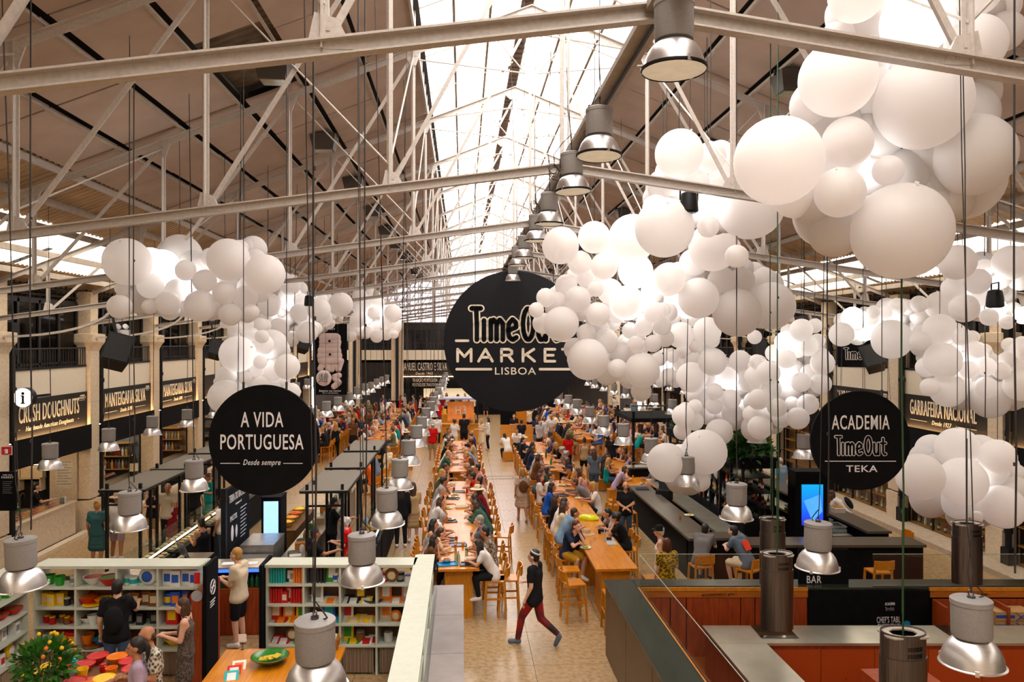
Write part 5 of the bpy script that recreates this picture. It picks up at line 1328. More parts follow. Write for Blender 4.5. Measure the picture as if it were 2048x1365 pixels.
stand(1099, 945, 1.76, -120, 'hold', 'bearded man in white T-shirt standing at the left of the near right table', tc='white', bc='black', hair='short', hc='brown')
stand(1178, 958, 1.74, 80, 'lean', 'man in charcoal T-shirt leaning over the right side of the near right table', tc='grey', bc='black', hair='short', hc='brown', sk=skin2)
stand(478, 1096, 1.82, 75, 'hold', 'young blond man in cream T-shirt and black shorts holding ice cream between shop units', tc='cream', bot='shorts', bc='black', hair='short', hc='blond', sk=skin3)
stand(194, 1003, 1.63, 0, 'stand', 'woman in blue-green dress with her back to the camera in the left walkway', top='dress', tc='bluegreen', hair='bun', hc='blond', sk=skin2, shoes='tan')
stand(234, 986, 1.74, -5, 'stand', 'man in straw hat, white T-shirt and grey shorts beside the woman in blue-green', tc='white', bot='shorts', bc='lilac', hair='short', hc='grey', hat='sunhat', hatc='tan', sk=skin2)
stand(305, 971, 1.66, 160, 'hold', 'woman in khaki shorts and dark sun hat facing the camera in the left walkway', top='tank', tc='black', bot='shorts', bc='khaki', hair='long', hc='brown', hat='sunhat', hatc='black')
stand(336, 966, 1.78, 200, 'stand', 'man in checked shirt and dark trousers in the left walkway', tc='cream', bc='black', hair='thin', hc='grey', sk=skin2, topm=mat('checked_shirt', (.6, .52, .4), .85, kind='waves', scale=14, c2=(.35, .3, .24)))
stand(345, 1001, 1.30, 190, 'stand', 'child with long blond hair in maroon dress beside the checked shirt', top='dress', tc='maroon', hair='long', hc='blond')
stand(388, 952, 1.75, 10, 'stand', 'man in black T-shirt and black shorts farther up the left walkway', tc='black', bot='shorts', bc='black', hair='short', hc='brown', shoes='brown')
stand(417, 948, 1.64, 150, 'hold', 'woman in teal dress standing by the lit display case', top='dress', tc='teal', hair='bun', hc='brown', sk=skin2)
stand(447, 996, 1.66, 60, 'point', 'woman in white T-shirt and jeans with long dark hair beside the menu board', tc='white', bot='trousers', bc='denim', hair='long', hc='black', sk=skin2)
stand(405, 1037, 1.62, 60, 'hold', 'stall worker in black vest with dark hair in a bun at the till', top='tank', tc='black', bot='trousers', bc='black', hair='bun', hc='black', sk=skin2)
stand(664, 995, 1.75, -70, 'point', 'cook in black T-shirt behind the kiosk counter under the first canopy', tc='black', hair='short', hc='black')
stand(625, 1056, 1.72, -60, 'point', 'cook in black T-shirt bending over the near kiosk worktop', tc='black', hair='short', hc='black')
stand(694, 1035, 1.7, 90, 'hold', 'pink-haired customer at the kiosk display counter', tc='red', hair='curly', hc='white')
stand(740, 1072, 1.76, 95, 'hold', 'man in black T-shirt behind the second pendant lamp at the kiosk', tc='black', hair='short', hc='black')
stand(802, 965, 1.78, 5, 'stand', 'person in loose black outfit and white trainers walking up the left aisle', top='long', tc='black', bc='black', hair='long', hc='black')
stand(826, 965, 1.68, 5, 'hold', 'woman in tan dress walking beside the person in black', top='dress', tc='tan', hair='long', hc='brown')
stand(745, 930, 1.4, 60, 'sit', 'woman in bright orange top seated beside the kiosk counter', tc='orange', hair='short', hc='blond', h=1)
stand(757, 917, 1.4, 60, 'sitlean', 'man in grey-green T-shirt seated beside the kiosk counter', tc='slate', hair='short', hc='grey', h=1)
stand(775, 905, 1.4, 60, 'sitback', 'short-haired blond woman in cream cardigan seated right of the canopies', top='long', tc='cream', hair='short', hc='blond', h=1)
stand(775, 893, 1.4, 60, 'sit', 'dark-haired person in black seated behind the cream cardigan', top='long', tc='black', hair='long', hc='black', h=1)
for nm_ in ('woman in bright orange top', 'man in grey-green', 'short-haired blond woman', 'dark-haired person in black seated'):
    q_ = [o for o in bpy.data.objects if o.get('label', '').startswith(nm_)][0]; stool(q_.location.x, q_.location.y, 60, f'oak bar stool under the {nm_.split(" seated")[0]} beside the kiosk', 'stools beside the kiosk')
for (x, y, z, f, ps, lb, kk) in ((865, 846, 1.78, 10, 'stand', 'man in red T-shirt and khaki shorts standing in the left aisle', dict(tc='red', bot='shorts', bc='khaki', hair='short', hc='grey', shoes='brown')),
    (874, 830, 1.75, 0, 'stand', 'man in white shirt with black braces in the left aisle', dict(tc='white', bc='black')), (909, 839, 1.68, -30, 'idle', 'woman in white T-shirt and cream trousers at the central kiosk', dict(tc='white', bc='cream', hair='curly', hc='black')),
    (928, 828, 1.86, 0, 'stand', 'tall man in black T-shirt and black shorts with his back turned, central kiosk', dict(tc='black', bot='shorts', bc='black', hair='short', hc='brown')),
    (963, 838, 1.66, 120, 'hold', 'blond woman in cream dress with black handbag, right of the central kiosk', dict(top='dress', tc='cream', hair='bob', hc='blond', shoes='black')),
    (976, 835, 1.7, 100, 'idle', 'woman in white blouse and black trousers beside the cream dress', dict(tc='white', bc='black', hair='long', hc='black', top='long')),
    (896, 856, 1.74, 200, 'hold', 'bearded man in grey shirt at the far end of the second aisle table', dict(tc='lightgrey', bot='shorts', bc='grey', hair='short', hc='black')),
    (921, 800, 1.74, 0, 'hold', 'person in black T-shirt behind the central kiosk screen', dict(tc='black', hair='short', hc='black')), (932, 792, 1.7, 90, 'hold', 'person in pink top behind the central kiosk', dict(tc='pink', hair='bob', hc='brown')),
    (1043, 840, 1.66, 0, 'cross', 'person in black with red bag in front of the wooden counter', dict(tc='black', bc='black', hair='short', hc='black')), (1028, 828, 1.7, 180, 'hold', 'attendant in black behind the wooden counter', dict(tc='black', hair='tail', hc='black')),
    (1074, 832, 1.78, 170, 'hold', 'man in dark T-shirt and grey shorts, left of the pair in white', dict(tc='navy', bot='shorts', bc='slate', hair='short', hc='brown', sk=skin2)),
    (1088, 832, 1.68, 185, 'stand', 'woman in white blouse and black trousers facing the camera in the right aisle', dict(tc='white', top='long', bc='black', hair='long', hc='brown')),
    (1103, 829, 1.74, 175, 'cross', 'bald man in white T-shirt and grey shorts in the right aisle', dict(tc='white', bot='shorts', bc='grey', hair=None, sk=skin2)),
    (1136, 868, 1.66, 10, 'stand', 'red-haired woman in bright red top and black trousers in the right aisle', dict(tc='red', bc='black', hair='bob', hc='red')),
    (1169, 876, 1.66, 0, 'walk', 'woman in tan vest and black shorts seen from behind', dict(top='tank', tc='tan', bot='shorts', bc='black', hair='bun', hc='brown', sk=skin2)),
    (1188, 898, 1.7, 5, 'stand', 'woman with long dark hair in grey T-shirt and denim shorts, back turned', dict(tc='slate', bot='shorts', bc='denim', hair='long', hc='brown')),
    (1223, 868, 1.8, 175, 'stand', 'man in black T-shirt with yellow print facing the camera', dict(tc='black', bc='black', hair=None)),
    (1283, 856, 1.74, 100, 'lean', 'man in white top and pale trousers bending at the right', dict(tc='white', bc='lightgrey', hair='short', hc='black')),
    (738, 804, 1.66, 200, 'stand', 'woman in long red dress among the far left tables', dict(top='dress', tc='red', hair='long', hc='brown')), (778, 799, 1.8, 0, 'lean', 'man in white T-shirt leaning over the middle left table', dict(tc='white', bc='black', hair='short', hc='brown')),
    (812, 860, 1.7, -20, 'stand', 'person in white hat and black dress right of the middle left table', dict(top='dress', tc='black', hair='long', hc='brown', hat='sunhat', hatc='white'))):
    stand(x, y, z, f, ps, lb, **kk)
stand(1016, 868, 1.29, 25, 'sitlean', 'girl with black ponytail in white T-shirt on a cube bench', tc='white', hair='tail', hc='black', h=1); g_ = [o for o in bpy.data.objects if o.get('label', '').startswith('girl with black')][0]; g_.location.z = -.30
stand(1034, 858, 1.29, 170, 'sit', 'boy in white-and-red shirt seated against the wooden counter', tc='white', hair='short', hc='black', h=1); g2 = [o for o in bpy.data.objects if o.get('label', '').startswith('boy in white-and-red')][0]; g2.location.z = -.30
cube_bench(g_.location.x, g_.location.y, 'oak cube bench under the girl with the black ponytail', .2)
cube_bench(g2.location.x, g2.location.y, 'oak cube bench against the wooden counter front', .1)
# the crowd between the far tables
spots = [(RT.uniform(-9.6, -8.0), RT.uniform(24, 52)) for _ in range(9)] + [(RT.uniform(-6.1, -4.9), RT.uniform(36, 55)) for _ in range(9)] + [(RT.uniform(-2.6, -1.4), RT.uniform(37, 56)) for _ in range(8)] + [(RT.uniform(3.6, 4.6), RT.uniform(36, 55)) for _ in range(9)] + [(RT.uniform(6.9, 7.6), RT.uniform(35, 55)) for _ in range(8)] + [(RT.uniform(9.8, 12.2), RT.uniform(24, 55)) for _ in range(12)] + [(RT.uniform(-6, 3), RT.uniform(53.5, 56.8)) for _ in range(14)]
spots.sort(key=lambda s: s[1])
for i, (x, y) in enumerate(spots):
    k = rnd_person(); k['bot'], k['bc'] = RT.choice(BOTS)
    zone = 'left wall walkway' if x < -7.5 else 'gap between left tables' if x < -4.5 else 'left aisle' if x < 0 else 'right aisle' if x < 5 else 'gap between right tables' if x < 8 else 'right walkway'
    if y > 53.4: zone = 'queue at the end wall'
    person((x, y, 0), RT.choice([0, 20, -20, 90, -90, 180, 160, 200]), RT.choice(['stand', 'idle', 'cross', 'hold', 'walk', 'walk', 'point']), label=f'{desc(k["top"], k["tc"], 0, 0, k["hair"], k["hc"], k.get("hat"))}, {nth(i + 1)} nearest standing, {zone}', group='people standing in the ' + zone, **k)
# ================================================================= KIOSKS, LEFT
led_w = mat('cool_led', (.9, .95, 1), emit=(.75, .85, 1), es=3); led_y = mat('warm_case_led', (1, .85, .6), emit=(1, .74, .4), es=9)
blue_led = mat('blue_led', (.05, .1, .9), emit=(.03, .12, 1), es=2.2)
lightwood = mat('birch_top', (.62, .36, .13), .5, var=.15, kind='wood', scale=4, stretch=(.5, 6, 6))
def canopy(x0, x1, y0, y1, z, lab):
    t = thing('kiosk_canopy', lab, 'canopy', ((x0 + x1) / 2, (y0 + y1) / 2, 0), 0, 'grey kiosk canopies'); w = (x1 - x0) / 2; l = (y1 - y0) / 2
    MB().box(-w, w, -l, l, z - .03, z).build('canopy_panel', grey_canvas, t)
    b = MB()
    for s in (-1, 1): b.bar((s * w, -l, z - .03), (s * w, l, z - .03), .05); b.bar((-w, s * l, z - .03), (w, s * l, z - .03), .05)
    b.build('canopy_frame', black, t)
    for sx_ in (-1, 1):
        for sy in (-1, 1): MB().bar((sx_ * (w - .12), sy * (l - .1), 0), (sx_ * (w - .12), sy * (l - .1), z + (.12 if sy < 0 else 0)), .06).build('post', black, t)
    MB().bar((-w + .1, -l + .1, z - .35), (w - .1, -l + .1, z - .35), .04).build('cross_rail', black, t)
    return t
for i, (a, b_) in enumerate(((16.5, 19.1), (19.5, 22.1), (22.5, 24.8))): canopy(-3.5, -2.5, a, b_, 2.4, f'flat grey kiosk canopy on black posts left of the aisle, {nth(i + 1)} from the camera')
for i, (a, b_) in enumerate(((16.9, 19.4), (19.6, 22.0), (22.3, 24.7), (25, 27.3))): canopy(-7.9, -6.95, a, b_, 2.4, f'flat grey kiosk canopy on black posts in the left row, {nth(i + 1)} from the camera')
def case(x0, x1, y0, y1, zb, zt, lab, led=led_y, cont=None, front=None, nm='display_case'):
    t = thing(nm, lab, 'display case', ((x0 + x1) / 2, (y0 + y1) / 2, 0), 0, 'lit food cases'); w, l = (x1 - x0) / 2, (y1 - y0) / 2
    MB().box(-w, w, -l, l, .08, zb).build('base_cabinet', front or matte_black, t); MB().box(-w + .04, w - .04, -l + .04, l - .04, 0, .08).build('plinth', black, t)
    b = MB()
    for q in ((-w, -w + .008, -l, l), (w - .008, w, -l, l), (-w, w, -l, -l + .008), (-w, w, l - .008, l)): b.box(*q, zb, zt)
    b.box(-w, w, -l, l, zt, zt + .008); b.build('glass_hood', glass, t)
    MB().box(w - .05, w - .02, -l + .02, l - .02, zt - .03, zt - .005).build('led_strip', led, t)
    rr = random.Random(int(y0 * 10)); n = int(2 * l / .21)
    for i in range(n):
        for k in range(max(1, int(2 * w / .28))):
            f = MB(); f.box(-.09, .09, -.085, .085, 0, .02); c_ = f.build('food_tray', steel_top, t, loc=(-w + .16 + k * .28, -l + .12 + i * .21, zb + .005))
            g = obj('food', food_me, paint(*(cont or FOODC)[rr.randrange(len(cont or FOODC))]), c_); g.location = (0, 0, .02); g.scale = (1.0, .9, 1.2)
    return t
FISH = [(.62, .45, .3), (.7, .62, .45), (.6, .32, .16), (.75, .68, .5)]
for i, (a, b_) in enumerate(((15.5, 17.0), (17.1, 19.3), (19.5, 21.9), (22.4, 24.6))): case(-6.95, -6.3, a, b_, .95, 1.25, f'glass display case of the left kiosk row, {nth(i + 1)} from the camera', cont=FISH)
for i, (a, b_) in enumerate(((13.9, 15.6), (15.8, 18.2), (18.4, 21.0), (21.2, 24.4))): case(-2.45, -1.95, a, b_, .95, 1.2, f'glass counter case at the aisle side of the kiosks, {nth(i + 1)} from camera', led=led_w)
# steel and glass sloping counter nearest the shop
t = thing('curved_glass_counter', 'glossy sloping glass counter top behind the left shop shelves', 'counter', (-6.75, 14.7, 0))
MB().box(-.75, .75, -.75, .75, 0, .92).build('counter_base', dark_steel, t); MB().poly([(-.7, -.7, .93), (.1, -.7, 1.2), (.6, -.7, 1.2), (.75, -.7, .93)], (0, 1.4, 0)).build('glass_top', mat('milky_glass', (.55, .47, .4), .12), t)
text('lettering', 'T-GRILL', .14, cream_letter, t, Matrix.Translation((-.76, 0, 1.02)) @ Matrix.Rotation(-PI / 2, 4, 'Z'), w=1.0)
t = thing('till_counter', 'narrow wooden counter with till beside the black vest worker', 'counter', (-5.75, 15.9, 0)); MB().box(-.3, .3, -.9, .9, 0, .98).build('counter_base', matte_black, t); MB().box(-.33, .33, -.93, .93, .98, 1.02).build('counter_top', mat('grey_wood_top', (.2, .15, .11), .5), t)
p = at_z(377, 1073, 1.02); t = thing('till_screen', 'black till touch screen on the left kiosk counter', 'till', (-5.85, 16.3, 1.021), 2.3); MB().box(-.1, .1, -.08, .08, 0, .03).build('foot', black, t); MB().box(-.2, .2, -.03, .0, .08, .38, Matrix.Rotation(-.35, 4, 'X')).build('screen', mat('dim_screen', (.12, .13, .16), .2), t); MB().bar((0, 0, .02), (0, 0, .2), .04).build('stem', black, t)
for i, (x, y, z) in enumerate(((-4.9, 14.3, .86), (-4.75, 15.0, .80))):
    table(x - .3, x + .3, y - .25, y + .25, z, f'small square birch table behind the no-smoking panel, {["nearer", "farther"][i]} one', 'side_table')
# black menu board facing the aisle
t = thing('stall_menu_board', 'black board with white lettering TERRA DO BACALHAU, seen edge-on behind the left sign', 'sign', (-5.0, 17.0, 0))
MB().box(-.04, .04, -.85, .85, 1.0, 2.5).build('board', matte_black, t); MB().bar((0, -.88, 0), (0, -.88, 2.55), .1).build('post', black, t)
MA = lambda y, z: Matrix.Translation((.045, y, z)) @ Matrix.Rotation(PI / 2, 4, 'Z')
text('lettering', 'TERRA DO BACALHAU', .17, white_letter, t, MA(0, 2.25), w=1.35); text('lettering', 'Portuguese cod', .05, white_letter, t, MA(0, 2.08), cond=.9)
text('lettering', 'PASTEL', .12, white_letter, t, MA(-.35, 1.82), w=.5)
b = MB()
for i in range(9): b.box(.042, .046, .15, .62 - .06 * (i % 3), 1.9 - .08 * i, 1.915 - .08 * i)
b.build('text_line', white_letter, t)
b = MB(); b.ball((.043, -.45, 1.5), .16, 14, 8, .03, .6, 1.1); b.ball((.043, -.15, 1.48), .13, 14, 8, .03, .6, 1.1); b.build('pictogram', white_letter, t)
# steel appliances
def unit(nm, x0, x1, y0, y1, z0, z1, m, lab, cat, top=None, doors=0):
    t = thing(nm, lab, cat, ((x0 + x1) / 2, (y0 + y1) / 2, z0)); w, l, h = (x1 - x0) / 2, (y1 - y0) / 2, z1 - z0
    MB().box(-w, w, -l, l, 0, h - .03).build('body', m, t); MB().box(-w - .01, w + .01, -l - .01, l + .01, h - .03, h).build('top_plate', top or m, t)
    for i in range(doors):
        a = -w + 2 * w * i / doors + .01; c_ = -w + 2 * w * (i + 1) / doors - .01; d = MB().box(a, c_, -l - .015, -l, .06, h - .06).build('door', m, t); MB().bar((a + .04, -l - .035, h * .7), (c_ - .04, -l - .035, h * .7), .015).build('handle', steel, d)
    return t
unit('steel_oven', -4.8, -4.1, 15.7, 16.5, 0, 1.05, mat('steel_body', (.42, .41, .40), .35, metal=.8), 'lower steel appliance behind the menu board, nearer step', 'oven', doors=2)
unit('steel_oven', -4.8, -4.1, 16.6, 17.6, 0, 1.22, MATS['steel_body'], 'taller steel appliance behind the menu board, farther step', 'oven', doors=2)
unit('worktop', -3.95, -3.45, 15.9, 24.5, 0, .92, mat('steel_body2', (.3, .29, .28), .4, metal=.7), 'long steel kiosk worktop running under the canopies', 'worktop', top=steel_top, doors=0)
unit('drinks_fridge', -4.75, -4.3, 18.1, 18.7, 0, 1.95, matte_black, 'black glass-door drinks fridge glowing blue behind the kiosk', 'fridge')
t = [o for o in bpy.data.objects if o.get('label', '').startswith('black glass-door drinks')][0]
MB().box(-.17, .17, -.312, -.30, .9, 1.85).build('lit_door', mat('fridge_glow', (.4, .6, .8), emit=(.3, .55, 1), es=1.3, kind='cells', scale=9), t)
def smalls(spec, where, grp):
    for i, (kind, x, y, z, c) in enumerate(spec):
        if kind == 'jar': o = MB().lathe([(.05, 0), (.055, .02), (.055, .13), (.04, .15), (.04, .17), (.001, .17)], 14).build('jar', paint(*c, .3), None, True, (x, y, z))
        elif kind == 'box': o = MB().box(-.12, .12, -.09, .09, 0, .14).build('box', paint(*c), None, False, (x, y, z), .2)
        elif kind == 'pan': o = MB().lathe([(.12, 0), (.14, .02), (.14, .12), (.135, .12), (.135, .02), (.001, .01)], 18, close=False).build('pan', steel_top, None, True, (x, y, z))
        elif kind == 'roll': o = MB().lathe([(.02, 0), (.06, 0), (.06, .12), (.02, .12)], 16, close=False).build('paper_roll', white_letter, None, True, (x, y, z))
        elif kind == 'basket': o = MB().lathe([(.13, 0), (.19, .12), (.18, .12), (.12, .02), (.001, .01)], 18, close=False).build('basket', MATS['straw'], None, True, (x, y, z)); q = obj('fruit', food_me, paint(*c), o); q.location = (0, 0, .05); q.scale = (2.1, 2.1, 2.2)
        elif kind == 'bottle': o = obj('bottle', bottle_me, paint(*c, .15), None, (x, y, z))
        elif kind == 'pot': o = MB().lathe([(.08, 0), (.11, .2), (.1, .2), (.001, .17)], 16, close=False).build('pot', paint(*c), None, True, (x, y, z))
        tag(o, f'{ {"jar": "small storage jar", "box": "small carton", "pan": "steel cooking pan", "roll": "white paper towel roll", "basket": "straw basket of fruit", "bottle": "dark bottle", "pot": "flower pot"}[kind]}, {nth(i + 1)} thing along {where}', {'roll': 'paper roll'}.get(kind, kind), grp)
RK = random.Random(3)
smalls([(RK.choice(['jar', 'pan', 'box', 'bottle', 'jar', 'pan']), RK.uniform(-3.85, -3.55), 16.0 + .34 * i, .921, RK.choice([(.6, .55, .5), (.5, .2, .05), (.05, .05, .05), (.65, .62, .6), (.1, .2, .08), (.5, .35, .2)])) for i in range(24)], 'the steel kiosk worktop', 'things on the kiosk worktop')
smalls([('roll', -4.0, 15.6, .95, 0)] if 0 else [('basket', -4.5, 19.6 + .5 * i, .9, c) for i, c in enumerate(((.7, .45, .03), (.75, .3, .02), (.6, .08, .02), (.7, .5, .1)))], 'the fruit rack behind the kiosk', 'fruit baskets')
unit('fruit_rack', -4.8, -4.2, 19.2, 21.6, 0, .88, mat('rack_wood', (.16, .08, .03), .6), 'dark wooden rack holding the fruit baskets behind the kiosk', 'rack')
smalls([(RK.choice(['jar', 'box', 'bottle', 'jar']), RK.uniform(-2.35, -2.05), 14.1 + .42 * i, 1.212, RK.choice([(.7, .65, .6), (.75, .7, .65), (.5, .3, .1), (.1, .1, .1), (.2, .3, .5)])) for i in range(24)], 'the aisle counter cases', 'things on the aisle counter')
# drinks counter with blue light in front of the kiosk
t = thing('drinks_counter', 'counter with green bottles under blue light, red wooden front, behind the shop shelves', 'counter', (-3.45, 15.0, 0))
MB().box(-1.45, 1.45, -.3, .3, 0, .88).build('counter_base', red_wood, t)
for i in range(4): MB().box(-1.42 + i * .72, -1.42 + i * .72 + .69, -.318, -.30, .05, .84).build('front_panel', red_wood, t)
MB().box(-1.45, 1.45, -.3, .3, 1.27, 1.3).build('counter_top', steel_top, t); MB().box(-1.4, 1.4, -.27, -.25, 1.2, 1.262).build('led_strip', blue_led, t)
MB().box(-1.44, 1.44, .25, .3, .88, 1.27).build('back_panel', matte_black, t)
for i in range(30): obj('green_bottle', bottle_me, paint(.01, .08, .03, .15), t, (-1.36 + i * .094, -.2, .885))
for i in range(6): MB().box(-.13, .13, -.09, .09, 0, .004).build('price_card', white_letter, t, loc=(-1.1 + i * .42, -.02, 1.302), rz=.05)
# ================================================================= SHOP UNITS
shop_w = shelf_paint
PROD = {}
def item(kind, c, c2, s=1.):
    """one shop article, origin at its base"""
    b = MB(); k = kind
    if k == 'box': b.box(-.05, .05, -.05, .05, 0, .16); o = b.build('box', paint(*c), None); MB().box(-.035, .035, -.053, -.05, .04, .12).build('label_print', paint(*c2), o)
    elif k == 'tin': o = b.lathe([(.055, 0), (.055, .12), (.05, .125), (.001, .125)], 16).build('tin', paint(*c, .35), None, True); MB().lathe([(.0565, .03), (.0565, .09)], 16, close=False).build('label_band', paint(*c2), o, True)
    elif k == 'jar': o = b.lathe([(.04, 0), (.045, .015), (.045, .08), (.035, .09)], 14).build('jar', paint(*c, .25), None, True); MB().lathe([(.038, .09), (.038, .105), (.001, .105)], 14).build('lid', paint(*c2, .4), o, True)
    elif k == 'bowl': o = b.lathe([(.05, 0), (.06, .01), (.13, .09), (.135, .11), (.128, .11), (.05, .02), (.001, .018)], 22, close=False).build('bowl', paint(*c, .3), None, True); MB().lathe([(.12, .1), (.001, .1)], 20, close=False).build('glazed_inside', paint(*c2, .3), o)
    elif k == 'pot': o = b.lathe([(.05, 0), (.075, .13), (.068, .13), (.045, .01), (.001, .01)], 18, close=False).build('pot', paint(*c, .4), None, True)
    elif k == 'plate': o = b.lathe([(.05, 0), (.14, .02), (.135, .025), (.001, .008)], 22, close=False).build('plate', paint(*c, .3), None, True)
    elif k == 'book': o = b.box(-.012, .012, -.07, .07, 0, .2).build('notebook', paint(*c), None)
    elif k == 'flat': o = b.box(-.08, .08, -.1, .1, 0, .02, Matrix.Rotation(.35, 4, 'X')).build('book', paint(*c), None); MB().box(-.05, .05, -.06, .06, .02, .023, Matrix.Rotation(.35, 4, 'X')).build('cover_print', paint(*c2), o)
    elif k == 'upright': o = b.box(-.08, .08, .0, .02, 0, .24, Matrix.Rotation(-.12, 4, 'X')).build('book', paint(*c), None); MB().box(-.05, .05, -.003, .0, .06, .2, Matrix.Rotation(-.12, 4, 'X')).build('cover_print', paint(*c2), o)
    elif k == 'sphere': o = b.ball((0, 0, .1), .1, 16, 10, 1, .5, 1).build('round_tin', paint(*c, .3), None, True); MB().ball((0, -.035, .1), .06, 14, 8, 1, .4, 1).build('label_print', paint(*c2), o, True)
    return o
KN = {'box': 'box', 'tin': 'tin', 'jar': 'jar', 'bowl': 'bowl', 'pot': 'pot', 'plate': 'dish', 'book': 'notebook', 'flat': 'book lying flat', 'upright': 'book standing up', 'sphere': 'round tin'}
CAT = {'book': 'notebook', 'flat': 'book', 'upright': 'book', 'sphere': 'tin', 'plate': 'dish'}
def cname(c):
    best = min(((sum((a - b) ** 2 for a, b in zip(c, v)), k) for k, v in dict(white=(.7, .7, .68), black=(.02, .02, .02), red=(.5, .02, .02), blue=(.03, .1, .45), green=(.05, .3, .05), yellow=(.75, .5, .03), orange=(.75, .22, .02), brown=(.2, .08, .03), grey=(.25, .25, .25), cream=(.65, .55, .38), pink=(.6, .3, .3), turquoise=(.05, .4, .4)).items()))
    return best[1]
def put(kind, c, c2, x, y, z, lab, grp, rz=0., s=1.):
    key = (kind, c, c2)
    if key not in PROD: PROD[key] = item(kind, c, c2); o = PROD[key]
    else: o = copy_tree(PROD[key])
    o.location = (x, y, z); o.rotation_euler = (0, 0, rz); o.scale = (s * 1.22,) * 3; return tag(o, lab, CAT.get(kind, kind), grp)
W_, K_, RD, BL, GR, YE, OR, BR, GY, CM, PK, TQ = (.7, .7, .68), (.015, .015, .018), (.5, .02, .02), (.03, .1, .45), (.05, .3, .05), (.75, .5, .03), (.75, .22, .02), (.2, .08, .03), (.25, .25, .25), (.65, .55, .38), (.6, .3, .3), (.05, .4, .4)
def shelf_unit(nm, lab, x0, x1, yf, depth, zs, cols, unitname, fill_, ztop=1.87, curtain=True, rot=0., org=None):
    """front faces -y (towards the camera); cubbies between x0 and x1"""
    t = thing('shelf_unit', lab, 'shelf unit', org or (x0, yf, 0), rot); W = x1 - x0
    MB().box(-.03, W + .03, -.02, depth + .02, ztop - .05, ztop).build('top_board', shop_w, t)
    for i in range(cols + 1): MB().box(W * i / cols - .018, W * i / cols + .018, 0, depth, 0, ztop - .05).build('upright', shop_w, t)
    for z in zs: MB().box(0, W, -.01, depth, z - .03, z).build('shelf', shop_w, t)
    MB().box(0, W, depth - .012, depth, 0, ztop - .3 if unitname[0] != 'x' else ztop).build('back_panel', mat('shelf_back', (.16, .10, .07), .8), t)
    if curtain:
        for i in range(cols):
            b = MB(); a = W * i / cols + .05; c_ = W * (i + 1) / cols - .05; n = 26
            for k in range(n + 1):
                x = a + (c_ - a) * k / n; y = .03 + .018 * math.sin(k * 1.9); b.v += [(x, y, .03), (x, y, zs[-1] - .05)]
            b.f = [(2 * k, 2 * k + 2, 2 * k + 3, 2 * k + 1) for k in range(n)]
            b.build('curtain', mat('striped_curtain', (.42, .33, .25), .9, kind='waves', scale=22, c2=(.14, .09, .06)), t, True)
    M = Matrix.Translation(t.location) @ Matrix.Rotation(rot, 4, 'Z')
    for (r, c_, spec) in fill_:
        a = W * c_ / cols + .03; w = W / cols - .06; n = len(spec)
        for i, (k, q, q2, *sc) in enumerate(spec):
            p = M @ V((a + w * (i + .5) / n, depth * (.35 if i % 2 else .5) if k != 'book' else depth * .4, zs[r] + .001))
            put(k, q, q2, p.x, p.y, p.z, f'{cname(q)} {KN[k]}, {nth(i + 1)} from left, shelf {["one", "two", "three", "four", "five"][r]}, bay {["one", "two", "three", "four", "five"][c_]} of {unitname}', f'goods on the {unitname}', rot, sc[0] if sc else 1.)
    return t
b_ = lambda k, q, q2, n, s=1.: [(k, q, q2, s)] * n
shelf_unit('r', 'pale green open shelf unit with books, right of the man in the cream T-shirt', -3.3, -.83, 12.92, .40, [1.53, 1.19, .86, .50], 4, 'the right shop unit', [
    (0, 0, b_('book', TQ, W_, 6) + b_('upright', K_, W_, 2, .8) + b_('box', W_, GY, 1) + b_('book', OR, W_, 4)), (0, 1, b_('book', K_, W_, 6) + b_('upright', GR, W_, 2) + b_('tin', W_, BL, 1) + b_('upright', W_, GY, 1)),
    (0, 2, b_('box', W_, BL, 2) + b_('book', W_, GR, 6) + b_('upright', W_, GY, 1)), (0, 3, b_('tin', RD, W_, 1) + b_('sphere', BR, CM, 1) + b_('tin', K_, GY, 1) + b_('jar', W_, BL, 1)),
    (1, 0, b_('book', RD, W_, 5) + b_('box', RD, W_, 1) + b_('flat', BL, W_, 1, .8) + b_('upright', RD, W_, 1, .9) + b_('book', RD, W_, 5)), (1, 1, b_('flat', W_, GY, 1) + b_('upright', W_, GY, 1) + b_('flat', BL, W_, 1) + b_('flat', CM, OR, 1) + b_('flat', RD, W_, 1)),
    (1, 2, b_('flat', K_, W_, 2) + b_('upright', K_, YE, 1) + b_('flat', YE, W_, 1) + b_('plate', K_, K_, 1)), (1, 3, b_('upright', OR, W_, 1) + b_('flat', OR, W_, 1) + b_('upright', PK, W_, 1)),
    (2, 0, b_('upright', RD, CM, 1) + b_('flat', RD, OR, 1) + b_('upright', OR, CM, 1) + b_('flat', YE, OR, 1) + b_('upright', YE, GR, 1)), (2, 1, b_('flat', K_, W_, 1) + b_('flat', CM, BL, 1) + b_('upright', BL, TQ, 1, 1.1) + b_('flat', BL, TQ, 1)),
    (2, 2, b_('upright', W_, RD, 1) + b_('flat', YE, CM, 2) + b_('flat', CM, YE, 1) + b_('flat', RD, YE, 1)), (2, 3, b_('upright', CM, OR, 1) + b_('sphere', OR, CM, 1, .8) + b_('tin', RD, W_, 1)),
    (3, 0, b_('flat', RD, W_, 2) + b_('sphere', BR, CM, 1) + b_('flat', GR, W_, 1)), (3, 1, b_('upright', RD, K_, 1) + b_('flat', W_, K_, 2) + b_('flat', K_, W_, 1)),
    (3, 2, b_('upright', YE, GR, 1) + b_('flat', GR, YE, 1) + b_('jar', BR, GY, 1, 1.4) + b_('flat', W_, RD, 2)), (3, 3, b_('jar', W_, GY, 1, 1.4) + b_('flat', RD, W_, 1))], rot=-.066)
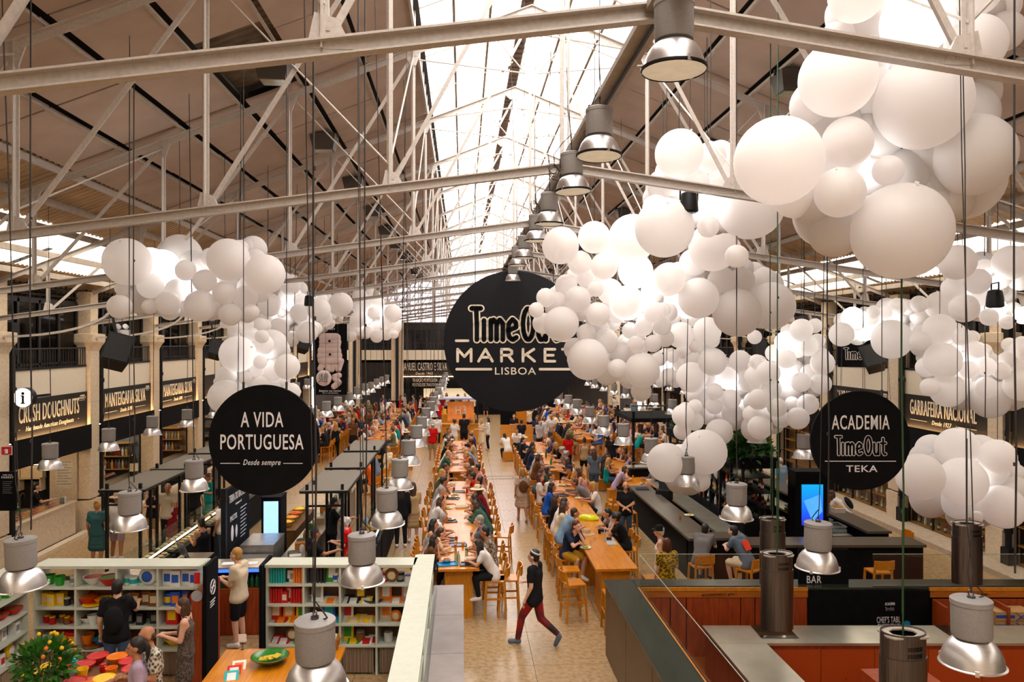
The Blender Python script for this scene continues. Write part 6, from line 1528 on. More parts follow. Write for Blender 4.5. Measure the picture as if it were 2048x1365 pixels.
shelf_unit('l', 'pale green open shelf unit with crockery and tins behind the shoppers', -7.18, -4.42, 13.10, .42, [1.50, 1.16, .84, .46], 4, 'the left shop unit', [
    (0, 0, b_('pot', GR, GR, 2) + b_('tin', W_, GY, 1)), (0, 1, b_('bowl', W_, RD, 1) + b_('bowl', RD, GR, 1, 1.1)), (0, 2, b_('tin', W_, TQ, 3) + b_('sphere', W_, BL, 1, 1.3) + b_('tin', W_, GY, 1)), (0, 3, b_('box', W_, BL, 4, 1.35)),
    (1, 0, b_('box', YE, CM, 3) + b_('jar', K_, CM, 2)), (1, 1, b_('bowl', RD, OR, 1) + b_('plate', YE, OR, 1) + b_('bowl', OR, YE, 1, .8) + b_('tin', YE, OR, 2)), (1, 2, b_('pot', W_, W_, 1) + b_('box', BR, CM, 3, 1.2)), (1, 3, b_('tin', BL, YE, 1, 1.3) + b_('box', BL, OR, 2, 1.25) + b_('sphere', K_, RD, 1, 1.2)),
    (2, 0, b_('jar', RD, YE, 2) + b_('jar', BR, YE, 2) + b_('bowl', RD, OR, 1, .8)), (2, 1, b_('bowl', W_, K_, 1, .8) + b_('pot', W_, W_, 1) + b_('pot', K_, K_, 1) + b_('pot', GR, GR, 2, 1.2)), (2, 2, b_('box', K_, GY, 3)), (2, 3, b_('box', RD, YE, 1, 1.6) + b_('box', BR, GR, 1, 1.3)),
    (3, 0, b_('box', W_, OR, 2) + b_('box', RD, YE, 2, 1.3)), (3, 1, b_('pot', OR, RD, 1, 1.2) + b_('plate', BR, BR, 1) + b_('bowl', BL, TQ, 1, .9) + b_('pot', OR, YE, 1) + b_('bowl', BL, BL, 1, .8)), (3, 2, b_('bowl', BR, BR, 2)), (3, 3, b_('bowl', YE, BR, 1) + b_('plate', BR, RD, 1))], rot=-.066)
# the left return, running towards the camera; its front faces right
RET = [(r, c_, sp) for r, row in enumerate((
    (b_('box', GR, YE, 5, .9), b_('jar', W_, PK, 6), b_('jar', CM, W_, 6)), (b_('bowl', RD, RD, 1) + b_('pot', BL, BL, 1) + b_('bowl', RD, BR, 2, .8), b_('jar', YE, OR, 7), b_('jar', YE, CM, 7)),
    (b_('pot', OR, YE, 2) + b_('box', W_, GY, 2), b_('jar', CM, W_, 8, .9), b_('jar', CM, W_, 7, .9)), (b_('box', W_, RD, 2) + b_('sphere', YE, W_, 1), b_('jar', W_, CM, 7), b_('jar', W_, CM, 7)))) for c_, sp in enumerate(row)]
shelf_unit('m', 'pale green shelf return along the left edge with jars and green boxes', 0, 3.4, 0, .38, [1.50, 1.16, .84, .46], 3, 'the left shop return', [(r, 2 - c_, sp) for r, c_, sp in RET], rot=PI / 2, org=(-7.22, 9.6, 0))
# right return: plain white-green top running to the camera, glass screen and steel counter beyond it
t = thing('shelf_return', 'pale green shelf return with long flat top running towards the camera, centre', 'shelf unit', (-.66, 10.6, 0))
MB().box(-.17, .17, -4.4, 2.75, 1.82, 1.87).build('top_board', shop_w, t)
for y in (-4.3, -2.5, -.7, 1.1, 2.7): MB().box(-.15, .15, y - .018, y + .018, 0, 1.82).build('upright', shop_w, t)
for z in (1.53, 1.19, .86, .50): MB().box(-.15, .15, -4.3, 2.7, z - .03, z).build('shelf', shop_w, t)
t = thing('glass_screen', 'tall clear glass screen beside the shelf return', 'glass screen', (-.46, 10.4, 0)); MB().box(-.006, .006, -3.0, 3.1, 1.2, 1.80).build('pane', glass, t); MB().box(-.012, .012, -3.0, 3.1, 1.18, 1.2).build('channel', steel, t)
t = thing('steel_counter', 'grey steel-clad counter beside the centre aisle, four plates on top', 'counter', (-.25, 10.2, 0))
MB().box(-.24, .26, -4, 3.55, 0, 1.16).build('body', dark_steel, t)
for i in range(5): MB().box(-.26, .27, -4 + 1.51 * i + .004, -4 + 1.51 * (i + 1) - .004, 1.16, 1.19).build('top_plate', dark_steel, t)
# dark panels at the ends of the units
def no_smoking(parent, M):
    b = MB(); n = 28
    for i in range(n):
        a, c_ = 2 * PI * i / n, 2 * PI * (i + 1) / n; b.bar((.085 * math.cos(a), -.004, .085 * math.sin(a)), (.085 * math.cos(c_), -.004, .085 * math.sin(c_)), .014, .004)
    b.bar((-.06, -.005, -.06), (.06, -.005, .06), .012, .004); b.bar((-.05, -.005, 0), (.05, -.005, 0), .014, .004)
    o = b.build('no_smoking_symbol', white_letter, parent); o.matrix_local = M
    b = MB(); 
    for i in range(3): b.box(-.09, .09 - .02 * i, -.005, -.001, -.16 - .03 * i, -.15 - .03 * i)
    o = b.build('text_line', white_letter, parent); o.matrix_local = M
t = thing('end_panel', 'tall black end panel with a white no-smoking symbol', 'panel', (-4.14, 12.65, 0)); MB().box(-.03, .03, -.28, .3, 0, 2.02).build('panel', matte_black, t)
no_smoking(t, Matrix.Translation((.032, 0, 1.60)) @ Matrix.Rotation(PI / 2, 4, 'Z') @ Matrix.Diagonal((1.4, 1.4, 1.4, 1)))
t = thing('end_panel', 'narrow black end panel at the left of the right shelf unit', 'panel', (-3.36, 13.1, 0)); MB().box(-.025, .025, -.35, .3, 0, 1.9).build('panel', matte_black, t)
t = thing('shop_end_cabinet', 'red-brown cabinet end with stickers and a round badge beside the left unit', 'panel', (-4.33, 12.75, 0)); MB().box(-.05, .12, -.3, .6, 0, 1.55).build('panel', red_wood, t); MB().box(-.02, .10, -.28, .3, 1.55, 1.95).build('glass_end', glass, t)
MB().box(.0, .09, -.31, -.302, 1.72, 1.9).build('red_sticker', paint(.5, .03, .02), t); MB().tube((.04, -.31, 1.52), (.04, -.302, 1.52), .09, n=20).build('round_badge', paint(.4, .42, .45), t)
# display table in the foreground
t = thing('display_table', 'low oak display table with a green dish at the bottom of the picture', 'table', (-2.75, 10.5, 0))
MB().box(-.95, .9, -1.6, 1.55, .74, .8).build('table_top', oak, t)
for s in (-1, 1):
    for q in (-1, 1): MB().bar((s * .7, q * .8 - .3, 0), (s * .7, q * .8 - .3, .74), .07).build('leg', oak_v, t)
MB().box(-.35, .5, -1.5, -.15, .80, .83).build('inset_frame', red_wood, t); MB().box(-.3, .45, -1.45, -.2, .83, .835).build('print', paint(.35, .36, .3, .3), t)
p = at_z(540, 1322, .84); o = MB().lathe([(.12, 0), (.2, .02), (.27, .07), (.28, .08), (.27, .085), (.2, .035), (.001, .02)], 30, close=False).build('green_dish', paint(.03, .16, .03, .25), None, True, (p.x, p.y, .836)); tag(o, 'large green glazed dish with brown rim on the display table', 'dish')
MB().lathe([(.28, .078), (.285, .084), (.28, .09), (.272, .086)], 30, close=False).build('rim', paint(.2, .04, .02, .3), o, True)
for i in range(4): MB().box(-.07, .07, -.045, .045, 0, .012, Matrix.Rotation(.4 * i, 4, 'Z') @ Matrix.Rotation(.15, 4, 'X')).build('packet', paint(.55, .4, .08), o, loc=(-.08 + .06 * i, -.03 + .03 * (i % 2), .04 + .01 * i))
for i, (px, py, c, c2) in enumerate(((468, 1345, RD, W_), (478, 1335, W_, OR), (463, 1356, TQ, W_))):
    p = at_z(px, py, .81); put('flat', c, c2, p.x, p.y, .802, f'{cname(c)} book on the display table, {nth(i + 1)} of the left pile', 'books on the display table', .2)
p = at_z(662, 1300, .8); o = MB().lathe([(.1, 0), (.14, .1), (.15, .2), (.14, .2), (.13, .1), (.09, .02), (.001, .02)], 22, close=False).build('wicker_basket', MATS['straw'], None, True, (p.x + .0, p.y, .8)); tag(o, 'wicker basket of pale balls at the right of the display table', 'basket')
for i in range(9): a = i * .7; obj('ball', MB().ball((0, 0, 0), .04, 10, 7).mesh('ball', True), paint(.6, .5, .4), o, (.07 * math.cos(a) * (i > 0), .07 * math.sin(a) * (i > 0), .19 + .03 * (i == 0)))
p = at_z(485, 1300, .8); o = MB().box(-.06, .06, -.004, .004, .12, .24).build('price_card', white_letter, None, loc=(p.x, p.y, .8)); tag(o, 'white price card on a small stand at the back of the display table', 'card'); MB().tube((0, 0, 0), (0, 0, .14), .004).build('stand', steel, o); MB().tube((0, 0, 0), (0, 0, .01), .03, n=12).build('foot', steel, o)
# produce table bottom left, with flowers
t = thing('display_table', 'round display table with bright crockery in the bottom left corner', 'table', (-5.35, 10.85, 0))
MB().lathe([(.35, .0), (.3, .05), (.06, .1), (.06, .78), (.1, .8), (.82, .82), (.82, .86), (.001, .86)], 36).build('table_top', mat('dark_wood', (.2, .1, .05), .5), t)
rp = random.Random(8); k_ = 0
for r_, n_ in ((.18, 4), (.45, 9), (.75, 14)):
    for i in range(n_):
        a = 2 * PI * i / n_ + r_; x, y = -5.35 + r_ * .9 * math.cos(a), 10.85 + r_ * .9 * math.sin(a)
        if x < -5.35 and y < 10.9: continue
        k_ += 1; q = rp.choice([RD, OR, YE, RD, TQ, CM, YE, OR]); kd = rp.choice(['bowl', 'pot', 'plate', 'bowl', 'jar'])
        put(kd, q, q, x, y, .861, f'{cname(q)} {KN[kd]}, {nth(k_)} piece on the round display table', 'crockery on the round table', a, .9)
t = thing('flower_arrangement', 'bushy green plant with orange flowers in a pot, bottom left corner', 'plant', (-5.68, 10.6, .862))
MB().lathe([(.1, 0), (.15, .2), (.14, .2), (.001, .18)], 18, close=False).build('pot', paint(.2, .1, .05), t, True)
def foliage(n, r, seed, size=.06, sq=.8, zc=.4):
    b = MB(); rr = random.Random(seed)
    for i in range(n):
        d = V((rr.gauss(0, 1), rr.gauss(0, 1), rr.gauss(0, 1))).normalized(); p = V((0, 0, zc)) + V((d.x * r, d.y * r, d.z * r * sq)) * rr.uniform(.45, 1)
        u_ = V((rr.gauss(0, 1), rr.gauss(0, 1), rr.gauss(0, 1))).normalized(); v_ = d.cross(u_).normalized(); s = size * rr.uniform(.6, 1.3); k = len(b.v)
        b.v += [tuple(p - v_ * s * .1), tuple(p + v_ * s * .45 + d * s * .5), tuple(p + d * s * 1.5), tuple(p - v_ * s * .45 + d * s * .5)]; b.f.append((k, k + 1, k + 2, k + 3))
    return b
leaf_m = mat('leaf_green', (.06, .2, .03), .5, var=.5, scale=9, c2=(.015, .06, .01)); leaf_d = mat('leaf_dark', (.02, .055, .015), .5, var=.5, scale=9)
o = foliage(700, .38, 4, .07).build('leaves', leaf_m, t); o['kind'] = 'stuff'
for i in range(22):
    d = V((rp.gauss(0, 1), rp.gauss(0, 1), abs(rp.gauss(0, 1)))).normalized(); q = V((0, 0, .4)) + d * .37
    obj('flower', food_me, paint(*(OR if i % 2 else YE)), t, q).scale = (.4, .4, 1.2)
# shoppers
def pat(name, base, spot, sc=16): return mat(name, base, .85, kind='cells', scale=sc, c2=spot, spec=.2)
stand(233, 1160, 1.80, 10, 'point', 'bearded man in black T-shirt and backpack reaching to the left shop shelves', tc='black', bot='trousers', bc='denim', hair='short', hc='black', sk=skin3)
wm = [o for o in bpy.data.objects if o.get('label', '').startswith('bearded man in black T-shirt and')][0]; backpack(wm, cloth_mats['black'], pose='point')
stand(372, 1196, 1.70, 100, 'hold', 'woman with bobbed brown hair in dark speckled dress, hands together, in the shop', top='tank', tc='black', bot='skirt', hair='bob', hc='brown', sk=skin3, topm=pat('speckled_dark', (.05, .04, .035), (.16, .12, .1), 40), botm=pat('speckled_dark2', (.05, .04, .035), (.16, .12, .1), 40))
stand(303, 1249, 1.86, 130, 'hold', 'man with glasses in white patterned shirt in the shop foreground', tc='white', hair='thin', hc='brown', sk=skin2, topm=pat('flower_print', (.62, .58, .5), (.05, .05, .04), 26))
stand(276, 1276, 1.76, 110, 'idle', 'woman in lilac T-shirt with dark tied hair, nearest shopper', tc='lilac', hair='tail', hc='black', sk=skin2)
stand(1321, 1052, 1.74, 70, 'stand', 'older man in white vest and black cap behind the kitchen glass', top='tank', tc='white', bot='shorts', bc='khaki', hair='short', hc='white', hat='cap', hatc='black', sk=skin3)
stand(1334, 1078, 1.66, 10, 'idle', 'woman with red-brown bob in yellow floral shirt behind the kitchen glass', tc='mustard', bot='trousers', bc='denim', hair='bob', hc='red', sk=skin3, topm=pat('yellow_floral', (.62, .36, .03), (.02, .03, .01), 22))
# ================================================================= BAR
top_m = mat('bar_top', (.085, .07, .055), .3, var=.15, scale=30, spec=.5)
def counter(x0, x1, y0, y1, z, lab, over=.05, nm='bar_counter', top=None, seg=0, base=None):
    t = thing(nm, lab, 'counter', ((x0 + x1) / 2, (y0 + y1) / 2, 0)); w, l = (x1 - x0) / 2, (y1 - y0) / 2
    MB().box(-w + over + .08, w - over, -l + over, l - over, 0, z - .06).build('counter_base', base or matte_black, t); MB().box(-w, w, -l, l, z - .06, z).build('counter_top', top or top_m, t)
    return t
counter(5.2, 5.85, 17.52, 23.3, 1.1, 'long dark bar counter beside the near right table')
q_ = counter(6.3, 10.35, 16.2, 16.9, 1.1, 'dark bar counter facing the camera, nearest side of the bar'); q_.rotation_euler = (0, 0, -.064)
counter(5.2, 6.35, 16.95, 17.5, 1.1, 'short dark bar counter piece at the left bar corner')
counter(9.65, 10.25, 17.3, 27.5, 1.1, 'dark bar counter on the right-hand side of the bar')
counter(5.9, 9.6, 26.6, 27.2, 1.1, 'dark bar counter at the far side of the bar')
counter(6.3, 6.9, 17.8, 25.5, .9, 'lower steel working counter inside the bar, left', top=steel_top); counter(9.12, 9.6, 17.9, 25.5, .85, 'lower counter with glass crates inside the bar, right', top=steel_top)
# bottle rack of black posts with planters
t = thing('bottle_rack', 'tall black frame full of bottles in the middle of the bar with planters on top', 'rack', (7.65, 22.4, 0)); L_ = 3.4
for y in [-3.4 + .85 * i for i in range(9)]:
    for x in (-.4, .4): MB().bar((x, y, 0), (x, y, 2.35), .07).build('post', black, t)
for z in (.9, 1.3, 1.7, 2.1): MB().box(-.42, .42, -3.42, 3.42, z - .02, z).build('shelf', matte_black, t)
MB().box(-.42, .42, -3.42, 3.42, 0, .88).build('base_cabinet', matte_black, t)
MB().box(-.5, .5, -3.5, 3.5, 2.35, 2.62).build('planter_trough', matte_black, t)
BC = [(.02, .05, .02), (.10, .03, .01), (.45, .25, .08), (.6, .6, .58), (.02, .02, .02), (.3, .03, .02), (.2, .25, .28), (.5, .38, .15)]
n_ = 0; wb_me = MB().lathe([(.038, 0), (.04, .01), (.04, .18), (.03, .21), (.014, .24), (.013, .31), (.001, .31)], 12).mesh('bottle', True)
lb_me = MB().lathe([(.0405, .05), (.0405, .13)], 12, close=False).mesh('label_band')
for z in (.9, 1.3, 1.7):
    for sd in (-1, 1):
        for i in range(40):
            if RK.random() < .12 or i > 25: continue
            n_ += 1; o = obj('bottle', wb_me, paint(*BC[RK.randrange(8)], .12), None, (7.65 + sd * (.3 + RK.uniform(-.05, .05)), 19.15 + i * .25, z + .001))
            if i < 22: obj('label_band', lb_me, paint(*RK.choice([W_, CM, (.5, .1, .05), K_])), o)
            tag(o, f'bottle, {nth(i + 1)} from the camera, {["lower", "middle", "upper"][[.9, 1.3, 1.7].index(z)]} {"left" if sd < 0 else "right"} row of the bar rack', 'bottle', 'bottles in the bar rack')
for i in range(6):
    o = foliage(420, .52, 20 + i, .17, .75, 0).build('planter_foliage', leaf_d if i % 2 else mat('leaf_mid', (.035, .10, .02), .5, var=.5, scale=9), t, loc=(-.1 + .1 * (i % 3), -3 + 1.15 * i, 2.75)); o['kind'] = 'stuff'
for y_ in (20.2, 22.6, 24.8): point('rack_lamp', (7.65, y_, 2.3), 14, (1, .8, .55), .1)  # unseen fill lights added to lift the bottles out of the dark
# upper deck with glass rail, plants beneath
t = thing('bar_gantry', 'black upper gantry with glass rail and hanging steel pots beyond the bar rack', 'gantry', (7.9, 29.0, 0))
for x in (-1.5, 1.5):
    for y in (-1.2, 1.6): MB().bar((x, y, 0), (x, y, 3.0), .09).build('post', black, t)
MB().box(-1.6, 1.6, -1.3, 1.7, 2.6, 2.75).build('deck', matte_black, t); MB().box(-1.6, 1.6, -1.3, -1.28, 2.75, 3.2).build('rail_glass', glass, t); MB().bar((-1.6, -1.29, 3.22), (1.6, -1.29, 3.22), .05).build('rail_bar', steel, t)
for i in range(5): MB().lathe([(.09, -.3), (.1, -.28), (.1, 0), (.001, 0)], 14).build('hanging_pot', steel, t, True, (-1.2 + .6 * i, -1.1, 2.5))
# screen pillar
p = at_y(1626, 1010, 18.35)
t = thing('screen_pillar', 'black pillar with a tall bright blue screen at the near end of the bar rack', 'screen', (p.x, 18.55, 0), -.06)
MB().box(-.42, .42, -.18, .35, 0, 2.35).build('pillar', matte_black, t)
sm = bpy.data.materials.new('blue_screen'); sm.use_nodes = True; nn = sm.node_tree; nn.nodes.clear(); oo = nn.nodes.new('ShaderNodeOutputMaterial'); em_ = nn.nodes.new('ShaderNodeEmission'); em_.inputs[1].default_value = 1.0
tc_ = nn.nodes.new('ShaderNodeTexCoord'); sp_ = nn.nodes.new('ShaderNodeSeparateXYZ'); cr_ = nn.nodes.new('ShaderNodeValToRGB'); mr_ = nn.nodes.new('ShaderNodeMapRange'); mr_.inputs[1].default_value = 1.0; mr_.inputs[2].default_value = 2.05
nn.links.new(tc_.outputs['Object'], sp_.inputs[0]); nn.links.new(sp_.outputs['Z'], mr_.inputs[0]); nn.links.new(mr_.outputs[0], cr_.inputs[0]); nn.links.new(cr_.outputs[0], em_.inputs[0]); nn.links.new(em_.outputs[0], oo.inputs[0])
e_ = cr_.color_ramp.elements; e_[0].color = (.03, .02, .75, 1); e_[1].color = (.01, .45, .9, 1); e_.new(.3).color = (.02, .12, .95, 1)
MB().box(-.27, .27, -.195, -.185, 1.0, 2.03).build('screen', sm, t)
MB().poly([(-.22, -.197, 1.62), (.2, -.197, 1.78), (.25, -.197, 1.35), (.0, -.197, 1.1)], (0, .001, 0)).build('screen_shape', mat('screen_pale_blue', (.1, .35, .9), emit=(.08, .36, .95), es=1.0), t)
b = MB()
for i in range(3): b.box(-.12 + .03 * i, .12 - .03 * i, -.186, -.182, .93 - .04 * i, .945 - .04 * i)
b.build('text_line', white_letter, t)
# crates of glasses
for i, (x, y) in enumerate(((9.36, 18.4), (9.36, 19.1), (9.36, 19.8), (9.36, 20.5))):
    t = thing('glass_crate', f'grey plastic crate of glasses inside the bar, {nth(i + 1)} from the camera', 'crate', (x, y, .851), 0, 'glass crates'); b = MB(); w = .24
    for q in ((-w, w, -w, -w + .015), (-w, w, w - .015, w), (-w, -w + .015, -w, w), (w - .015, w, -w, w)): b.box(*q, 0, .08); b.box(*q, .12, .16)
    for k in range(6): b.bar((-w + .08 * k + .02, -w, 0), (-w + .08 * k + .02, -w, .16), .012); b.bar((-w + .08 * k + .02, -w, .14), (-w + .08 * k + .02, w, .14), .008)
    b.box(-w, w, -w, w, 0, .01); b.build('crate_body', paint(.25, .27, .29), t)
    for a in range(4):
        for c_ in range(4): obj('glass', glass_me, glass, t, (-.18 + .12 * a, -.18 + .12 * c_, .012))
p = at_z(1724, 1040, 1.1); o = MB().box(-.14, .14, -.12, .12, 0, .12).build('napkin_box', paint(.55, .5, .45), None, loc=(9.95, 19.3, 1.101)); tag(o, 'white box of napkins and straws on the right bar counter', 'box')
for i in range(4): MB().box(-.03, .03, -.02, .02, .10, .18 - .01 * i).build('packet', paint(.65, .3, .05), o, loc=(-.09 + .06 * i, 0, 0))
p = at_z(1345, 1000, 1.1)
t = thing('bar_till', 'black till and card printer on the left bar counter', 'till', (6.0, 22.0, 1.1 - .2), -.6); MB().box(-.2, .2, -.2, .2, 0, .32).build('cash_drawer', black, t); MB().box(-.2, .2, -.03, 0, .3, .62, Matrix.Rotation(-.3, 4, 'X')).build('screen', black, t)
wares([('tray', 1284, 979), ('glass', 1283, 974, (.6, .5, .5)), ('glass', 1360, 1040), ('plate', 1378, 1032)], 1.1, 'of the left bar counter')
# people at the bar
stool(5.2, 16.1, 5, 'oak bar stool under the man in grey at the bar corner'); stool(6.15, 15.75, 35, 'oak bar stool under the man with the orange square on his shirt'); stool(8.85, 15.45, 0, 'empty oak bar stool in front of the bar counter, seen from behind'); stool(10.6, 17.6, 90, 'empty oak bar stool at the right bar counter'); stool(4.75, 21.2, -90, 'oak bar stool behind the bald man in the black polo')
person((5.2, 16.12, 0), -35, 'sitlean', tc='tan', bot='shorts', bc='black', hair='short', hc='black', sk=skin3, shoes='navy', label='man in grey-brown T-shirt seated at the bar corner facing his friend', topm=cloth_mats['grey'])
person((6.15, 15.8, 0), 38, 'sitlean', tc='slate', bot='shorts', bc='cream', hair='short', hc='black', sk=skin3, label='man in slate T-shirt with an orange square on the back, at the bar', h=1.02)
wq = [o for o in bpy.data.objects if o.get('label', '').startswith('man in slate T-shirt with an')][0]; q = MB().box(-.11, .11, -.01, .0, -.11, .11).build('orange_print', paint(.75, .08, .01), wq, loc=(0.02, .03, 1.2)); q.rotation_euler = (.0, 0, 0); q.location = POSES['sitlean']['chest'] + V((0, -.135, .04)); q.rotation_euler = (-.55, 0, 0)
stand(1652, 972, 1.62, 150, 'lean', 'woman in orange top leaning on the right bar counter', top='tank', tc='orange', hair='bun', hc='red'); stand(1693, 984, 1.66, 60, 'lean', 'person in white T-shirt with black backpack leaning on the right bar counter', tc='white', hair='bob', hc='brown')
wq = [o for o in bpy.data.objects if o.get('label', '').startswith('person in white T-shirt with black backpack')][0]; b = MB(); b.ball((0, 0, 0), .15, 14, 10, 1, .55, 1.3); q = b.build('backpack', cloth_mats['black'], wq, True); q.location = (0, -.06, 1.25); q.rotation_euler = (-.6, 0, 0)
# ================================================================= DEMONSTRATION KITCHEN
# (its cross pieces stand a few degrees off square: y falls by .066 per metre to the right)
def at_k(px, py, ynom):
    d = ynom * CP + 3.0 * SP; u = (px - 1024) / F
    return V((d * (u * CP + SP), ynom, HC - (py - 682.5) / F * d))
_before_kitchen = set(bpy.data.objects)
t = thing('kitchen_counter', 'dark stone kitchen counter forming the corner, left arm running towards the camera', 'counter', (0, 0, 0))
MB().box(2.58, 3.02, 6.5, 13.4, 0, 1.29).build('counter_base', mat('bronze_panel', (.10, .06, .03), .4, metal=.3, var=.12, scale=2), t)
for i in range(4): MB().box(2.565, 2.58, 6.7 + 1.66 * i, 6.7 + 1.66 * (i + 1) - .02, .02, 1.27).build('front_panel', MATS['bronze_panel'], t)
MB().box(2.54, 3.06, 6.5, 13.42, 1.29, 1.33).build('counter_top', stone_top, t); MB().box(3.06, 3.085, 6.5, 12.97, 1.27, 1.335).build('oak_edge', oak, t)
MB().box(3.02, 3.06, 6.5, 12.97, .1, 1.27).build('inner_panel', red_wood, t)
t = thing('kitchen_counter', 'dark stone kitchen counter across the back with red wooden inner wall', 'counter', (0, 0, 0))
MB().box(3.07, 12.6, 13.0, 13.4, 0, 1.29).build('counter_base', matte_black, t); MB().box(3.07, 12.6, 12.97, 13.42, 1.29, 1.33).build('counter_top', stone_top, t); MB().box(3.09, 6.03, 12.945, 12.97, 1.27, 1.335).build('oak_edge', oak, t); MB().box(8.15, 12.6, 12.945, 12.97, 1.27, 1.335).build('oak_edge', oak, t)
for i, (a, c_) in enumerate(((3.1, 3.62), (3.64, 3.9), (3.92, 4.85), (4.87, 5.1), (5.12, 6.02))): MB().box(a, c_, 12.96, 13.0, .12, 1.15).build('wall_panel', red_wood, t)
MB().box(3.07, 6.03, 12.95, 13.0, 1.16, 1.26).build('frieze', mat('orange_wood', (.4, .13, .035), .5, var=.2, kind='wood', scale=5, stretch=(.6, 5, 5)), t); MB().box(8.15, 12.6, 12.95, 13.0, 1.16, 1.26).build('frieze', MATS['orange_wood'], t)
text('lettering', '#ACADEMIATIMEOUT  #TIMEOUTMARKETLISBOA', .045, matte_black, t, XZ(at_k(1460, 1191, 12.94).x, 12.945, 1.21), w=1.0); text('lettering', '#ACADEMIATIMEOUT  #TIMEOUTMARKETLISBOA', .045, matte_black, t, XZ(at_k(1965, 1190, 12.94).x, 12.945, 1.21), w=1.0)
MB().box(6.03, 8.15, 12.93, 13.05, .1, 1.28).build('black_panel', matte_black, t)
q1, q2, q3, q4, q5 = [at_k(a_, c_, 12.92) for a_, c_ in ((1780, 1209), (1780, 1219), (1779, 1241), (1779, 1255), (1814, 1249))]
text('lettering', 'ACADEMIA', .05, white_letter, t, XZ(q1.x, 12.92, q1.z), w=.18); logo(t, q2.x, q2.z, .15, 12.925)
text('lettering', "CHEF'S TABLE", .11, white_letter, t, XZ(q3.x, 12.92, q3.z), w=.46); text('lettering', 'EXPERIENCE', .11, white_letter, t, XZ(q4.x, 12.92, q4.z), w=.42)
MB().tube((q5.x, 12.925, q5.z), (q5.x, 12.92, q5.z), .06, n=18).build('blue_sticker', paint(.02, .25, .55), t)
struct(MB().box(3.0, 14, 6.5, 12.96, .003, .12).build('floor_platform', mat('kitchen_floor_wood', (.22, .06, .02), .4, kind='wood', scale=3, stretch=(6, .6, 6))))
# cubbies right
t = thing('open_shelf', 'red wooden open shelf with blue-printed cartons and a small stool, lower right', 'shelf unit', (8.17, 12.5, 0))
MB().box(0, 4.4, .42, .44, .12, 1.14).build('back_panel', red_wood, t)
for x in (0, 1.05, 2.85, 4.2): MB().box(x - .02, x + .02, 0, .42, .12, 1.14).build('upright', red_wood, t)
for z in (.14, .74): MB().box(0, 4.4, 0, .42, z - .03, z).build('shelf', red_wood, t)
cb = mat('cardboard', (.42, .26, .13), .85, var=.1)
for i, (x, z) in enumerate(((1.45, .741), (1.45, .90), (2.12, .741))):
    o = MB().box(-.32, .32, -.16, .16, 0, .15).build('carton', cb, None, loc=(7.9 + x, 12.7, z)); tag(o, f'brown cardboard carton with blue X print, {["lower left", "upper left", "right-hand"][i]} of the three', 'carton', 'printed cartons')
    b = MB(); b.box(-.32, -.0, -.164, -.16, .05, .10); b.bar((.02, -.162, .01), (.2, -.162, .14), .04, .004); b.bar((.02, -.162, .14), (.2, -.162, .01), .04, .004); b.build('blue_print', paint(.02, .06, .35), o)
t = thing('small_stool', 'small oak step stool under the cartons', 'stool', (7.9 + 1.95, 12.72, .141)); MB().box(-.2, .2, -.12, .12, .36, .39).build('seat', oak, t)
for s in (-1, 1):
    for q in (-1, 1): MB().bar((s * .19, q * .1, 0), (s * .16, q * .08, .36), .03).build('leg', oak, t)
# glass screens
def gscreen(a, b_, z0, z1, lab):
    t = thing('glass_screen', lab, 'glass screen', (0, 0, 0), 0, 'kitchen glass screens'); a, b_ = V(a), V(b_); d = (b_ - a).normalized(); n = V((-d.y, d.x, 0)) * .005
    MB().poly([a - n + V((0, 0, z0)), a + n + V((0, 0, z0)), a + n + V((0, 0, z1)), a - n + V((0, 0, z1))], b_ - a).build('pane', glass, t)
    MB().bar(a + V((0, 0, z1)), b_ + V((0, 0, z1)), .012, .008).build('polished_edge', mat('glass_edge', (.4, .42, .36), .3), t); MB().bar(a + V((0, 0, z0)), b_ + V((0, 0, z0)), .02, .015).build('channel', steel, t)
gscreen((3.12, 13.02, 0), (5.6, 13.02, 0), 1.335, 1.90, 'clear glass screen on the back kitchen counter, left piece'); gscreen((7.2, 13.02, 0), (9.8, 13.02, 0), 1.335, 1.90, 'clear glass screen on the back kitchen counter, middle piece'); gscreen((9.82, 13.02, 0), (13, 13.02, 0), 1.335, 1.90, 'clear glass screen on the back kitchen counter, right piece')
gscreen((3.1, 10.4, 0), (3.1, 13.0, 0), 1.335, 1.90, 'clear glass screen on the left kitchen arm, far piece'); gscreen((3.1, 7.0, 0), (3.1, 10.38, 0), 1.335, 1.90, 'clear glass screen on the left kitchen arm, near piece')
t = thing('bar_board', 'black standing board with the outlined word mark and BAR', 'sign', (at_k(1650, 1140, 13.15).x, 13.15, 1.331)); MB().box(-.47, .42, 0, .03, 0, .62).build('board', matte_black, t); logo(t, -.22, .32, .32, -.002); text('lettering', 'BAR', .135, white_letter, t, XZ(-.2, -.004, .075), w=.26, bold=.03)
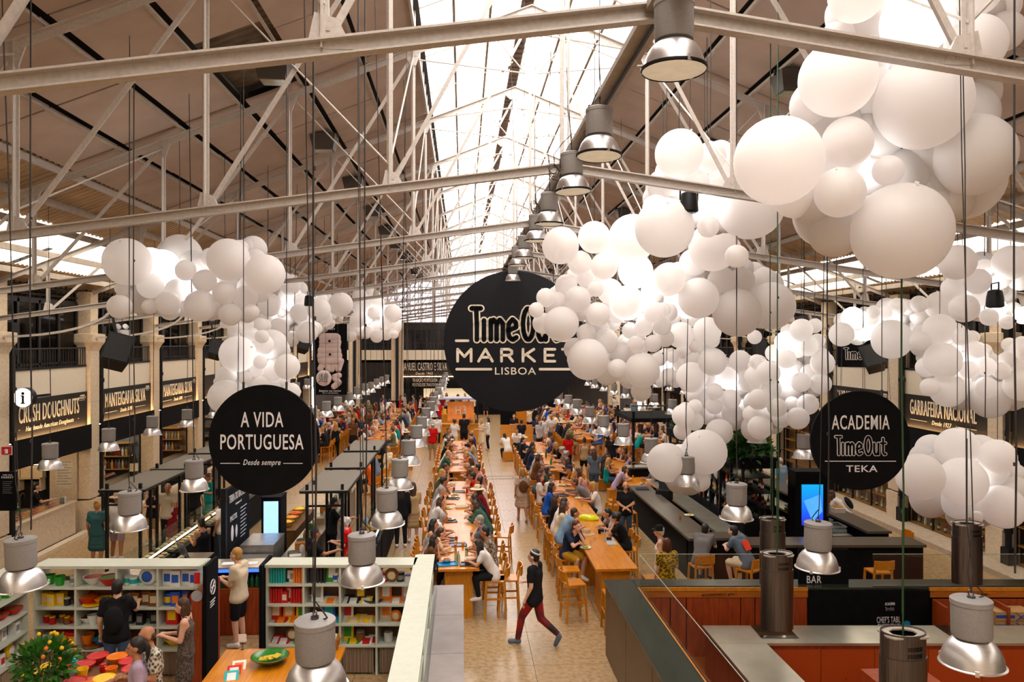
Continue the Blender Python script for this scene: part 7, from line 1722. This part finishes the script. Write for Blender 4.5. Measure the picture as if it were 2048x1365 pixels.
# island
t = thing('kitchen_island', 'steel-topped kitchen island with knotty red wooden doors', 'island', (0, 0, 0))
knot = mat('knotty_red_pine', (.38, .075, .022), .5, kind='cells', scale=6, c2=(.10, .015, .006), pos=(.05, .12))
MB().box(4.02, 14, 11.62, 12.28, .12, .87).build('cabinet', red_wood, t); MB().box(4.02, 4.72, 6.5, 11.62, .12, .87).build('cabinet', red_wood, t)
MB().box(3.98, 14, 11.58, 12.32, .87, .91).build('steel_top', steel_top, t); MB().box(3.98, 4.75, 6.5, 11.575, .87, .91).build('steel_top', steel_top, t)
for i in range(11): MB().box(4.78 + .84 * i, 4.78 + .84 * i + .83, 11.6, 11.62, .16, .80).build('door', knot, t)
for i in range(5): MB().box(4.72, 4.74, 6.6 + i * .98, 6.6 + i * .98 + .96, .16, .80).build('door', knot, t)
for i, x in enumerate((at_z(1532, 1287, .91).x, at_z(1922, 1287, .91).x)):
    t = thing('induction_hob', f'black glass induction hob set in the steel top, {["left", "right"][i]} one', 'hob', (x, 11.78, .911)); MB().box(0, .6, 0, .52, 0, .006).build('glass_plate', mat('hob_glass', (.01, .012, .01), .05), t); MB().box(-.006, .606, -.006, .0, 0, .008).build('trim', steel, t)
for o_ in [o for o in bpy.data.objects if o not in _before_kitchen]:
    if o_.parent is not None or o_.get('kind') == 'structure': continue
    if o_.location.length < .01:                      # built in hall coordinates
        for c_ in o_.children:
            if c_.location.length > .01 or c_.matrix_local.to_translation().length > .01: c_.location.y -= .066 * max(0, c_.location.x - 3.0); continue
            for v_ in c_.data.vertices: v_.co.y -= .066 * max(0, v_.co.x - 3.0)
    else:
        o_.location.y -= .066 * max(0, o_.location.x - 3.0); o_.rotation_euler[2] -= .066
def hood(x, y, zb, h, lab, w=.21):
    t = thing('extractor_hood', lab, 'extractor hood', (x, y, zb), 0, 'oval steel hoods'); n = 36
    def oval(r, z, k=.72): return [(math.cos(2 * PI * i / n) * r, math.sin(2 * PI * i / n) * r * k, z) for i in range(n)]
    def wallm(r, z0, z1, m, nm):
        b = MB(); b.v = oval(r, z0) + oval(r, z1) + oval(r - .012, z1) + oval(r - .012, z0)
        for a in range(3): b.f += [(a * n + i, a * n + (i + 1) % n, (a + 1) * n + (i + 1) % n, (a + 1) * n + i) for i in range(n)]
        b.f += [(3 * n + i, 3 * n + (i + 1) % n, (i + 1) % n, i) for i in range(n)]; return b.build(nm, m, t, True)
    wallm(w, 0, h * .78, steel, 'lower_sleeve'); wallm(w * .955, h * .7, h, steel, 'upper_sleeve')
    b = MB(); r1, r2 = w * .93, w * .5; o8 = [(r1 * a, r1 * .72 * c_) for a, c_ in ((-1, -.55), (-.8, -.95), (.8, -.95), (1, -.55), (1, .55), (.8, .95), (-.8, .95), (-1, .55))]
    inn = [(r2 * 1.2 * math.cos(R(-157 + 45 * i)), r2 * .9 * math.sin(R(-157 + 45 * i))) for i in range(8)]; z = h * .985
    b.v = [(x_, y_, z) for x_, y_ in o8] + [(x_, y_, z) for x_, y_ in inn] + [(x_, y_, z - .015) for x_, y_ in o8] + [(x_, y_, z - .015) for x_, y_ in inn]
    for i in range(8): k = (i + 1) % 8; b.f += [(i, k, 8 + k, 8 + i), (16 + i, 24 + i, 24 + k, 16 + k), (i, 16 + i, 16 + k, k), (8 + i, 8 + k, 24 + k, 24 + i)]
    b.build('top_plate', mat('pale_plate', (.42, .38, .33), .5), t)
    b = MB(); 
    for i in range(8): b.box(-w * .5 + i * w * .13, -w * .5 + i * w * .13 + .008, -w * .4, w * .4, z - .06, z - .05)
    b.build('inner_grille', steel, t); b = MB()
    for r_ in range(2):
        for i in range(12):
            xx = -.07 + .012 * i + .03; yy = -math.sqrt(max(0, 1 - (xx / (w * .955)) ** 2)) * w * .955 * .72 - .002; b.box(xx, xx + .005, yy, yy + .004, h * .86 - .06 * r_, h * .9 - .06 * r_)
    b.build('vent_slot', matte_black, t); MB().path([(0, 0, z - .05), (0, 0, z + 1.2)], .008).build('power_cable', green_cable, t)
_h = lambda px, py, Y: (at_y(px, py, Y).x, Y, at_y(px, py, Y).z)
hood(*_h(1545, 1168, 11.9), 1.08, 'oval steel extractor hood, farthest of the left pair'); hood(*_h(1554, 1256, 9.5), .98, 'oval steel extractor hood, nearer of the left pair'); hood(*_h(1934, 1166, 10.2), .86, 'oval steel extractor hood hanging at the right, above the walkway'); hood(*_h(1806, 1480, 6.5), .98, 'oval steel extractor hood at the bottom edge, nearest')
p = at_z(1940, 1345, .91); t = thing('spring_tap', 'steel spring tap rising at the bottom right edge', 'tap', (6.05, 10.2, .12)); b = MB(); b.path([(0, 0, 0), (0, 0, 1.0)] + [(.11 - .11 * math.cos(a), 0, 1.0 + .14 * math.sin(a)) for a in [i * PI / 10 for i in range(11)]] + [(.22, 0, .8)], .016, 8); b.build('spout', steel, t)
MB().box(-.3, .6, -.3, .3, 0, .78).build('sink_cabinet', red_wood, t)
# ================================================================= FAR MIDDLE KIOSKS
t = thing('central_kiosk', 'central wooden drinks kiosk with an orange lit panel behind the second aisle table', 'kiosk', (-.1, 41.5, 0))
MB().box(-1.2, 1.0, -.3, .3, 0, 1.05).build('counter_base', oak_v, t); MB().box(-1.25, 1.05, -.35, .35, 1.05, 1.1).build('counter_top', oak, t)
MB().box(-.75, .75, 1.2, 1.3, 1.1, 2.2).build('lit_panel', mat('orange_panel', (.8, .3, .1), emit=(1, .35, .12), es=.12, kind='cells', scale=2.5), t); MB().box(-1.4, 1.0, .8, 2.2, 2.35, 2.42).build('roof', paint(.35, .36, .5), t)
for s in (-1.35, .95): MB().bar((s, .85, 0), (s, .85, 2.4), .07).build('post', black, t)
text('lettering', 'H3', .5, white_letter, t, XZ(0, 1.19, 1.7), w=.6)
for i in range(10): obj('bottle', wb_me, paint(*BC[i % 8], .15), t, (.1 + .09 * i, -.1, 1.101))
t = thing('wooden_counter', 'plain wooden counter front across the right aisle below the market sign', 'counter', (2.95, 40.5, 0)); MB().box(-.9, .95, -.06, .0, 0, 1.12).build('front_panel', mat('plywood', (.62, .27, .08), .5, kind='wood', scale=2, stretch=(.5, 5, 5)), t); MB().box(-.9, .95, 0, .5, 1.0, 1.05).build('counter_top', oak, t); MB().box(-.85, -.0, 1.0, 1.1, 0, 2.9).build('black_pillar', matte_black, t); MB().box(.0, .6, .9, 1.0, .9, 1.9).build('cabinet', oak, t)
t = thing('display_kiosk', 'wooden kiosk with red packets in the far left aisle', 'kiosk', (-.1, 47, 0)); MB().box(-1.2, .9, -.3, .3, 0, 1.1).build('counter_base', oak_v, t)
for i in range(8): MB().box(-.1, .1, -.1, .1, 0, .3).build('packet', paint(*(RD if i % 2 else YE)), t, loc=(-1.0 + .24 * i, 0, 1.1))
for i, (x, y) in enumerate(((-1.35, 44), (-1.6, 46.5), (-2.4, 33), (5.0, 24.3))): cube_bench(x, y, f'oak cube bench standing free, {nth(i + 1)} counted from the far aisle' if i < 2 else ['', '', 'oak cube bench beside the middle left table end', 'oak cube bench at the near end of the low table'][i])
# ================================================================= SHOP INTERIORS IN THE WALLS
def wallshop(side, yc, w, kind, lab):
    x = XL if side < 0 else XR; s = side
    t = thing('shop_counter', lab, 'counter', (x + s * .25, yc, 0), 0 if s < 0 else PI)          # local +x points into the hall
    t.rotation_euler = (0, 0, 0 if s < 0 else PI)
    MB().box(-.45, .1, -w, w, .1, 1.0).build('counter_front', stone if kind in ('dough', 'stone') else matte_black, t); MB().box(-.48, .14, -w, w, 1.0, 1.04).build('counter_top', stone if kind == 'dough' else steel_top, t)
    MB().box(-.2, .12, -w, w, 0, .1).build('plinth', matte_black, t)
    return t
t = wallshop(-1, 20.9, 1.55, 'dough', 'pale stone doughnut counter under the first left sign')
MB().box(-.0, .01, -1.5, 1.2, 1.04, 1.3).build('glass_front', glass, t)
dn = MB(); n = 14
for i in range(n):
    for j in range(8): a, c_ = 2 * PI * i / n, 2 * PI * j / 8; dn.v.append(((.045 + .022 * math.cos(c_)) * math.cos(a), (.045 + .022 * math.cos(c_)) * math.sin(a), .022 + .02 * math.sin(c_)))
dn.f = [(i * 8 + j, ((i + 1) % n) * 8 + j, ((i + 1) % n) * 8 + (j + 1) % 8, i * 8 + (j + 1) % 8) for i in range(n) for j in range(8)]
dme = dn.mesh('doughnut', True)
for i in range(17):
    for j in range(3):
        q = (i * 3 + j) % 5; tag(obj('doughnut', dme, paint(*[(.55, .24, .06), (.5, .12, .1), (.6, .4, .2), (.2, .06, .02), (.6, .3, .08)][q], .3), None, (-11.35 + .13 * j - .28, 19.6 + i * .15, 1.045)), f'{["golden", "pink-iced", "sugared", "chocolate", "caramel"][q]} doughnut, {nth(i + 1)} from the near end, {["back", "middle", "front"][j]} row of the counter', 'doughnut', 'doughnuts on the counter')
t = thing('lit_shelf', 'lit white shelves with cream boxes behind the doughnut counter', 'shelf unit', (-12.75, 22.85, 0), -PI / 2)
MB().box(-.1, -.05, -.9, 1.4, .1, 3.0).build('tiled_wall', mat('black_tiles', (.02, .018, .016), .3, kind='cells', scale=6), t)
for z in (1.69, 2.12): MB().box(-.05, .3, -.75, .55, z - .04, z).build('shelf', mat('cream_board', (.7, .6, .42), .5), t); MB().box(-.04, -.02, -.7, .5, z + .32, z + .34).build('led_strip', led_y, t)
for y in (-.75, -.1, .5): MB().box(.0, .25, y, y + .05, 1.3, 2.5).build('bracket', MATS['cream_board'], t)
for z in (1.691, 2.121):
    for i in range(4): o = MB().box(-.14, .14, -.1, .1, 0, .3).build('storage_box', paint(.75, .62, .45), None, loc=(-13.25 + i * .32, 22.68, z)); tag(o, f'cream storage box, {nth(i + 1)} from the left on the {"lower" if z < 2 else "upper"} doughnut shelf', 'box', 'boxes on the doughnut shelves')
person((at_z(68, 970, 1.66).x, at_z(68, 970, 1.66).y, 0), -60, 'point', tc='black', hair='bun', hc='black', label='doughnut seller in black T-shirt behind the stone counter')
t = thing('tap', 'arched steel tap behind the doughnut counter', 'tap', (-12.1, 21.4, .95)); MB().path([(0, 0, 0), (0, 0, .4)] + [(0, .1 - .1 * math.cos(a), .4 + .1 * math.sin(a)) for a in [i * PI / 8 for i in range(9)]] + [(0, .2, .32)], .02, 8).build('spout', steel, t)
MB().box(-.25, .25, -.3, .5, -.95, .0).build('sink_cabinet', steel_top, t)
t = thing('menu_sheet', 'white menu sheet on the stone side wall of the doughnut shop', 'sign', (-11.62, 22.75, 1.75)); MB().box(-.24, .24, 0, .01, -.42, .42).build('sheet', paint(.65, .6, .52), t)
b = MB()
for i in range(9): b.box(-.2, .1 if i % 2 else .2, -.004, 0, .35 - .08 * i, .36 - .08 * i)
b.build('text_line', matte_black, t); MB().box(-.42, .34, .012, .05, -1.7, 1.3).build('stone_panel', stone, t)
smalls([('jar', -11.3, 22.0, 1.041, (.1, .1, .1)), ('jar', -11.35, 22.25, 1.041, (.6, .6, .6)), ('bottle', -11.5, 21.8, 1.041, (.6, .6, .6)), ('bottle', -11.5, 21.6, 1.041, (.05, .05, .05)), ('pot', -11.45, 19.5, 1.3, (.2, .05, .03))], 'the doughnut counter end', 'things on the doughnut counter')
t = thing('flower_vase', 'vase of flowers at the near end of the doughnut counter', 'plant', (-11.25, 19.3, 1.041)); MB().lathe([(.06, 0), (.09, .15), (.06, .25), (.001, .25)], 14).build('vase', paint(.3, .2, .12), t, True); o = foliage(260, .26, 77, .07, .8, .45).build('leaves', leaf_m, t); o['kind'] = 'stuff'
for j, (yc, nm) in enumerate(((25.35, 'second'), (29.85, 'third'), (34.35, 'fourth'), (38.85, 'fifth'), (43.35, 'sixth'), (47.85, 'seventh'))):
    t = wallshop(-1, yc, 1.7, 'x', f'black shop counter under the {nm} sign of the left wall')
    u_ = thing('back_shelf', f'lit back shelf of goods behind the {nm} left counter', 'shelf unit', (-12.3, yc + 1.75, 0), -PI / 2)
    for z in (1.2, 1.65, 2.1): MB().box(-.2, .2, -.8, .8, z - .03, z).build('shelf', mat('warm_shelf', (.4, .25, .12), .5), u_)
    MB().box(-.25, -.2, -.9, .9, 0, 2.5).build('back_panel', paint(.2, .13, .08) if j % 2 else paint(.12, .15, .2), u_); MB().box(.1, .13, -.8, .8, 2.35, 2.38).build('led_strip', led_y, u_)
    if j < 2:
        for z in (1.201, 1.651):
            for i in range(13): o = obj('bottle', wb_me, paint(*BC[RK.randrange(8)], .2), None, (-13.05 + .12 * i, yc + 1.7, z)); tag(o, f'bottle, {nth(i + 1)} from left, {["lower", "middle", "top"][int((z - 1.2) / .44)]} board behind the {nm} left counter', 'bottle', f'bottles behind the {nm} left counter')
o = obj('giant_bottle', wb_me, paint(.02, .02, .012, .1), None, at_z(291, 932, 1.04)); o.scale = (3.4, 3.4, 3.4); o.location = (-11.2, 26.4, 1.045); q = obj('label_band', lb_me, paint(.7, .62, .45), o); tag(o, 'giant dark wine bottle with cream label standing on the second left counter', 'bottle')
person((-12.0, 25.0, 0), -80, 'hold', tc='grey', hair='short', hc='grey', label='grey-haired seller behind the second left counter'); person((-12.0, 25.8, 0), -60, 'hold', tc='cream', hair='short', hc='brown', label='brown-haired seller behind the second left counter')
# right wall shops
for j, (yc, nm) in enumerate(((15.9, 'first'), (20.35, 'second'), (24.85, 'third'), (29.3, 'fourth'), (33.8, 'fifth'), (38.3, 'sixth'))):
    u_ = thing('wine_cabinet', f'dark glazed wine cabinet with wooden boards, {nm} bay of the right wall', 'cabinet', (13.75, yc, 0))
    MB().box(.3, .35, -1.75, 1.75, .14, 2.5).build('back_panel', mat('wine_wood', (.36, .17, .05), .5, kind='wood', scale=4), u_)
    for z in (.16, .62, 1.08, 1.54, 2.0, 2.46): MB().box(-.1, .3, -1.75, 1.75, z - .03, z).build('shelf', MATS['wine_wood'], u_)
    for y in (-1.75, -.6, .6, 1.75): MB().box(-.12, -.08, y - .03, y + .03, .14, 2.5).build('door_frame', black, u_)
    MB().box(-.1, -.095, -1.7, 1.7, .16, 2.46).build('door_glass', glass, u_); MB().box(-.05, -.02, -1.7, 1.7, 2.42, 2.44).build('led_strip', led_y, u_)
    if j < 3:
        for r_, z in enumerate((.161, .621, 1.081)):
            for i in range(11): o = obj('bottle', wb_me, paint(*BC[RK.randrange(8)], .15), None, (13.8, yc - 1.6 + .31 * i, z)); obj('label_band', lb_me, paint(*RK.choice([W_, CM])), o); tag(o, f'bottle, {nth(i + 1)} from near, {nth(r_ + 1)} board up in the {nm} right wine cabinet', 'bottle', f'bottles in the {nm} wine cabinet')
t = thing('fire_extinguisher', 'red fire extinguisher hung on the right wall pier', 'fire extinguisher', (13.2, 18.35, 1.0)); MB().lathe([(.075, 0), (.085, .02), (.085, .42), (.05, .5), (.02, .52), (.001, .52)], 18).build('cylinder', paint(.5, .01, .01, .3), t, True); MB().box(-.03, .03, -.05, .05, .52, .58).build('valve', black, t); MB().path([(0, .05, .55), (-.1, .08, .5), (-.1, .08, .2)], .012).build('hose', rubber, t); MB().lathe([(.087, 0), (.087, .05)], 18, close=False).build('base_ring', black, t); MB().box(-.05, .1, -.1, .1, .62, .66).build('bracket', black, t)
# warm light inside the shops and over the kiosks
for y in (20.9, 25.3, 29.8, 34.3): point('shop_lamp', (-12.2, y, 2.7), 60, (1, .7, .4), .15)
for y in (20.3, 24.8, 29.3): point('shop_lamp', (14.2, y, 2.7), 30, (1, .7, .4), .15)
bpy.data.scenes.remove(SIDE)
